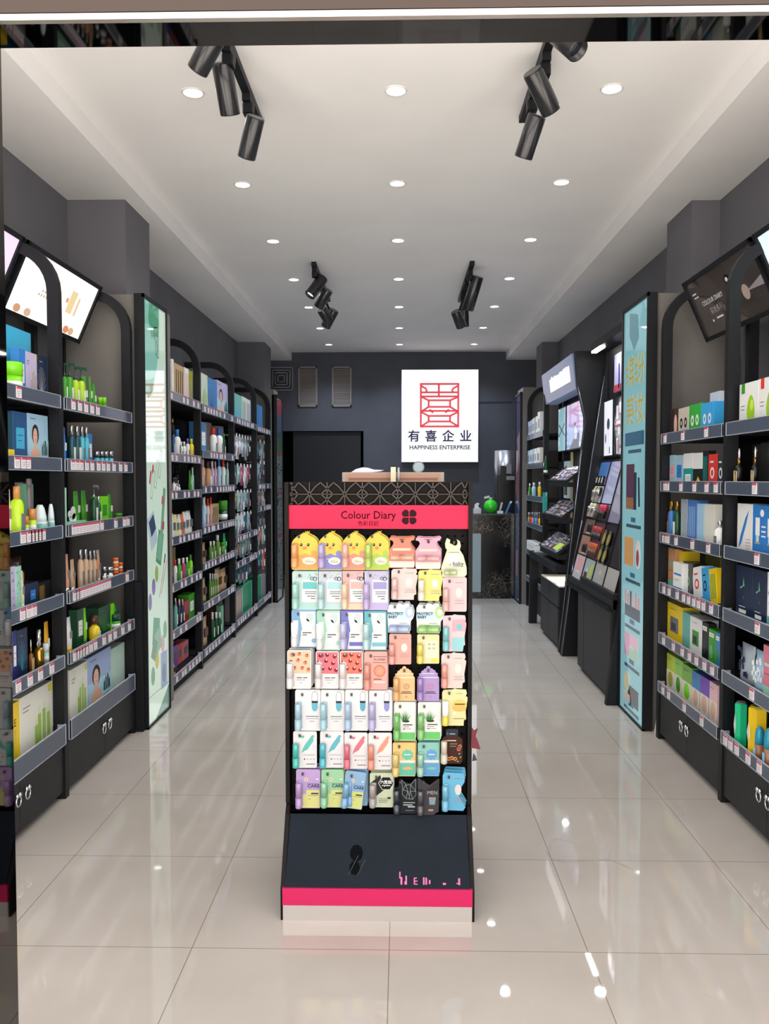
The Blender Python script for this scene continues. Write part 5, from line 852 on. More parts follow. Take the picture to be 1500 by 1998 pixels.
CARDS = [
 ('chick', -0.3195, 1.254, 0.089, 0.124, '#f2a52e', '#f4a860', 'chick:#e8a030', 'duckling shaped pack with orange balm', 1, 0),
 ('chick', -0.2345, 1.255, 0.079, 0.126, '#6f6cc8', '#b7a8dc', 'chick:#7a78cc', 'duckling shaped pack with violet balm', 1, 0),
 ('chick', -0.1565, 1.255, 0.077, 0.125, '#e88a6a', '#f0b8a8', 'chick:#e88870', 'duckling shaped pack with pink balm', 1, 0),
 ('chick', -0.08, 1.255, 0.078, 0.125, '#a8d22a', '#b9d860', 'chick:#a6d020', 'duckling shaped pack with lime balm', 1, 0),
 ('bag', 0.0015, 1.239, 0.085, 0.102, '#ef7a52', '#f7b79a', 'jar', 'coral bottle shaped pack', 1, 0),
 ('bag', 0.088, 1.238, 0.084, 0.105, '#f0a6bc', '#f4b4b8', 'jar', 'pink bottle shaped pack', 1, 0),
 ('loop', 0.1735, 1.236, 0.087, 0.129, '#dfe3c0', '#c9d69a', 'baby', 'ivory kettle shaped pack lettered baby', 0, 0),
 ('rect', -0.318, 1.125, 0.088, 0.128, '#bfdcd8', '#a9ded4', 'block:#4fc4c4', 'teal patterned balm pack', 1, 0),
 ('rect', -0.2355, 1.125, 0.081, 0.128, '#c9d2dc', '#b9e0e2', 'block:#a9dfe6', 'pale grey blue balm pack', 1, 0),
 ('rect', -0.1595, 1.126, 0.075, 0.129, '#ecb0b0', '#f2d4b0', 'block:#f4b4ac', 'salmon patterned balm pack', 1, 0),
 ('rect', -0.0845, 1.126, 0.083, 0.13, '#c3bede', '#c0b0e4', 'block:#9a94d4', 'lilac patterned balm pack', 1, 0),
 ('notch', 0.0105, 1.136, 0.087, 0.105, '#f0d2cc', '#f0c4bc', 'lines', 'blush pink notched pack, top row under the coral bag', 0, 0),
 ('notch', 0.0965, 1.132, 0.081, 0.105, '#f0e66a', '#f6f3dc', 'lines', 'bright yellow notched pack', 0, 0),
 ('rect', 0.1765, 1.106, 0.079, 0.114, '#efc9ca', '#f0bcb4', 'lines', 'plain pale pink pack below the ivory one', 0, 0),
 ('rect', -0.3235, 0.997, 0.083, 0.126, '#6aa8d8', '#e8ecf0', 'mist', 'blue and white balm pack', 1, 0),
 ('rect', -0.241, 0.995, 0.08, 0.133, '#9ad8bc', '#f0f4f0', 'mist', 'mint and white balm pack', 1, 0),
 ('rect', -0.163, 0.995, 0.08, 0.132, '#5a5ec8', '#c6c6ec', 'mist2:#4a50b8', 'indigo balm pack', 1, 0),
 ('rect', -0.0875, 0.993, 0.077, 0.131, '#3fb4c4', '#bfe4e8', 'mist2:#58bccc', 'turquoise balm pack', 1, 0),
 ('cloud', -0.002, 1.019, 0.088, 0.099, '#e4eaf2', '#b4c8e8', 'protect:#b9cfea', 'white cloud pack lettered PROTECT BABY with blue balm', 1, 0),
 ('cloud', 0.096, 1.019, 0.092, 0.1, '#e6efe6', '#a4dc7c', 'protect:#b8e078', 'white cloud pack lettered PROTECT BABY with green balm', 1, 0),
 ('notch', 0.1765, 0.982, 0.077, 0.123, '#f4cdd4', '#7fd0d4', 'cyanp', 'pink pack with cyan balm', 0, 0),
 ('rect', -0.0035, 0.917, 0.073, 0.102, '#f2a594', '#f0a49c', 'lines', 'coral pink pack with small heading', 0, 0),
 ('rect', 0.0895, 0.916, 0.073, 0.098, '#efe9a4', '#f2df62', 'grid', 'soft yellow pack with four small characters', 0, 0),
 ('rect', -0.34, 0.861, 0.08, 0.13, '#f4efee', '#f2f0f0', 'fruit:#f9c9a4:#e8702c', 'white pack printed with orange fruit', 2, 0),
 ('rect', -0.2465, 0.858, 0.077, 0.126, '#f4efee', '#f4eeee', 'fruit:#ee5a6c:#c02c44', 'white pack printed with pink strawberries', 1, 0),
 ('rect', -0.166, 0.859, 0.076, 0.127, '#f4efee', '#f4eeee', 'fruit:#f4644c:#d83c2c', 'white pack printed with red melon slices', 1, 0),
 ('rect', -0.0845, 0.858, 0.077, 0.131, '#f2a89c', '#ee9a88', 'flower', 'coral pack lettered FLOWER with a grapefruit', 1, 0),
 ('notch', 0.174, 0.855, 0.082, 0.119, '#f0d4cc', '#f4a294', 'lines', 'peach pack with coral balm and round hanger', 0, 0),
 ('crown', 0.01, 0.808, 0.07, 0.116, '#f4c37a', '#f2b46c', 'emblem:#d8784c', 'orange tiered crown shaped pack', 0, 0),
 ('crown', 0.09, 0.809, 0.072, 0.117, '#a98ad0', '#a480cc', 'emblem:#c86a9c', 'purple tiered crown shaped pack', 0, 0),
 ('rect', -0.311, 0.728, 0.086, 0.138, '#eef0f2', '#b4dcec', 'capsule:#3fb8d0', 'white capsule printed pack with sky blue balm', 1, 0),
 ('rect', -0.229, 0.728, 0.08, 0.138, '#eceef0', '#b0dce8', 'capsule:#3fb4cc', 'white capsule printed pack, second in its row', 2, 0),
 ('rect', -0.1485, 0.729, 0.077, 0.138, '#eef0f2', '#b4d0f0', 'capsule:#30a8c8', 'white capsule printed pack with powder blue balm', 1, 0),
 ('rect', -0.0685, 0.729, 0.077, 0.138, '#eeeef4', '#c0bcec', 'capsule:#8488d8', 'white capsule printed pack with lilac balm', 1, 0),
 ('rect', 0.012, 0.689, 0.072, 0.13, '#eef4ee', '#7ccc6c', 'aloe', 'white aloe pack with green base, left one', 1, 0),
 ('rect', 0.0935, 0.689, 0.077, 0.127, '#eef4ee', '#8cd07c', 'aloe', 'white aloe pack with green base, right one', 1, 0),
 ('notch', 0.178, 0.734, 0.084, 0.124, '#ece49c', '#f4e24c', 'yel', 'cream and yellow pack with yellow balm', 0, 0),
 ('rect', -0.3215, 0.588, 0.079, 0.124, '#f0eff2', '#3fccc0', 'syr:#38c4b4', 'white pack printed with a teal syringe', 0, 0),
 ('rect', -0.2315, 0.589, 0.079, 0.124, '#f0eff2', '#48c4d8', 'syr:#40b8c8', 'white pack printed with a cyan syringe', 0, 0),
 ('rect', -0.151, 0.585, 0.078, 0.123, '#f2eef0', '#f0708c', 'syr:#e06078', 'white pack printed with a pink syringe', 0, 0),
 ('rect', -0.0705, 0.585, 0.079, 0.125, '#f2efef', '#f49a7c', 'syr:#ee9470', 'white pack printed with a peach syringe', 0, 0),
 ('rect', 0.01, 0.552, 0.076, 0.114, '#f4cc70', '#f2d47c', 'burst:#4cc8a8', 'yellow and green starburst pack', 1, 0),
 ('rect', 0.091, 0.553, 0.072, 0.114, '#7cccbc', '#a4d8c4', 'burst:#3f9ce0', 'teal and blue starburst pack', 1, 0),
 ('bottle', 0.169, 0.599, 0.07, 0.117, '#5a3428', '#e8dcc8', 'nature', 'brown floral pack with orange blossoms', 0, 0),
 ('rect', -0.3115, 0.459, 0.081, 0.132, '#c6a4e0', '#c6a0e0', 'care:#eae88a', 'violet pack lettered CARE', 2, 0),
 ('rect', -0.2295, 0.459, 0.075, 0.129, '#9edca8', '#98dcb0', 'care:#e6ec8c', 'mint green pack lettered CARE', 1, 0),
 ('rect', -0.1505, 0.453, 0.069, 0.127, '#8cbce6', '#84bcec', 'care:#e2e884', 'blue pack lettered CARE hanging crooked', 2, -7),
 ('rect', -0.066, 0.449, 0.078, 0.117, '#d4e0bc', '#b8b0ac', 'hexa', 'sage pack with black hexagon emblem', 1, 0),
 ('cat', 0.0145, 0.434, 0.079, 0.123, '#2a3236', '#2c3440', 'bull', 'black pack with a line drawn dog face', 0, 0),
 ('vee', 0.091, 0.433, 0.072, 0.126, '#5c585e', '#4e4a50', 'men', 'dark grey pack with arrow shaped base', 0, 0),
 ('glass', 0.176, 0.452, 0.078, 0.13, '#5cc0ec', '#7cccf0', 'lines', 'sky blue hourglass shaped pack', 2, 0),
]

def outline(sh, w, h):
    """outline (x,z) with z=0 at the top of the pack, going down, counter-clockwise from the front"""
    X = lambda pts: [(-w/2+x*w, -z*h) for x, z in pts]
    if sh == 'chick':
        body = [(.10,1),(.97,1),(1,.95)]; arc=[(.5+.5*cos(t), .34-.27*sin(t)) for t in [pi*k/14 for k in range(15)]]
        tuft = [(.60,.05),(.64,.0),(.56,.03),(.54,-.0),(.5,.03),(.45,.0),(.47,.05),(.40,.04)]
        return X([(0,.95),(.03,1),(.97,1),(1,.95)] + arc[:6] + tuft + arc[9:])
    if sh == 'bag': return X([(0,.9),(.03,1),(.97,1),(1,.9),(1,.42),(.88,.3),(.82,.2),(.86,.12),(.99,.09),(.96,.01),(.88,.0),(.72,.02),(.28,.02),(.12,.0),(.04,.01),(.01,.09),(.14,.12),(.18,.2),(.12,.3),(0,.42)])
    if sh == 'loop':
        return X([(.02,.95),(.1,1),(.9,1),(.99,.93),(.98,.75),(.86,.45),(.72,.30),(.76,.2),(.72,.08),(.60,.03),(.64,.1),(.62,.17),(.54,.2),(.46,.17),(.34,.13),(.36,.05),(.24,.0),(.2,.05),(.16,.15),(.18,.26),(.24,.3),(.14,.5),(.02,.75)])
    if sh == 'notch': return X([(0,.97),(.03,1),(.85,1),(.86,.86),(.95,.82),(.93,.6),(1,.3),(1,.22),(.93,.2),(.98,.12),(.94,.02),(.6,.01),(.5,-.01),(.4,.02),(.06,.03),(0,.1)])
    if sh == 'cloud': return X([(.02,.97),(.08,1),(.84,1),(.86,.62),(.97,.5),(1,.32),(.93,.12),(.84,.1),(.80,.0),(.66,.0),(.60,.05),(.5,.0),(.40,.0),(.34,.05),(.08,.04),(.0,.15)])
    if sh == 'crown': return X([(.02,.98),(.06,1),(.98,1),(1,.95),(1,.34),(.98,.3),(.92,.27),(.94,.2),(.84,.17),(.82,.12),(.74,.1),(.68,.06),(.6,.06),(.58,.01),(.5,-.01),(.42,.01),(.4,.06),(.32,.07),(.26,.12),(.18,.14),(.16,.2),(.06,.22),(.08,.28),(.0,.31)])
    if sh == 'bottle': return X([(.12,1),(.92,1),(1,.93),(1,.3),(.9,.24),(.78,.21),(.80,.03),(.7,0),(.3,0),(.2,.03),(.22,.21),(.1,.24),(.02,.34),(.04,.95)])
    if sh == 'cat': return X([(.06,1),(.94,1),(1,.95),(.96,.3),(1,.02),(.78,.14),(.62,.16),(.5,.12),(.38,.16),(.26,.02),(.2,.25),(.04,.3),(0,.95)])
    if sh == 'vee': return X([(.0,.92),(.3,1),(.72,1),(.98,.9),(1,.06),(.97,.02),(.55,.2),(.03,.0),(0,.05)])
    if sh == 'glass': return X([(.02,.98),(.9,1),(1,.9),(.72,.62),(.7,.5),(.96,.24),(.94,.1),(.9,.02),(.1,0),(.02,.08)])
    c=.04; return X([(0,1-c),(c,1),(1-c,1),(1,1-c),(1,c),(1-c,0),(c,0),(0,c)])
def dim(h, f):
    v = [int(h[i:i+2],16)/255 for i in (1,3,5)]; return '#' + ''.join('%02x' % int(255*min(1,x)*f) for x in v)
CF = .72
def m_(h, r=.4, c=.2):
    dark = int(h[1:3],16)+int(h[3:5],16)+int(h[5:7],16) < 330
    return mat('card_print', dim(h, CF*(.8 if dark else 1)), .65 if dark else r, coat=0 if dark else c, spec=.12 if dark else .5)
def card(sh, w, h, col, tc, pr, back=False):
    a = MB(); ol = outline(sh, w, h); a.prism(ol, 0, .0016, m_('#f2cf10' if sh == 'chick' else col))
    X = lambda x: -w/2+x*w
    Z = lambda z: -z*h
    Y1,Y2,Y3 = -.0004,-.0008,-.0012
    def R(x0,x1,z0,z1,c,y=Y1): a.rect(X(x0),X(x1),Z(z1),Z(z0),y,m_(c))
    def E(cx,cz,rx,rz,c,y=Y1,n=18): a.disc(X(cx),Z(cz),rx*w,rz*h,y,m_(c),n)
    def Tn(x0,x1,z,c='#6a6a70',t=.018,y=Y2): R(x0,x1,z,z+t,c,y)
    def F(pts,c,y=Y1): a.flat([(X(x),Z(z)) for x,z in pts], y, m_(c))
    k, *ar = pr.split(':')
    if not back:
        if k == 'chick':
            F([(.02,.98),(.98,.98),(.99,.62),(.8,.58),(.7,.62),(.5,.56),(.3,.62),(.15,.58),(.01,.64)], ar[0]); E(.66,.76,.26,.10,'#f6ecd8',Y2)
            for cx in (.36,.62): E(cx,.33,.052,.042,'#4a2a18',Y2); E(cx-.012,.318,.018,.014,'#ffffff',Y3)
            E(.49,.42,.09,.045,'#f09030',Y2); Tn(.5,.82,.78,'#8a7a60',.015,Y3); Tn(.5,.7,.74,'#8a7a60',.01,Y3); E(.84,.55,.11,.06,ar[0],Y3); E(.49,.405,.05,.018,'#e07820',Y3); R(.34,.62,.70,.715,'#f8e8c8',Y3)
        elif k == 'jar':
            F([(0.01,.9),(.03,.99),(.97,.99),(.99,.9),(.99,.78),(.01,.78)],'#f4e8dc'); R(.06,.94,.55,.62,'#fbe0d4',Y2); Tn(.35,.65,.06,'#8a4038',.012); R(.15,.85,.36,.44,'#f8d6c4',Y2); E(.52,.14,.05,.05,'#4a2020',Y2)
        elif k == 'baby':
            E(.5,.55,.30,.17,'#e9e2e4'); a.text('baby', w*.22, m_('#4c4c3c'), X(.66), Z(.66), Y3); Tn(.3,.7,.36,'#8c8c88',.014); E(.36,.68,.05,.035,'#b9c98a',Y2); R(.62,.9,.84,.94,'#f2eedc',Y2); Tn(.5,.88,.72,'#8c8c88',.01,Y3)
        elif k == 'block':
            R(.36,.97,.22,.80,'#e9eef0'); R(.40,.93,.28,.46,ar[0],Y2)
            rr = random.Random(col)
            for q in range(9): E(.1+.85*rr.random(),.03+.15*rr.random(),.022,.014,'#8a93a0',Y2,8)
            a.ring((X(.86),Y1,Z(.2)),.006,.0012,m_('#4f5a72'),14,4,ax='y'); a.ring((X(.74),Y1,Z(.19)),.005,.001,m_('#4f5a72'),14,4,ax='y')
            for q in range(2): Tn(.48,.9,.52+.05*q,'#767a84',.022)
            Tn(.56,.86,.64); Tn(.7,.86,.70); R(.0,.98,.84,.99,tc,Y1)
        elif k == 'lines': Tn(.52,.86,.15,'#a08a88',.014); Tn(.5,.9,.66,'#b09a94',.012); Tn(.55,.85,.70,'#b09a94',.012); Tn(.5,.9,.75,'#b09a94',.02); E(.68,.45,.14,.14,'#f6e6e0')
        elif k in ('mist','mist2'):
            F([(.30,.05),(.95,.05),(.98,.98),(.3,.98),(.42,.5)],'#dde8ea'); E(.72,.2,.15,.12,'#c8dcdf',Y2); E(.6,.34,.12,.1,'#edf3f2',Y2); R(.38,.96,.55,.80,'#eef1ee',Y2)
            Tn(.44,.8,.60,'#5d6470',.025,Y3); Tn(.44,.62,.66,'#5d6470',.022,Y3)
            if k == 'mist2': R(.38,.97,.80,.9,ar[0],Y2)
            else: E(.9,.82,.1,.06,col,Y3)
        elif k == 'protect':
            R(.0,.86,.28,.55,'#c9e4ee'); a.text('PROTECT', w*.135, m_('#2f5d94'), X(.30), Z(.35), Y3, bold=.03); a.text('BABY', w*.135, m_('#2f5d94'), X(.20), Z(.46), Y3, bold=.03); E(.82,.3,.16,.2,ar[0],Y2); E(.84,.3,.09,.11,'#e9f2f4',Y3); Tn(.45,.75,.66,'#8a95a4',.016); R(.02,.84,.80,.97,tc,Y1)
        elif k == 'cyanp': F([(.4,.15),(.97,.12),(.97,.45),(.4,.45)],'#f2a9b8'); F([(.4,.62),(.94,.62),(.86,.99),(.4,.99)],'#8fd4d8'); E(.7,.34,.13,.09,'#68c4cc',Y2)
        elif k == 'grid':
            R(.35,.9,.22,.8,'#f4efcc')
            for q,(x,z) in enumerate(((.55,.34),(.75,.34),(.55,.48),(.75,.48))): R(x-.05,x+.05,z-.03,z+.03,'#9a9060',Y2); R(x-.02,x+.02,z-.015,z+.015,'#f4efcc',Y3)
            E(.8,.9,.18,.08,'#f0dc40',Y2)
        elif k == 'fruit':
            R(.04,.96,.03,.60,ar[0]); rr = random.Random(ar[1]); 
            for q,(x,z) in enumerate(((.2,.12),(.5,.1),(.82,.14),(.15,.3),(.45,.26),(.75,.32),(.3,.46),(.62,.46),(.88,.5),(.12,.52))): 
                if z>.36 and x<.28: continue
                E(x,z,.085,.052,ar[1],Y2,12); E(x+.02,z-.03,.03,.02,'#3f6a30' if 'e8702c' in ar[1] else '#ffffff',Y3,8)
            Tn(.4,.62,.70,'#5c5458',.02); Tn(.66,.84,.70,'#5c5458',.02); Tn(.4,.75,.76,'#8c8488',.014); Tn(.5,.65,.84,'#8c8488',.01)
        elif k == 'flower':
            a.text('FLOWER', w*.125, m_('#5a3a30'), X(.66), Z(.21), Y3); E(.66,.50,.26,.16,'#f2643a'); E(.66,.50,.20,.12,'#f48a5c',Y2)
            for q in range(8): a.line((X(.66),Z(.5)),(X(.66)+.19*w*cos(q*pi/4),Z(.5)+.115*h*sin(q*pi/4)),.0008,Y3,m_('#fbd0b0'))
            R(.36,.95,.13,.14,'#5a3a30',Y2); R(.36,.95,.28,.29,'#5a3a30',Y2); Tn(.4,.75,.70,'#a05a4c',.02); Tn(.4,.9,.76,'#f8d8cc',.05)
        elif k == 'emblem': E(.6,.58,.15,.085,ar[0]); E(.6,.58,.10,.055,col,Y2); E(.6,.58,.05,.03,ar[0],Y3); Tn(.4,.8,.72,'#7a5560',.02); Tn(.34,.86,.76,'#7a5560',.02); R(.08,.94,.31,.33,'#ffffff',Y2); R(.2,.8,.2,.215,'#ffffff',Y2); E(.6,.88,.05,.025,ar[0],Y2)
        elif k == 'capsule':
            cx=.76; F([(cx-.12,.28),(cx-.12,.12),(cx-.08,.06),(cx,.03),(cx+.08,.06),(cx+.12,.12),(cx+.12,.28)],'#8f9298'); F([(cx-.10,.28),(cx-.10,.12),(cx-.07,.07),(cx,.045),(cx+.07,.07),(cx+.10,.12),(cx+.10,.28)],'#fbfbfb',Y2)
            F([(cx-.12,.44),(cx-.12,.28),(cx+.12,.28),(cx+.12,.44),(cx+.07,.51),(cx,.53),(cx-.07,.51)],ar[0]); R(cx-.12,cx+.12,.27,.32,'#3a4048',Y2); Tn(.42,.9,.64,'#6c7078',.02); Tn(.42,.9,.70,'#9a9ea6',.012); Tn(.55,.75,.76,'#9a9ea6',.014)
        elif k == 'aloe':
            for q in range(9):
                t=-.9+q*.225; bx=.5+.02*q-.08; F([(bx-.03,.50),(bx+.03,.50),(.52+t*.30,.18+abs(t)*.16)],('#3f9c3c','#5cb850','#2f8434')[q%3],(Y1,Y2,Y3)[q%3])
            E(.55,.50,.17,.03,'#4a3a28',Y2); Tn(.42,.85,.58,'#4a544c',.025); Tn(.42,.7,.64,'#7a847c',.014); Tn(.42,.52,.69,'#4a544c',.02); Tn(.56,.8,.69,'#d86a7a',.014); R(0.03,.97,.79,.985,'#3fcc4c')
        elif k == 'yel': E(.68,.45,.30,.16,'#f0cf52'); E(.68,.52,.28,.10,'#e6b93c',Y2); Tn(.5,.9,.40,'#7a6a30',.03,Y3); Tn(.45,.9,.8,'#8a8258',.02); Tn(.55,.8,.12,'#9a9488',.012); R(.42,.55,.62,.70,'#ffffff',Y3)
        elif k == 'syr':
            F([(.34,.60),(.42,.46),(.5,.36),(.8,.10),(.9,.12),(.84,.2),(.86,.26),(.6,.5),(.46,.54)],ar[0]); R(.32,.46,.12,.18,ar[0],Y2); Tn(.42,.9,.64,'#9a9aa0',.012)
            for q in range(4): E(.48+.13*q,.76,.03,.02,'#55585e' if q==0 else '#b0b2b8',Y2,8)
            Tn(.55,.92,.88,'#8c8c94',.028)
        elif k == 'burst':
            R(.0,.98,.6,.98,ar[0]); cx,cz=.64,.36; F([(cx+(.28 if q%2 else .21)*cos(pi*q/9), cz+(.17 if q%2 else .13)*sin(pi*q/9)) for q in range(18)][::-1],ar[0],Y2); R(.3,.98,.52,.60,'#f2f0ec',Y2); Tn(.5,.78,.34,'#e8f4f0',.03,Y3); E(.64,.76,.22,.045,'#f0b060' if 'a8' in ar[0] else '#60c8a0',Y3)
        elif k == 'nature':
            R(.22,.78,.02,.20,'#3c4a5c'); Tn(.38,.65,.13,'#c8ccd4',.02,Y3); Tn(.15,.7,.32,'#d8c8a8',.03); Tn(.4,.75,.42,'#a48c78',.018); Tn(.4,.7,.49,'#a48c78',.014)
            for x,z in ((.88,.5),(.82,.58),(.5,.84),(.66,.86),(.36,.86)): 
                for q in range(5): E(x+.05*cos(q*1.257),z+.03*sin(q*1.257),.045,.03,'#f0a030' if z>.7 else '#e87840',Y2,8)
                E(x,z,.02,.014,'#7a3a18',Y3,8)
            for x,z in ((.85,.72),(.9,.82),(.24,.92),(.78,.94)): F([(x-.05,z),(x+.0,z+.02),(x+.06,z-.02),(x+.0,z-.03)],'#8aa83c',Y2)
        elif k == 'care':
            F([(.03,.985),(.97,.985),(.97,.55),(.03,.68)],ar[0]); R(.42,.96,.53,.74,ar[0],Y2); a.text('CARE', w*.2, m_('#4c5a8c'), X(.72), Z(.43), Y3, bold=.02); Tn(.45,.92,.36,'#6c78a4',.016); E(.42,.26,.08,.05,'#f6e8c0',Y2); E(.42,.26,.035,.022,'#e07848',Y3); Tn(.62,.92,.60,'#4a4c50',.035,Y3); Tn(.5,.92,.66,'#80848c',.014,Y3); Tn(.5,.6,.76,'#9a9a60',.012,Y3); E(.88,.25,.06,.02,'#f4f4f4',Y2)
        elif k == 'hexa':
            F([(.03,.62),(.03,.3),(.45,.06),(.6,.5),(.26,.68)],'#3a3c3a'); cx,cz=.70,.30; F([(cx+.34*cos(pi*q/3+.0), cz+.22*sin(pi*q/3)) for q in range(6)][::-1],'#e6ecdc',Y2); F([(cx+.31*cos(pi*q/3), cz+.20*sin(pi*q/3)) for q in range(6)][::-1],'#1e2020',Y3)
            a.text('六胜肽', w*.17, mat('card_text_white','#f4f4f0',.4), X(cx), Z(.27), -.0016); a.text('Argireline', w*.09, mat('card_text_white','#f4f4f0',.4), X(cx), Z(.36), -.0016)
            for q in range(3): Tn(.38,.85-.06*q,.74+.05*q,'#7c8470',.018)
            R(.76,.9,.70,.75,'#3a403a',Y2)
        elif k == 'bull':
            L_=[((.34,.06),(.38,.34)),((.34,.06),(.52,.2)),((.52,.2),(.72,.2)),((.72,.2),(.92,.04)),((.92,.04),(.94,.38)),((.38,.34),(.52,.2)),((.72,.2),(.94,.38)),((.38,.34),(.36,.46)),((.94,.38),(.94,.48)),((.36,.46),(.52,.58)),((.94,.48),(.80,.60)),((.52,.58),(.80,.60)),((.52,.2),(.6,.38)),((.72,.2),(.7,.38)),((.6,.38),(.52,.58)),((.7,.38),(.80,.6)),((.38,.34),(.6,.38)),((.94,.38),(.7,.38)),((.6,.38),(.66,.5)),((.7,.38),(.66,.5)),((.66,.5),(.66,.6))]
            for p,q in L_: a.line((X(p[0]),Z(p[1])),(X(q[0]),Z(q[1])),.0009,Y2,m_('#c8d4d4'))
            Tn(.4,.9,.68,'#b8c0c0',.022); Tn(.4,.8,.74,'#b8c0c0',.03); R(.6,.9,.79,.82,'#dfe6e4',Y3); Tn(.5,.85,.9,'#8c9494',.014)
        elif k == 'men':
            F([(.35,.35),(.97,.05),(.97,.3),(.62,.5)],'#4a474c'); a.text('MEN', w*.24, m_('#c8c0b4'), X(.68), Z(.40), Y3); F([(.52,.52),(.85,.52),(.8,.72),(.55,.72)],'#7aa4b0',Y2); R(.56,.78,.56,.60,'#e07050',Y3); Tn(.5,.72,.84,'#d09a70',.05)
    # blister with the balm stick
    b = MB(); tw = .19*w if sh not in ('bag','loop') else .5*w
    if sh in ('bag','loop'): 
        p0,p1 = (X(.06 if sh=='bag' else .14),-.012,Z(.66 if sh=='bag' else .88)),(X(.94 if sh=='bag' else .6),-.012,Z(.66 if sh=='bag' else .88)); r=.0085
    else: p0,p1 = (X(.12),-.011,Z(.97 if sh!='chick' else .93)),(X(.12),-.011,Z(.32 if sh!='cloud' else .86)); r=.0112
    if sh == 'cloud': p0,p1 = (X(.06),-.011,Z(.86)),(X(.80),-.011,Z(.86))
    v0,v1 = Vector(p0),Vector(p1); dd=(v1-v0); L=dd.length; T=Matrix.Translation(v0)@dd.to_track_quat('Z','Y').to_matrix().to_4x4()
    b.lathe([(r*.86,-.0),(r,.003),(r,L*.42)], mat('balm_tube',dim(tc,CF),.25,coat=.5), n=14, M=T); b.lathe([(r*.94,L*.42),(r*.94,L-.003),(r*.8,L)], mat('balm_cap', dim(tc,CF) if k not in('mist','yel') else '#dcdcda',.2,coat=.6), n=14, M=T)
    return a, b
# hooks
hooksdone = set()
YC = 2.70
for i, (sh, x, zt, w, h, col, tc, pr, desc, nb, tl) in enumerate(CARDS):
    hx = x - w*.22 if sh not in ('bag','loop','crown') else x
    hz = zt - h*.11
    a = MB(); a.rod((hx-SC, -.015+.115, hz), (hx-SC, .186, hz), .0022, M_CHROME, 8); a.box(hx-SC-.0035,hx-SC+.0035,.0975,.1005,hz-.005,hz+.004,mat('hook_tip','#1d1d20',.4)); a.build('hook', st)
    for k in range(nb, -1, -1):
        dy = .016*k; dx = (.004*k)*(1 if i%2 else .8); dz = .0045*k
        o = empty('lip_balm_pack', desc + (' on the centre stand' if len(desc.split()) < 9 else '') + ('' if k == 0 else (', behind the front one' if nb == 1 else (', behind the front one' if k == 1 else ', rearmost on its hook'))), 'lip balm', (x+dx, YC+.004+dy, zt+dz), (0, radians(-tl if k == 0 else 0), 0), group='lip balm packs on the centre stand')
        A, B = card(sh, w, h, col, tc, pr, back=k > 0); A.build('backing_card', o); B.build('lip_balm', o)
# red sachets hanging on the right side of the stand
o = empty('red_sachet', 'small dark red sachet hanging on the right side of the centre stand', 'sachet', (.238,2.72,.56))
a = MB(); a.prism([(-.004,-.03),(.028,-.035),(.02,-.01),(.012,.01),(.018,.035),(.006,.028),(-.002,.04)],0,.006,mat('foil_red','#5a1220',.7)); a.build('foil_body', o)
a = MB(); a.prism([(.0,-.075),(.016,-.072),(.01,-.055),(.004,-.05)],0,.005,mat('foil_violet','#2a1e38',.7)); a.build('foil_tail', o)
# things on top of the stand
top = 1.421
o = empty('display_box', 'rose brown tester box with beige edge on top of the centre stand', 'box', (-.03,2.95,top))
a = MB(); a.box(-.183,.183,0,.12,0,.034,mat('beige_edge_board','#a8988c',.5)); a.box(-.16,.16,-.0006,.01,.004,.014,mat('rose_brown_inner','#8a5d4a',.5)); a.box(-.17,.17,-.0003,.01,.0,.030,mat('rose_brown','#b08870',.5)); a.build('tray', o)
o2 = empty('tape_roll', 'roll of cream coloured tape standing before the tester box', 'tape', (-.03,2.93,top+.0))
a = MB(); a.box(-.008,.010,-.02,.0,.0,.052,mat('cream_tape','#d9cfae',.4)); a.build('tape_core', o2)
a = MB(); a.ring((.020,-.01,.026),.022,.004,mat('clear_tape','#c9cfd2',.1,alpha=.5),24,6,ax='x'); a.build('tape_edge', o2)
a = MB(); pts=[(-.07,.0),(-.01,.0),(.02,.004),(.03,.008),(.0,.010),(-.02,.017),(-.035,.018),(-.055,.012)]
a.prism([(x*1.2,z) for x,z in pts],0,.02,mat('lilac_white_foam','#d6d2e0',.5)); tag(a.build('sleep_mask', None, (-.10,2.99,top+.034)), 'white curved mask shape lying on the tester box, left', 'mask')
o = empty('round_mirror', 'small round mirror on the right of the tester box', 'mirror', (.062,2.99,top+.034))
a = MB(); a.ring((0,0,.019),.0195,.002,mat('mirror_rim','#7a8288',.3),28,6,ax='y'); a.build('rim', o)
a = MB(); a.disc(0,.019,.0185,.0185,0,mat('mirror_glass','#7f8f92',.25,.3),28); a.build('glass', o)

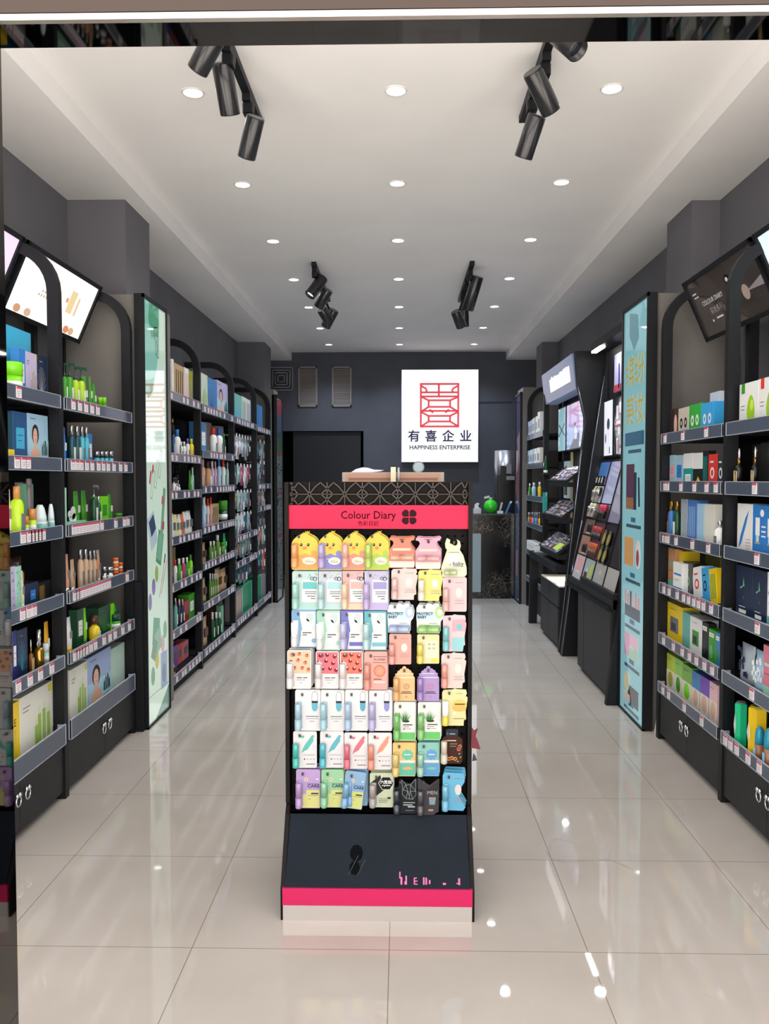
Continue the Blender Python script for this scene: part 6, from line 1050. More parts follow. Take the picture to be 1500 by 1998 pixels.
# ------------------------------------------------------------------ tilted light boxes over the racks
def tilted_box(y0, y1, side, art, label):
    xt, zt, xb, zb = (-1.655,2.49,-1.79,2.18) if side < 0 else (1.525,2.49,1.665,2.175)
    o = empty('light_box', label, 'light box', ((xt+xb)/2, (y0+y1)/2, (zt+zb)/2))
    d = Vector((xt-xb,0,zt-zb)); H = d.length; nrm = Vector((d.z,0,-d.x)).normalized() * (1 if side < 0 else -1)
    ux = Vector((0,1,0)) if side < 0 else Vector((0,-1,0)); uz = d.normalized()
    if nrm.x*(-side) < 0: nrm = -nrm
    T = Matrix(((ux.x,-nrm.x,uz.x,0),(ux.y,-nrm.y,uz.y,0),(ux.z,-nrm.z,uz.z,0),(0,0,0,1)))
    L = (y1-y0)/2; hh = H/2
    a = MB(T); a.box(-L,L,.0,.05,-hh,hh,M_BLACK)
    for q in ((-L,L,-hh,-hh+.022),(-L,L,hh-.022,hh),(-L,-L+.022,-hh,hh),(L-.022,L,-hh,hh)): a.box(q[0],q[1],-.012,.0,q[2],q[3],M_BLACK)
    a.build('frame', o)
    a = MB(T); l=L-.022; h=hh-.022; art(a, l, h); a.build('lit_panel', o)
    a = MB(); a.rod((0,0,-.05),(-.10*(1 if side<0 else -1),0,-.1),.012,M_BLACK); a.box((-.15 if side<0 else .10),(-.1 if side<0 else .15),-.02,.02,-.6,.0,M_BLACK); a.build('wall_bracket', o)
def em(h, s): return mat('lit_print', h, .15, emis=s, coat=.6)
def art_white(a, l, h):
    a.rect(-l,l,-h,h,-.002,em('#fff8f0',1.15))
    a.rect(-l*.30,l*.05,h*.1,h*.42,-.003,em('#fff8f0',1.15)); 
    for k,(x0,x1,z) in enumerate(((-.32,.0,.35),(-.28,-.04,.2),(-.36,-.02,-.05),(-.42,-.1,-.2))): 
        for j in range(5): a.rect(l*(x0+(x1-x0)*j/5),l*(x0+(x1-x0)*(j+.6)/5),h*z,h*(z+.09),-.003,em('#d8c8b8',1.15*.6))
    a.rect(l*.35,l*.52,-h*.3,h*.5,-.003,em('#f6dca8',1.15*.7)); a.rect(l*.58,l*.64,-h*.3,h*.35,-.003,em('#f4d0a8',1.15*.7))
    for x,c in ((.1,'#f2b890'),(.25,'#f4c8a4'),(.55,'#ec9c70'),(-.5,'#f0c8a8'),(-.75,'#e8b088'),(.7,'#f0c090')): a.disc(l*x,-h*.9+h*.05,l*.08,h*.14,-.004,em(c,1.15*.6),12)
    a.disc(l*.3,h*.1,l*.04,h*.1,-.004,em('#f0b890',1.15*.6),12)
def art_pink(a, l, h):
    a.rect(-l,l,-h,h,-.002,em('#f6dcf4',1.15*.8)); 
    for k in range(6): a.disc(l*.62+l*.05*cos(k*1.05),h*.0+h*.14*sin(k*1.05),l*.05,h*.12,-.003,em('#e58ac8',1.15*.6),10)
def art_dark(a, l, h):
    a.rect(-l,l,-h,h,-.002,mat('gloss_dark_print','#4a4340',.08,coat=1.0)); w=mat('print_white2','#e8e6ea',.3,emis=.35)
    a.text('COLOUR DIARY', h*.24, w, -l*.42, h*.12, -.003); a.text('彩妆系列', h*.26, mat('print_grey2','#b8b2b0',.3), -l*.40, -h*.24, -.003)
    a.rect(-l*.5,-l*.3,-h*.55,-h*.49,-.003,w); a.disc(-l*.62,-h*.55,l*.02,h*.05,-.003,w,10); a.rect(-l*.92,-l*.8,h*.55,h*.6,-.003,w); a.rect(-l*.9,-l*.76,h*.42,h*.46,-.003,w)
    for x,z,rx,rz in ((.15,.45,.07,.16),(.08,.1,.05,.1),(.12,-.15,.06,.12)): a.disc(l*x,h*z,l*rx,h*rz,-.003,mat('print_black2','#141420',.2),12); a.disc(l*x,h*z,l*rx*.5,h*rz*.5,-.0035,w,10)
    a.flat([(l*.22,-h*.15),(l*.3,-h*.25),(l*.5,h*.35),(l*.42,h*.42)],-.004,w); a.disc(l*.48,-h*.2,l*.09,h*.25,-.004,mat('powder_peach','#d8bcae',.4,emis=.2),18)
    a.flat([(l*.5,-h*.2),(l*.95,h*.05),(l*.95,-h*.25)],-.0035,mat('print_silver2','#a09a9c',.3)); a.flat([(-l*.1,-h*.98),(l*.3,-h*.98),(-l*.3,h*.0)],-.0035,mat('print_taupe2','#5e5450',.3))
def art_teal(a, l, h): a.rect(-l,l,-h,h,-.002,em('#dff4f6',1.15*.8)); a.rect(-l*.9,-l*.3,-h*.4,h*.2,-.003,em('#f6fcfc',1.15*.8))
tilted_box(3.64,4.53,-1,art_white,'lit white tilted light box above the second left rack')
tilted_box(2.72,3.60,-1,art_pink,'lit pink tilted light box at the left picture edge')
tilted_box(3.66,4.52,1,art_dark,'unlit dark tilted light box lettered COLOUR DIARY above the right rack')
tilted_box(2.74,3.63,1,art_teal,'lit pale tilted light box at the right picture edge')

# ------------------------------------------------------------------ tall poster light boxes on the pilasters
def poster_box(x, y0, y1, side, label, art, top=2.47, th=.05):
    o = empty('poster_light_box', label, 'light box', (x, (y0+y1)/2, 0), (0,0,pi/2 if side < 0 else -pi/2))
    L=(y1-y0)/2; f=.022
    a = MB(); a.box(-L,L,.006,th,.0,top,M_BLACK)
    for q in ((-L,L,0,.012),(-L,L,top-f,top),(-L,-L+f*.6,0,top),(L-f*.6,L,0,top)): a.box(q[0],q[1],-.006,.006,q[2],q[3],M_BLACK)
    a.build('frame', o)
    a = MB(); art(a, L-f*.6, .012, top-f); a.build('lit_poster', o)
def ps(h, s=1.0): return mat('poster_print', h, .04, emis=.7*s, coat=1.0)
def art_green(a, L, z0, z1):
    a.rect(-L,L,z0,z1,.003,ps('#d4ead8')); H=z1-z0
    a.flat([(-L,z1),(-L,z1-.52),(-L*.5,z1-.50),(-L*.1,z1-.45),(L*.2,z1-.33),(L*.35,z1-.2),(L*.4,z1)],.0025,ps('#8ecbbb')); a.flat([(-L*.5,z1-.0),(L*.35,z1-.0),(L*.35,z1-.16),(-L*.3,z1-.2),(-L*.6,z1-.1)],.002,ps('#5aa583'))
    a.flat([(-L,z1-.46),(-L*.4,z1-.44),(-L*.1,z1-.42),(-L*.2,z1-.5),(-L*.6,z1-.55),(-L,z1-.53)],.002,ps('#4f9c7c'))
    ink=ps('#26403a',.3)
    for p,q in (((-.1,.13),(.25,.12)),((-.1,.13),(-.05,.2)),((.0,.16),(.05,.28)),((.05,.28),(.3,.3)),((.3,.3),(.33,.17)),((.33,.17),(.1,.17)),((.1,.2),(.28,.26)),((.2,.14),(.18,.28))): a.line((L*p[0],z1-p[1]),(L*q[0],z1-q[1]),.006,.0015,ink)
    def quad(cx,cz,w,h,ang,c,y=.002):
        p=[(-w/2,-h/2),(w/2,-h/2),(w/2,h/2),(-w/2,h/2)]; a.flat([(cx+x*cos(ang)-z*sin(ang),cz+x*sin(ang)+z*cos(ang)) for x,z in p],y,ps(c,.8))
    def frame(cx,cz,w,h,ang,c):
        p=[(-w/2,-h/2),(w/2,-h/2),(w/2,h/2),(-w/2,h/2)]; P=[(cx+x*cos(ang)-z*sin(ang),cz+x*sin(ang)+z*cos(ang)) for x,z in p]
        for i in range(4): a.line(P[i],P[(i+1)%4],.004,.0018,ps(c,.4))
    for k,(x,z) in enumerate(((-.08,1.40),(.0,1.46),(.08,1.52))): frame(x,z,.035,.17,-.35,'#445048')
    quad(-.12,1.44,.03,.08,-.35,'#c86a72'); quad(-.07,1.49,.03,.05,-.35,'#c86a72')
    quad(.12,1.22,.055,.32,-.25,'#7fae90'); quad(.12,1.30,.05,.05,-.25,'#b86a6a',.0015); quad(.12,1.15,.05,.05,-.25,'#b85a6a',.0015)
    quad(-.09,1.16,.10,.1,.5,'#3a4c68'); quad(-.09,1.13,.14,.2,.4,'#c2d4e4',.0026)
    quad(.05,1.02,.11,.2,-.35,'#5a9c7a'); quad(.05,1.02,.08,.15,-.35,'#86bc9c',.0015)
    for x,z,c in ((-.02,.87,'#a4c060'),(-.08,.80,'#9a78b8'),(-.15,.72,'#8a88b4')): a.disc(x,z,.034,.05,.002,ps(c,.8),16)
    a.line((.03,.72),(.14,.92),.012,.002,ps('#c8a898',.7)); a.line((.07,.74),(.19,.93),.010,.002,ps('#b8948c',.7)); quad(.15,.945,.02,.06,-.4,'#3c4444')
    quad(-.04,.53,.13,.16,-.2,'#6fae90'); quad(.0,.47,.12,.13,.3,'#9ac4a8',.0016); quad(-.08,.43,.09,.12,-.5,'#7aa48c',.0014)
    for x,z,c in ((.14,.51,'#7fb898'),(.09,.43,'#e0b4b8'),(-.03,.36,'#d6c45a'),(-.11,.28,'#7ab490')): a.disc(x,z,.038,.055,.002,ps(c,.8),18)
    quad(.11,.27,.13,.22,0,'#9cb0cc'); a.disc(.11,.25,.04,.06,.0015,ps('#7a90b8',.7),16)
    a.line((-L,.17),(L,.17),.004,.002,ps('#8aa898',.6)); a.flat([(-L*.3,z0),(L,z0),(L,.16)],.002,ps('#6fa08e',.8))
poster_box(-1.447,4.60,5.06,-1,'tall lit green and white cosmetics poster on the left pilaster',art_green)
def art_b(a, L, z0, z1):
    a.rect(-L,L,z0,z1,.003,ps('#8fc6ce')); a.flat([(-L*.5,z1-.02),(L*.2,z1-.06),(L*.3,z1-.2),(-L*.1,z1-.26),(-L*.5,z1-.16)],.002,ps('#5f9aa6',.8))
    def R(x0,x1,a0,a1,c,y=.002,s=.8): a.rect(L*x0,L*x1,a0,a1,y,ps(c,s))
    def cap(z): R(-.2,.2,z+.035,z+.062,'#2f6c88',.0015); R(-.6,.65,z,z+.02,'#3f6474',.0015,.5)
    a.text('缤纷', .20, ps('#d8b83a',.8), 0, 2.06, .0015, sx=.95); a.text('美妆', .20, ps('#d8b83a',.8), 0, 1.83, .0015, sx=.95)
    R(-.8,.8,1.63,1.71,'#3a6c88'); R(-.5,.6,1.585,1.605,'#44708a',.0015,.5)
    R(-.65,.05,1.25,1.52,'#5a2c44'); R(-.63,.0,1.25,1.32,'#a06a3a',.0015); R(.0,.25,1.25,1.47,'#1d2a38',.0015); a.line((L*.42,1.44),(L*.48,1.27),.035,.0012,ps('#1a2a38',.5)); cap(1.14)
    R(-.75,.05,.91,1.08,'#dca35c'); a.disc(L*.4,.99,.05,.085,.0015,ps('#eeddd8',.8),18); a.disc(L*.4,.97,.03,.05,.0012,ps('#a84c58',.8),16); cap(.81)
    for k in range(6): R(-.65+.22*k,-.5+.22*k,.66,.76-.02*(k%2),('#d8989a','#d89098','#33434c','#e0b8a0','#d89898','#d8a0a0')[k])
    R(-.65,.65,.60,.67,'#2f444e',.0018); cap(.53)
    R(-.65,-.2,.36,.50,'#d8a0c0'); R(-.2,.5,.42,.50,'#eebccc',.0018); R(-.25,.55,.35,.43,'#b4d8c0',.0018); cap(.29)
    a.disc(-L*.4,.20,.06,.06,.0012,ps('#e0d8b0',.8),22); R(-.3,.6,.08,.19,'#4c5058'); R(-.7,-.1,.08,.13,'#d8c8c0',.0015); cap(.03)
poster_box(1.373,4.63,5.15,1,'tall lit pale blue makeup poster on the right pilaster',art_b)
def art_far(a, L, z0, z1):
    a.rect(-L,L,z0,z1,.003,mat('dim_poster','#8c9a92',.1,coat=.8)); D=lambda c: mat('dim_poster_ink',c,.2)
    a.rect(-L,L,z1-.2,z1-.02,.002,D('#8c3040')); a.rect(-L,L,z1-.45,z1-.2,.002,D('#3c5060')); a.rect(-L,L,z1-.62,z1-.45,.002,D('#3c6448'))
    for z in (z1-.66,z1-1.12,z1-1.62): a.rect(-L,L,z,z+.03,.0015,D('#9c4454'))
    rr = random.Random(3)
    for k in range(60): z=rr.uniform(.2,1.75); x=rr.uniform(-L*.8,L*.5); a.rect(x,x+.07,z,z+.012,.001,D('#2c383c'))
poster_box(-1.437,9.42,9.90,-1,'narrow red topped poster panel on the far left pilaster',art_far,2.40)
def art_purple(a, L, z0, z1):
    a.rect(-L,L,z0,z1,.003,mat('violet_poster','#4c3f78',.08,emis=.25,coat=1.0)); D=lambda c: mat('violet_poster_ink',c,.15,emis=.2,coat=.8)
    a.flat([(-L,z0),(L,z0),(L,1.0),(-L,1.3)],.002,D('#1f4c78')); a.flat([(-L,1.3),(L,1.0),(L,1.5),(-L*.2,1.9)],.0018,D('#a05a68')); a.flat([(-L*.5,1.9),(L,1.5),(L,2.0)],.0016,D('#c8a0c4')); a.rect(-L*.6,L*.3,.3,.6,.0015,D('#b87888'))
poster_box(1.352,9.38,9.80,1,'violet and blue lit poster on the far right pilaster',art_purple,2.42)
# ------------------------------------------------------------------ makeup counters on the right
def side_slab(o, poly, y0, y1, edge=None):
    a = MB(); n=len(poly); a.add([(x,y0,z) for x,z in poly]+[(x,y1,z) for x,z in poly], [list(range(n)), list(range(n,2*n))[::-1]]+[[i,n+i,n+(i+1)%n,(i+1)%n] for i in range(n)], M_BLACK)
    if edge:
        for (p,q) in edge: a.rod((p[0]-.001,(y0),p[1]),(q[0]-.001,(y0),q[1]),.0035,mat('aluminium_edge','#8e949c',.3,.8),6)
    a.build('side_panel', o)
# counter one, nearest
o = empty('makeup_counter', 'nearest right makeup counter with a leaning tester board, past the blue poster', 'makeup counter', (0,0,0))
pf = [(1.295,0),(1.38,.74),(1.45,1.1),(1.615,2.25),(1.66,2.5),(1.845,2.5),(1.845,0)]
side_slab(o, pf, 5.16, 5.21); side_slab(o, pf, 6.60, 6.68, [((1.295,0),(1.38,.74)),((1.38,.74),(1.45,1.1)),((1.45,1.1),(1.615,2.25))])
a = MB(); a.box(1.345,1.84,5.21,6.18,.03,.70,M_BOARD); a.box(1.42,1.84,6.18,6.6,.0,.06,M_BLACK); a.build('cabinet', o)
for k,(ya,yb) in enumerate(((5.22,5.97),(5.98,6.17))):
    a = MB(); a.box(1.33,1.346,ya,yb,.035,.58,M_DOOR); a.build('cabinet_door', o)
a = MB(); a.box(1.34,1.84,5.21,6.6,.60,.66,M_BLACK); a.build('counter_top', o)
a = MB(); a.box(1.64,1.66,5.21,6.6,.66,2.5,M_BOARD); a.build('back_panel', o)
a = MB(); a.box(1.50,1.84,5.21,6.6,2.44,2.5,M_BLACK); a.build('canopy', o)
a = MB(); a.box(1.50,1.54,6.28,6.56,2.425,2.44,M_LED)
a.build('led_strip', o); light('canopy_lamp','AREA',(1.5,6.05,2.42),3,(.85,.93,1),o,.07)
for k,(ya,yb) in enumerate(((6.33,6.59),(6.02,6.29),(5.71,5.98),(5.40,5.67))):
    a = MB(); w=em('#f4f6ff',.9 if k%2==0 else .0); X=1.615
    def P(y0,y1,z0,z1,m,x=0): a.add([(X-x,y0,z0),(X-x,y1,z0),(X-x,y1,z1),(X-x,y0,z1)],[(0,3,2,1)],m)
    a.box(X,X+.02,ya-.012,yb+.012,1.60,2.055,M_BLACK)
    if k % 2 == 0:
        P(ya,yb,1.615,2.04,em('#f4f6ff',.9),.001); g=mat('brush_grey','#6a7090',.3,emis=.2)
        yc=(ya+yb)/2; a.add([(X-.002,yc-.005+.045*cos(t),1.86+.045*sin(t)) for t in [2*pi*i/14 for i in range(14)]],[list(range(14))[::-1]],g); P(yc-.008,yc,1.65,1.84,mat('brush_stem','#d8c8c4',.3,emis=.3),.002)
        a.add([(X-.002,yc+.075+.018*cos(t),1.75+.04*sin(t)) for t in [2*pi*i/14 for i in range(14)]],[list(range(14))[::-1]],g); P(yc-.06,yc-.035,1.63,1.68,g,.002)
    else:
        P(ya,yb,1.615,2.04,mat('dark_photo','#232a30',.1,coat=.8),.001); w=em('#e8ecf4',.9*.6)
        for (y0,y1,z0,z1) in ((.06,.12,1.92,2.0),(.14,.2,1.88,1.98),(.08,.2,1.84,1.865),(.1,.14,1.76,1.82),(.05,.08,1.63,1.66),(.15,.19,1.62,1.74)): P(ya+y0,ya+y1,z0,z1,w,.002)
        P(ya+.12,ya+.17,1.64,1.72,mat('photo_pink','#d898a8',.2,emis=.4),.0025)
    a.build('lit_picture', o, label='white lit picture of makeup brushes' if k%2==0 else 'dark picture with white lettering')
a = MB()
for z in (1.29,1.36,1.43,1.50): a.lathe([(0,-.015),(.012,-.01),(.014,0),(.012,.01),(0,.015)], M_LED, 1.60, 6.57, 10, M=Matrix.Translation((0,0,z)))
a.build('bulb_row', o)
# folded posters leaning on the upper ledge
# leaning tester board: frame with inclined local plane
board = empty('tester_board', 'leaning black tester board full of makeup on the nearest right counter', 'display board', (1.355,6.57,.60), (0,0,-pi/2))
BT = Matrix.Rotation(math.atan2(.245,.98)*-1, 4, 'X')      # local y towards wall with height
BW, BH = 1.30, 1.01
a = MB(BT); a.box(0,BW,0,.02,-.01,BH,M_BLACK); a.box(0,BW,-.03,.0,-.022,-.0,M_BLACK)
cw = BW/4
for k in range(5): a.box(k*cw-.005 if k else 0,k*cw+.005,-.012,.0,0,BH,M_BLACK)
a.build('board_frame', board)
def cell(c, z0, z1, hexc, draw=None, label=None, em_=0):
    a = MB(BT); x0=c*cw+.008; x1=(c+1)*cw-.008; a.box(x0,x1,-.006,-.0,z0,z1,mat('tester_card',hexc,.3,coat=.3,emis=em_))
    if draw: draw(a,x0,x1,z0,z1)
    a.build('tester_card', board, label=label)
C_ = lambda h: mat('tester_print',h,.35,coat=.3)
def d1(a,x0,x1,z0,z1):
    w=x1-x0; a.rect(x0+w*.25,x0+w*.8,z0+.12,z0+.21,-.0065,C_('#e8a8b0')); a.rect(x0+w*.25,x0+w*.7,z0+.05,z0+.11,-.0065,C_('#ece4e4'))
    for k in range(3): a.rect(x0+w*(.3+.13*k),x0+w*(.38+.13*k),z0+.055,z0+.095,-.007,C_('#a8b4b0'))
def d2(a,x0,x1,z0,z1):
    w=x1-x0; a.rect(x0+w*.12,x0+w*.4,z0+.02,z0+.13,-.0065,C_('#4a3038')); a.rect(x0+w*.2,x0+w*.42,z0+.13,z0+.16,-.0065,C_('#c8d0d0')); a.flat([(x0+w*.48,z0+.01),(x0+w*.7,z0+.01),(x0+w*.85,z0+.2),(x0+w*.65,z0+.2)],-.0068,C_('#c8d832'))
def d3(a,x0,x1,z0,z1):
    w=x1-x0; a.disc(x0+w*.3,z0+.15,w*.12,.03,-.0065,C_('#90c4c0')); a.disc(x0+w*.5,z0+.17,w*.1,.02,-.0065,C_('#d8c08c')); a.flat([(x0+w*.15,z0+.04),(x0+w*.35,z0+.03),(x0+w*.25,z0+.09)],-.0065,C_('#e0703c')); a.rect(x0+w*.3,x0+w*.6,z0+.045,z0+.06,-.0068,C_('#8c3c44')); a.rect(x0+w*.65,x0+w*.9,z0+.13,z0+.14,-.0065,C_('#a8a098'))
cell(0,.01,.24,'#cfc0c4',d1,'card printed with pink and white makeup'); cell(1,.01,.24,'#a9b4b8',d2,'card printed with yellow and black bottles'); cell(2,.01,.24,'#b0aca8',d3,'card printed with coloured powder'); cell(3,.01,.24,'#b8b4b0')
cell(0,.25,.40,'#a87c66',None,'tan tester tray'); cell(1,.25,.52,'#5c2a2c',None,'dark red lip gloss tray'); cell(2,.25,.52,'#1a1818'); cell(3,.25,.52,'#2a2424')
cell(0,.41,.53,'#7c5c50'); cell(0,.54,.66,'#1b1a1c'); cell(1,.54,.66,'#161618'); cell(0,.67,.80,'#b0b6bc'); cell(1,.67,.99,'#b4bce8',None,'pale violet lit card',.25); cell(2,.54,.99,'#8c88a0')
cell(0,.81,.99,'#4c7ec4',lambda a,x0,x1,z0,z1: a.rect(x0,x1,z0,z0+.05,-.0068,C_('#b87ca8')),'blue and violet card'); cell(3,.54,.99,'#6c6878')
BM = Matrix.Translation((1.355,6.57,.60)) @ Matrix.Rotation(-pi/2,4,'Z') @ BT
def on_board(name, mb, x, z, label, cat, group, parts=None, rx=0):
    p = BM @ Vector((x,-.012,z)); o = empty(name, label, cat, p, (0,0,0), group); o.rotation_euler = (BM.to_3x3() @ Matrix.Rotation(rx,3,'Y')).to_euler()
    for pn, m_b in mb: m_b.build(pn, o)
    return o
def lipstick(c, L=.075, r=.0085, cap='black'):
    a = MB(); a.lathe([(r,0),(r,L*.5)], pal(cap), n=10); b = MB(); b.lathe([(r*.8,L*.5),(r*.8,L*.9),(r*.3,L)], mat('lip_colour',c,.2,coat=.5), n=10); return [('case',a),('lipstick',b)]
nm4=['first','second','third','fourth','fifth','sixth','seventh','eighth']
for k in range(4): on_board('lipstick', lipstick('#e83c6a',.1,.013), cw*1.12+.05*k, .56, 'hot pink lipstick tester, %s from the back end of its row'%nm4[k],'lipstick','hot pink lipsticks on the tester board',rx=.2)
for k in range(8): on_board('lip_gloss', lipstick('#a83434',.10,.009), cw*1.06+.032*k, .39, 'dark red lip gloss tester, %s from the back end'%nm4[k],'lip gloss','dark red lip glosses on the tester board')
for k in range(7): on_board('lip_gloss', lipstick('#c8603c',.10,.009,'brown'), cw*1.06+.036*k, .265, 'orange brown lip gloss tester, %s from the back end'%nm4[k],'lip gloss','orange brown lip glosses on the tester board')
for r_,z in enumerate((.27,.43)):
    for k in range(3):
        a = MB(); a.lathe([(.009,0),(.011,.04),(.011,.06),(.006,.07)], pal('black'), n=10); b=MB(); b.lathe([(.008,-.012),(.0085,0)], pal('silver'), n=10)
        on_board('foundation_stick', [('tube',a),('cap',b)], cw*.5+.04*k, z, 'black foundation tube, %s on the %s tan tray'%(nm4[k],('lower','upper')[r_]),'makeup tube','black tubes on the tan trays')
for k in range(2):
    for z in (.30,.42):
        a = MB(); a.disc(0,0,.045,.06,-.004,mat('powder_gold','#a89848',.3),20); a.ring((0,-.004,0),.048,.005,pal('black'),22,6,ax='y'); 
        on_board('powder_compact', [('compact',a)], cw*2.2+.13*k, z, 'round gold powder compact, %s row, %s one'%(('lower' if z<.4 else 'upper'),('back','front')[k]),'compact','gold compacts on the tester board')
for k in range(2):
    for z in (.55,.68):
        a = MB(); a.lathe([(.022,0),(.028,.06),(.03,.08)], mat('silver_cup','#c4bcb8',.2,.8), n=16); b=MB(); b.lathe([(.020,.08),(.012,.11)], pal('cream'), n=12)
        on_board('brush_cup', [('cup',a),('brush_tips',b)], .09+.11*k, z, 'silver brush cup, %s row, %s one'%(('lower' if z<.6 else 'upper'),('back','front')[k]),'cup','silver cups on the tester board')
for r_,z in enumerate((.72,.81)):
    for k in range(3):
        a = MB(); a.box(-.03,.03,-.012,0,0,.065,pal('black')); a.rect(-.008,.022,.012,.055,-.0125,pal('offw'))
        on_board('eyeshadow_palette', [('palette',a)], .07+.085*k, z, 'black and white eyeshadow palette, %s row, %s from the back'%(('lower','upper')[r_],nm4[k]),'palette','black and white palettes on the tester board')

# counter two with the glowing header
o = empty('makeup_counter', 'second makeup counter with a glowing white header and three stepped trays', 'makeup counter', (0,0,0))
pf = [(1.30,0),(1.30,.05),(1.47,1.67),(1.50,1.9),(1.435,2.18),(1.41,2.47),(1.845,2.47),(1.845,0)]
side_slab(o, pf, 6.73, 6.80, [((1.30,.05),(1.47,1.67)),((1.50,1.9),(1.435,2.18))]); side_slab(o, [(1.27,0),(1.28,.66),(1.36,.66),(1.345,0)], 8.12, 8.19); side_slab(o, [(1.58,.66),(1.56,2.47),(1.845,2.47),(1.845,.66)], 8.0, 8.05)
a = MB(); a.box(1.275,1.84,6.8,8.19,.655,.72,M_BLACK); a.build('counter_top', o)
a = MB(); a.box(1.32,1.80,6.82,7.68,.03,.53,M_BOARD); a.build('drawer_cabinet', o)
a = MB(); a.box(1.31,1.80,6.82,7.68,.53,.542,mat('cream_glass_top','#e6e0cc',.2)); a.build('shelf_top', o)
light('under_counter_lamp','AREA',(1.42,7.25,.645),5,(1,.95,.8),o,.08)
for (ya,yb) in ((6.83,7.24),(7.25,7.67)):
    a = MB(); a.box(1.305,1.321,ya,yb,.36,.525,M_DOOR); a.build('drawer', o)
    a = MB(); a.box(1.305,1.321,ya,yb,.035,.35,M_DOOR); a.build('cabinet_door', o)
a = MB(); a.box(1.60,1.62,6.8,8.0,.72,2.47,M_BOARD); a.build('back_panel', o)
# header
a = MB(); n=[(1.43,2.17),(1.395,2.46),(1.50,2.47),(1.55,2.17)]
a.add([(x,6.80,z) for x,z in n]+[(x,8.25,z) for x,z in n],[(0,3,2,1),(4,5,6,7),(0,1,5,4),(1,2,6,5),(2,3,7,6),(3,0,4,7)],mat('silver_blue_header','#8c9cc0',.3,emis=.25))
hx = lambda z: 1.43+(z-2.17)*(-.035/.29)-.003
rr = random.Random(5); y=6.95
while y < 7.85:
    w_=rr.uniform(.05,.09); zt=2.375+rr.uniform(-.01,.01); a.add([(hx(2.25),y,2.25),(hx(2.25),y+w_,2.25),(hx(zt),y+w_,zt),(hx(zt),y,zt)],[(0,3,2,1)],em('#ffffff',1.4)); y+=w_+.012
a.build('glowing_header', o, label='blue silver header with glowing white lettering')
for (ya,yb,k) in ((6.92,7.60,0),(7.66,8.0,1)):
    X=1.52; a = MB(); a.box(X,X+.02,ya-.01,yb+.01,1.69,2.11,M_BLACK)
    def P(pts,m,x=.001): a.add([(X-x,yb-(yb-ya)*u,1.70+.40*v) for u,v in pts],[list(range(len(pts)))],m)
    if k == 0:
        P([(0,0),(1,0),(1,1),(0,1)],em('#9c8cd8',.9*.6)); P([(0,0),(.25,0),(.5,.45),(.0,.62)],em('#4c8cd4',.9*.6),.0015); P([(.2,0),(1,0),(1,.35),(.55,.3)],mat('poster_slate','#3c4468',.2,emis=.2),.002); P([(.45,1),(.75,1),(.7,.8)],em('#e8a0c0',.9*.5),.0015)
        P([(.78,.02),(1,.02),(1,1),(.7,1),(.82,.5)],em('#b8ccf0',.9*.7),.0025); P([(.52,.2),(.66,.2),(.70,.35),(.60,.5),(.5,.42)],em('#c8dce8',.9*.6),.003); P([(.5,.5),(.56,.5),(.56,.56),(.5,.56)],mat('poster_ink','#40406c',.3),.003)
    else:
        P([(0,0),(1,0),(1,1),(0,1)],em('#a8dce8',.9*.7)); g=mat('poster_ink3','#304858',.3)
        P([(.05,.35),(.12,.33),(.95,.62),(.88,.64)],g,.002); P([(.05,.62),(.12,.64),(.95,.35),(.88,.33)],g,.002)
    a.build('lit_picture', o, label='violet and blue lit picture' if k==0 else 'pale aqua lit picture with crossed lines')
a = MB()
for k in range(6):
    for zz in (1.20,.90): a.lathe([(0,-.011),(.009,-.007),(.011,0),(.009,.007),(0,.011)], M_LED, 1.585, 7.2, 8, M=Matrix.Translation((0,0,zz+.026*k)))
a.build('bulb_row', o)
a = MB(); a.box(1.57,1.585,7.62,7.66,.74,1.68,mat('cream_strip','#cfc28c',.4,emis=.15)); a.build('cream_upright', o, label='cream upright strip')
a = MB(); a.box(1.56,1.59,7.72,7.92,1.25,1.60,mat('frosted_panel','#b8c8d4',.3,emis=.3)); a.box(1.555,1.56,7.76,7.88,1.28,1.52,mat('dark_inner','#1c2830',.2)); a.build('frosted_niche', o)
light('tray_lamp','AREA',(1.48,7.3,1.66),2.5,(.85,.93,1),o,.05)
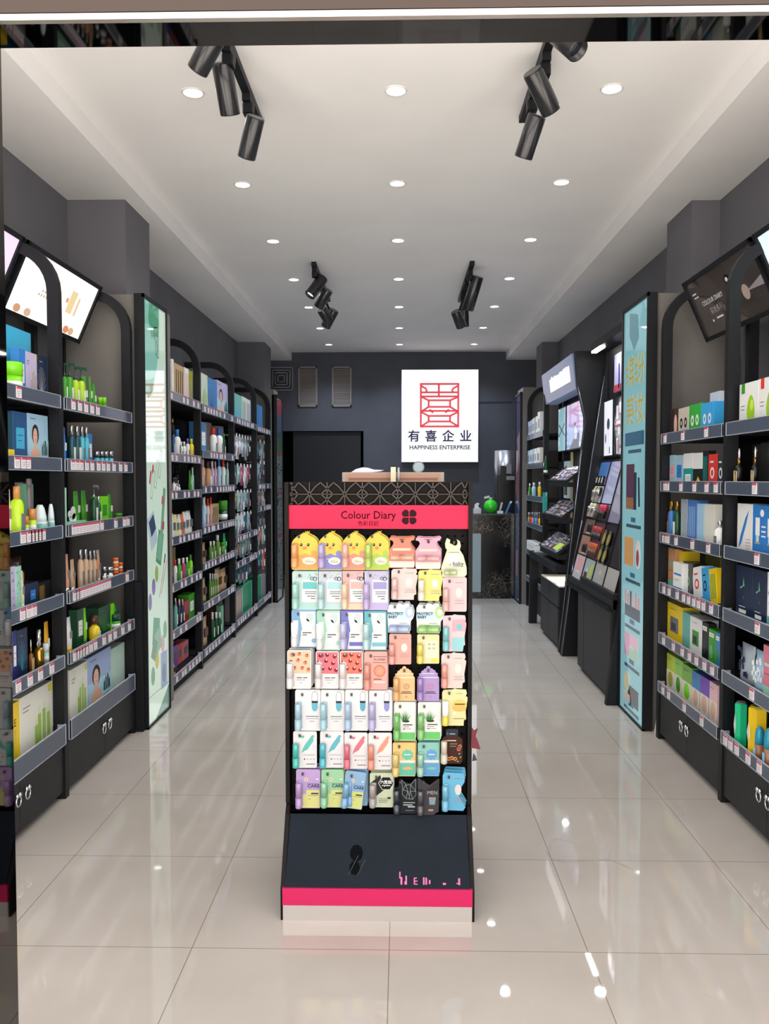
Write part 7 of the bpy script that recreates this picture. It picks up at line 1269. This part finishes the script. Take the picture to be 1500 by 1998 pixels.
def tray(xf, z, label, idx):
    t = empty('stepped_tray', label, 'tray', (xf,7.70,z), (0,0,-pi/2), 'stepped trays of the second makeup counter')
    T = Matrix.Rotation(radians(38),4,'X'); L=.86; Dp=.21
    a = MB(T); a.box(0,L,0,Dp,-.008,0,mat('tray_grey','#6e7690',.3)); a.box(0,L,-.006,0,-.012,.012,M_BLACK); a.box(-.006,0,-.006,Dp,-.012,.012,M_BLACK); a.box(L,L+.006,-.006,Dp,-.012,.012,M_BLACK); a.build('tray_plate', t)
    a = MB(); a.box(0,L,.0,.12,-.05,-.012,M_BLACK); a.build('tray_base', t)
    TM = Matrix.Translation((xf,7.70,z)) @ Matrix.Rotation(-pi/2,4,'Z') @ T
    rr = random.Random(idx*11+2); cols=['#2a2a30','#d8c0cc','#e4e2ea','#3a3440','#c8b0b8','#24242a','#b8c0dc','#8a7068']
    q=0
    for i in range(5):
        for j in range(3):
            w=.12+rr.random()*.03; d=.052; x=.02+i*.168+rr.random()*.01; y=.012+j*.064; c=cols[(i*3+j+idx)%8]
            p = TM @ Vector((x,y,.0)); e = empty('makeup_palette', '%s makeup palette, %s row, %s from the back, %s stepped tray'%({'#2a2a30':'black','#d8c0cc':'pink','#e4e2ea':'white','#3a3440':'dark violet','#c8b0b8':'rose','#24242a':'black','#b8c0dc':'pale blue','#8a7068':'brown'}[c],('front','middle','rear')[j],nm4[i],('top','middle','lowest')[idx]),'palette',p,(0,0,0),'palettes on the stepped trays')
            e.rotation_euler = TM.to_3x3().to_euler()
            a = MB(); a.box(0,w,0,d,0,.010,mat('palette_case',c,.2,coat=.5)); a.build('case', e)
            a = MB(); 
            for k in range(4): a.box(w*(.06+.23*k),w*(.24+.23*k),d*.2,d*.8,.010,.0112,mat('palette_pan',('#c89888','#8a5a50','#e8d0c8','#5a4850')[(k+i+j)%4] if c[1] in '23' else '#2c2c34',.4))
            a.build('colour_pans', e)
    if idx == 2:
        p = TM @ Vector((.60,.02,.012)); e = empty('lime_leaflet','lime green leaflet lying on the lowest tray','leaflet',p); e.rotation_euler = TM.to_3x3().to_euler(); a=MB(); a.box(0,.2,0,.08,0,.003,mat('lime_paper','#b4d22a',.4,emis=.0)); a.build('sheet', e)
tray(1.38,1.415,'topmost stepped tray of makeup palettes on the second counter',0)
tray(1.34,1.11,'middle stepped tray of makeup palettes on the second counter',1)
tray(1.30,.81,'lowest stepped tray of makeup palettes on the second counter',2)
a = MB(); a.box(0,.13,0,.09,0,.06,mat('clear_sleeve','#bfd4cf',.1,alpha=.8)); tag(a.build('clear_holder',None,(1.29,7.98,.72),(0,0,-.3)),'small clear leaflet holder on the back end of the second makeup counter','holder')
# green products on a narrow side shelf
for k,(z,h,c,n) in enumerate(((1.49,.17,'dgreen','green tube hanging beside the second makeup counter'),(1.10,.20,'teal2','tall teal box hanging beside the second makeup counter'))):
    place('box' if k else 'tube', .07, h, c, 'white', '', (1.40,8.13,z), -pi/2, n, '')
a = MB(); a.box(1.39,1.60,8.05,8.19,1.47,1.488,M_BOARD); a.box(1.39,1.60,8.05,8.19,1.08,1.098,M_BOARD); a.box(1.56,1.60,8.05,8.19,.72,1.6,M_BOARD); tag(a.build('side_shelf'),'narrow black side shelf behind the second makeup counter','shelf')
# folded posters standing at the top of counter one
a = MB()
a.box(1.60,1.635,6.05,6.24,2.08,2.36,mat('poster_sleeve','#b8b0d0',.25,coat=.5)); a.box(1.596,1.60,6.05,6.24,2.08,2.13,mat('poster_sleeve_red','#b03850',.3)); a.box(1.596,1.60,6.08,6.11,2.10,2.28,mat('poster_sleeve_navy','#2c3468',.3))
tag(a.build('poster_sleeve'),'lilac sleeve of rolled posters under the canopy of the nearest counter','sleeve')

# ------------------------------------------------------------------ hooks and hanging goods in the fifth and sixth left racks
def hang(rk, y0, y1, rows):
    for ri,(zt, n, cols, desc) in enumerate(rows):
        for k in range(n):
            y = y0+(y1-y0)*(k+.5)/n; c = cols[k % len(cols)]; h = .15+.03*((k*7+ri)%3)
            a = MB(); a.rod((-1.54,0,0),(-1.80,0,0),.004,M_CHROME,6,M=Matrix.Translation((0,y,zt+.01))); a.box(-1.541,-1.535,y-.016,y+.016,zt-.005,zt+.03,M_TAG); a.build('tagged_hook', rk)
            cn = {'#dfe2e4':'white','#9fb4b8':'grey','#a9d4c0':'mint','#c0506c':'crimson','#dd7a68':'coral','#c8a58a':'tan','#5f7078':'slate','#1f9a9a':'teal','#b8bec4':'silver','#2f6a74':'dark teal'}[c]
            o = empty('hanging_packet', '%s hanging packet, %s from the door, %s hook row, %s left rack' % (cn, nm4[k], nm4[ri], desc), 'packet', (-1.56,y,zt), (0,0,pi/2), 'hanging packets in the %s left rack' % desc)
            w = (y1-y0)/n*.88
            a = MB(); a.box(-w/2,w/2,0,.002,-h*.22,0,mat('header_card',c,.4)); a.build('header_card', o)
            a = MB(); vs=[]; N=6
            for j in range(N+1):
                v=j/N
                for i in range(5): u=i/4*2-1; vs.append((u*w/2*(1-.08*sin(3*v+k)), -.014*(1-u*u)*sin(pi*min(1,v+.1)), -h*.2-(h*.8)*v))
            vs += [(x,.004,z) for x,y_,z in vs]; M_=5*(N+1)
            fs=[(j*5+i,(j+1)*5+i,(j+1)*5+i+1,j*5+i+1) for j in range(N) for i in range(4)]+[(M_+j*5+i,M_+j*5+i+1,M_+(j+1)*5+i+1,M_+(j+1)*5+i) for j in range(N) for i in range(4)]
            a.add(vs,fs,mat('cellophane_'+cn,c,.25,coat=.6),True); a.rect(-w*.25,w*.25,-h*.8,-h*.45,-.0155,mat('cell_label',('#dfe2e2','#8a98a0','#b08890')[k%3],.4)); a.build('cellophane_bag', o)
rE=[x for x in COL.objects if x.get('label','').startswith('fifth left black rack')][0]
rF=[x for x in COL.objects if x.get('label','').startswith('last left black rack')][0]
def reparent_hooks(r, y0, y1, rows, d):
    before=set(COL.objects); hang(r, y0, y1, rows)
    inv = (Matrix.Translation(r.location) @ Matrix.Rotation(r.rotation_euler.z,4,'Z')).inverted()
    for x in set(COL.objects)-before:
        if x.name.startswith('tagged_hook'): x.data.transform(inv)
reparent_hooks(rE, 7.43, 8.42, ((1.83,7,['#dfe2e4','#dfe2e4','#dfe2e4','#dfe2e4','#b8bec4','#9fb4b8','#5f7078'],'fifth'),(1.55,6,['#9fb4b8','#5f7078','#a9d4c0','#c0506c','#dfe2e4','#c0506c'],'fifth'),(1.30,6,['#dd7a68','#c8a58a','#a9d4c0','#9fb4b8','#9fb4b8','#5f7078'],'fifth'),(1.08,6,['#1f9a9a','#a9d4c0','#dfe2e4','#dfe2e4','#2f6a74','#9fb4b8'],'fifth'),(.85,7,['#5f7078','#9fb4b8','#c8a58a','#9fb4b8','#a9d4c0','#a9d4c0','#9fb4b8'],'fifth'),(.60,5,['#9fb4b8','#2f6a74','#5f7078','#2f6a74','#5f7078'],'fifth')), 'fifth')
reparent_hooks(rF, 8.56, 9.30, ((1.83,3,['#dfe2e4','#5f7078','#9fb4b8'],'sixth'),(1.60,3,['#dfe2e4','#9fb4b8','#5f7078'],'sixth'),(1.30,4,['#a9d4c0','#9fb4b8','#c8a58a','#dfe2e4'],'sixth'),(1.08,3,['#c8a58a','#5f7078','#5f7078'],'sixth'),(.88,4,['#dfe2e4','#9fb4b8','#dd7a68','#a9d4c0'],'sixth'),(.62,4,['#dfe2e4','#1f9a9a','#2f6a74','#dd7a68'],'sixth')), 'sixth')

# ------------------------------------------------------------------ back wall: company light box, grilles, diffuser
o = empty('logo_light_box', 'bright white company light box with red emblem on the back wall', 'light box', (.519,YB-.012,2.285))
f = 1.0135; w2=.520; h2=.625
a = MB(); a.box(-w2,w2,-.09,0,-h2,h2,mat('aluminium_case','#c8ccd4',.4,.5)); a.build('case', o)
a = MB(); a.box(-w2+.006,w2-.006,-.094,-.09,-h2+.006,h2-.006,mat('opal_acrylic','#fbfcff',.4,emis=1.02)); pn = a.build('lit_face', o)
red = mat('emblem_red','#e0525a',.4,emis=.7); nav = mat('sign_navy','#20224a',.5,emis=.0); a = MB(); y=-.0955
# emblem: pixel frame 833..1043 x 190..428 in a 1500 px crop (scale 2.777); centre of sign (941, 367)
px = 1.029/412.0
def E(x,z): return ((x-941)*px, (367-z)*px)
def L_(x0,z0,x1,z1,w=11): a.line(E(x0,z0),E(x1,z1),w*px,y,red)
for q in ((834,195,1044,195),(834,424,1044,424),(838,191,838,428),(1040,191,1040,428),(838,240,1040,240),(838,262,1040,262),(935,195,935,262),(838,204,868,222),(868,222,868,240),(1040,204,1008,222),(1008,222,1008,240),
 (842,265,880,283),(1038,265,996,283),(880,283,996,283),(880,283,880,318),(996,283,996,318),(880,318,996,318),(880,318,838,345),(996,318,1040,345),(838,340,1040,340),(838,345,880,367),(1040,345,996,367),(880,367,996,367),(880,367,880,397),(996,367,996,397),(880,397,996,397),(880,397,842,422),(996,397,1038,422),(885,332,905,350),(970,350,990,332)): L_(*q)
a.build('red_emblem', o, label='red square emblem of double happiness lines')
for ch,x in zip('有喜企业',(801,893,986,1081)):
    a = MB(); a.text(ch, .165, nav, E(x,480)[0], E(x,480)[1], y, bold=.022); a.build('chinese_character', o)
for x in (766,1116):
    a = MB(); a.line(E(x,447),E(x,508),.004,y,nav); a.build('divider_line', o)
a = MB(); a.text('HAPPINESS ENTERPRISE', .079, mat('sign_grey','#33333f',.5,emis=.0), 0, E(941,538)[1], y, bold=.025); a.build('english_lettering', o)
def grille(x0,x1,z0,z1,label):
    o = empty('wall_grille', label, 'air grille', ((x0+x1)/2,YB,(z0+z1)/2)); w=(x1-x0)/2; h=(z1-z0)/2
    m1=mat('beige_grille','#8c8580',.5); a = MB()
    for q in ((-w,w,-h,-h+.025),(-w,w,h-.02,h),(-w,-w+.02,-h,h),(w-.02,w,-h,h)): a.box(q[0],q[1],-.02,0,q[2],q[3],m1)
    a.build('frame', o); a = MB(); a.box(-w+.02,w-.02,-.003,0,-h,h,mat('grille_dark','#3a3836',.6)); 
    for k in range(22): z=-h+.03+k*(2*h-.055)/22; a.add([(-w+.02,-.018,z),(w-.02,-.018,z),(w-.02,-.005,z+.017),(-w+.02,-.005,z+.017),(-w+.02,-.016,z-.003),(w-.02,-.016,z-.003)],[(0,1,2,3),(4,5,1,0)],m1)
    a.build('slats', o)
grille(-1.41,-1.15,2.42,2.965,'beige louvred air grille on the back wall, left of the pair'); grille(-.948,-.682,2.42,2.965,'beige louvred air grille on the back wall, right of the pair')
o = empty('air_diffuser', 'square grey stepped air diffuser high on the back wall, left corner', 'air diffuser', (-1.64,YB,2.80))
for k in range(4):
    a = MB(); r0=.16-.036*k; r1=r0-.014; m1=mat('diffuser_grey','#8c9098',.35,.2)
    for q in ((-r0,r0,-r0,-r1),(-r0,r0,r1,r0),(-r0,-r1,-r0,r0),(r1,r0,-r0,r0)): a.box(q[0],q[1],-.03-.006*k,-.0,q[2],q[3],m1)
    a.build('diffuser_ring', o)
a = MB(); a.box(-.15,.15,-.006,0,-.15,.15,mat('grille_dark','#3a3836',.6)); a.build('back_plate', o)

# ------------------------------------------------------------------ cash counter and things on it
mm = bpy.data.materials.new('black_marble'); mm.use_nodes = True; nt = mm.node_tree; b = nt.nodes['Principled BSDF']
tc = nt.nodes.new('ShaderNodeTexCoord'); n1 = nt.nodes.new('ShaderNodeTexNoise'); n1.inputs['Scale'].default_value = 14; n1.inputs['Detail'].default_value = 9; n1.inputs['Distortion'].default_value = 2.2
cr = nt.nodes.new('ShaderNodeValToRGB'); e = cr.color_ramp.elements; e[0].position=.47; e[0].color=lin('#0b0b0d'); e[1].position=.52; e[1].color=lin('#0b0b0d'); x=e.new(.495); x.color=lin('#8a7c6c')
n2 = nt.nodes.new('ShaderNodeTexNoise'); n2.inputs['Scale'].default_value = 3; cr2 = nt.nodes.new('ShaderNodeValToRGB'); cr2.color_ramp.elements[0].position=.48; cr2.color_ramp.elements[1].position=.6
mix = nt.nodes.new('ShaderNodeMix'); mix.data_type='RGBA'; nt.links.new(tc.outputs['Object'],n1.inputs['Vector']); nt.links.new(tc.outputs['Object'],n2.inputs['Vector']); nt.links.new(n1.outputs['Fac'],cr.inputs['Fac']); nt.links.new(n2.outputs['Fac'],cr2.inputs['Fac'])
nt.links.new(cr2.outputs['Color'],mix.inputs['Factor']); mix.inputs['A'].default_value=lin('#0d0d10'); nt.links.new(cr.outputs['Color'],mix.inputs['B']); nt.links.new(mix.outputs['Result'],b.inputs['Base Color']); b.inputs['Roughness'].default_value=.15
o = empty('cash_counter', 'black marble cash counter at the back of the shop', 'counter', (.55,9.8,0))
a = MB(); a.box(-.25,.80,0,.45,.0,1.0,mm); a.build('counter_body', o)
a = MB(); a.box(-.26,.80,-.01,.46,1.0,1.018,mat('counter_edge','#3a3a40',.2)); a.build('counter_top', o)
a = MB(); a.box(.25,.40,-.012,0,.08,.78,mat('pale_blue_laminate','#8fa0a6',.4)); a.build('pale_panel', o, label='pale grey blue front panel')
T0=1.018
o = empty('tissue_box', 'small white tissue box on the cash counter beside the centre stand', 'tissue box', (.915,9.9,T0))
a = MB(); a.box(-.045,.045,0,.08,0,.06,mat('white_card','#c9cccc',.5)); a.build('carton', o); a = MB(); a.prism([(-.03,.06),(.03,.06),(.012,.09),(.03,.12),(.0,.128),(-.03,.105)],.03,.045,mat('tissue','#dcdedf',.6)); a.build('tissue', o)
o = empty('round_bottle', 'bright green round bottle with white stopper on the cash counter', 'bottle', (1.08,9.95,T0))
a = MB(); gg=mat('apple_green_gloss','#35c928',.18,coat=.6); a.lathe([(.045,0)]+[(.086*sin(t),.084-.084*cos(t)) for t in [pi*k/12 for k in range(3,12)]]+[(.025,.175)], gg, n=24); a.build('bottle', o)
a = MB(); a.lathe([(.02,.175),(.022,.19)], mat('cream_stopper','#d8d8c8',.4), n=14); a.box(-.03,.035,-.02,.02,.188,.212,mat('cream_stopper','#d8d8c8',.4),Matrix.Rotation(radians(-14),4,'Y')); a.build('stopper', o)
a = MB(); a.box(0,.06,0,.04,0,.022,pal('black')); tag(a.build('card_reader',None,(.955,9.92,T0)),'small black device between tissue box and green bottle','device')
a = MB(); a.box(-.035,.035,-.02,.02,0,.03,pal('offw')); a.prism([(-.012,.03),(.008,.03),(.035,.13),(.012,.135)],-.004,.004,pal('silver')); tag(a.build('phone_stand',None,(1.19,9.92,T0)),'white phone stand leaning right beside the green bottle','stand')
a = MB(); a.prism([(-.03,.0),(-.01,.0),(.05,.14),(.025,.145)],-.006,.006,pal('mblue')); a.prism([(.026,.125),(.045,.12),(.055,.145),(.03,.15)],-.008,-.006,pal('offw')); tag(a.build('blue_clip_holder',None,(1.28,9.92,T0)),'blue leaning card holder at the right end of the cash counter','holder')
o = empty('water_dispenser', 'steel topped black water dispenser in the back right corner', 'water dispenser', (1.36,10.5,0))
a = MB(); a.box(-.13,.19,-.02,.28,0,1.48,mat('dispenser_black','#17181c',.3)); a.build('body', o)
a = MB(); a.lathe([(.165,1.0),(.165,1.795),(.150,1.80)], mat('dispenser_steel','#a8a8aa',.3,.9), .01,.17,28); a.build('tank', o, label='brushed steel tank')
a = MB(); a.box(-.10,.02,-.06,.0,1.36,1.60,mat('dispenser_black','#17181c',.3)); a.box(-.03,.03,-.09,-.05,1.50,1.62,mat('dispenser_grey','#8e9296',.4)); a.box(-.03,.08,-.10,-.05,1.42,1.47,mat('dispenser_grey','#8e9296',.4)); a.build('tap', o)
# dim things behind the cash counter in the dark doorway
a = MB(); a.box(-1.5,-.95,0,.4,0,1.05,mat('brown_cupboard','#2c2220',.6)); tag(a.build('cupboard',None,(0,10.6,0)),'low dark brown cupboard in front of the dark doorway','cupboard')
# black floor box at the end of the second left rack
a = MB(); a.box(0,.10,0,.10,0,.85,M_BLACK); tag(a.build('cable_box',None,(-1.56,4.562,0)),'narrow black box standing between the second left rack and the pilaster','box')
a = MB(); a.box(0,.025,0,.1,0,.14,mat('white_paper_sheet','#e4e4e0',.6)); tag(a.build('paper_sheet',None,(1.43,4.52,0),(0,radians(9),0)),'white paper sheet leaning at the foot of the second right rack','paper')
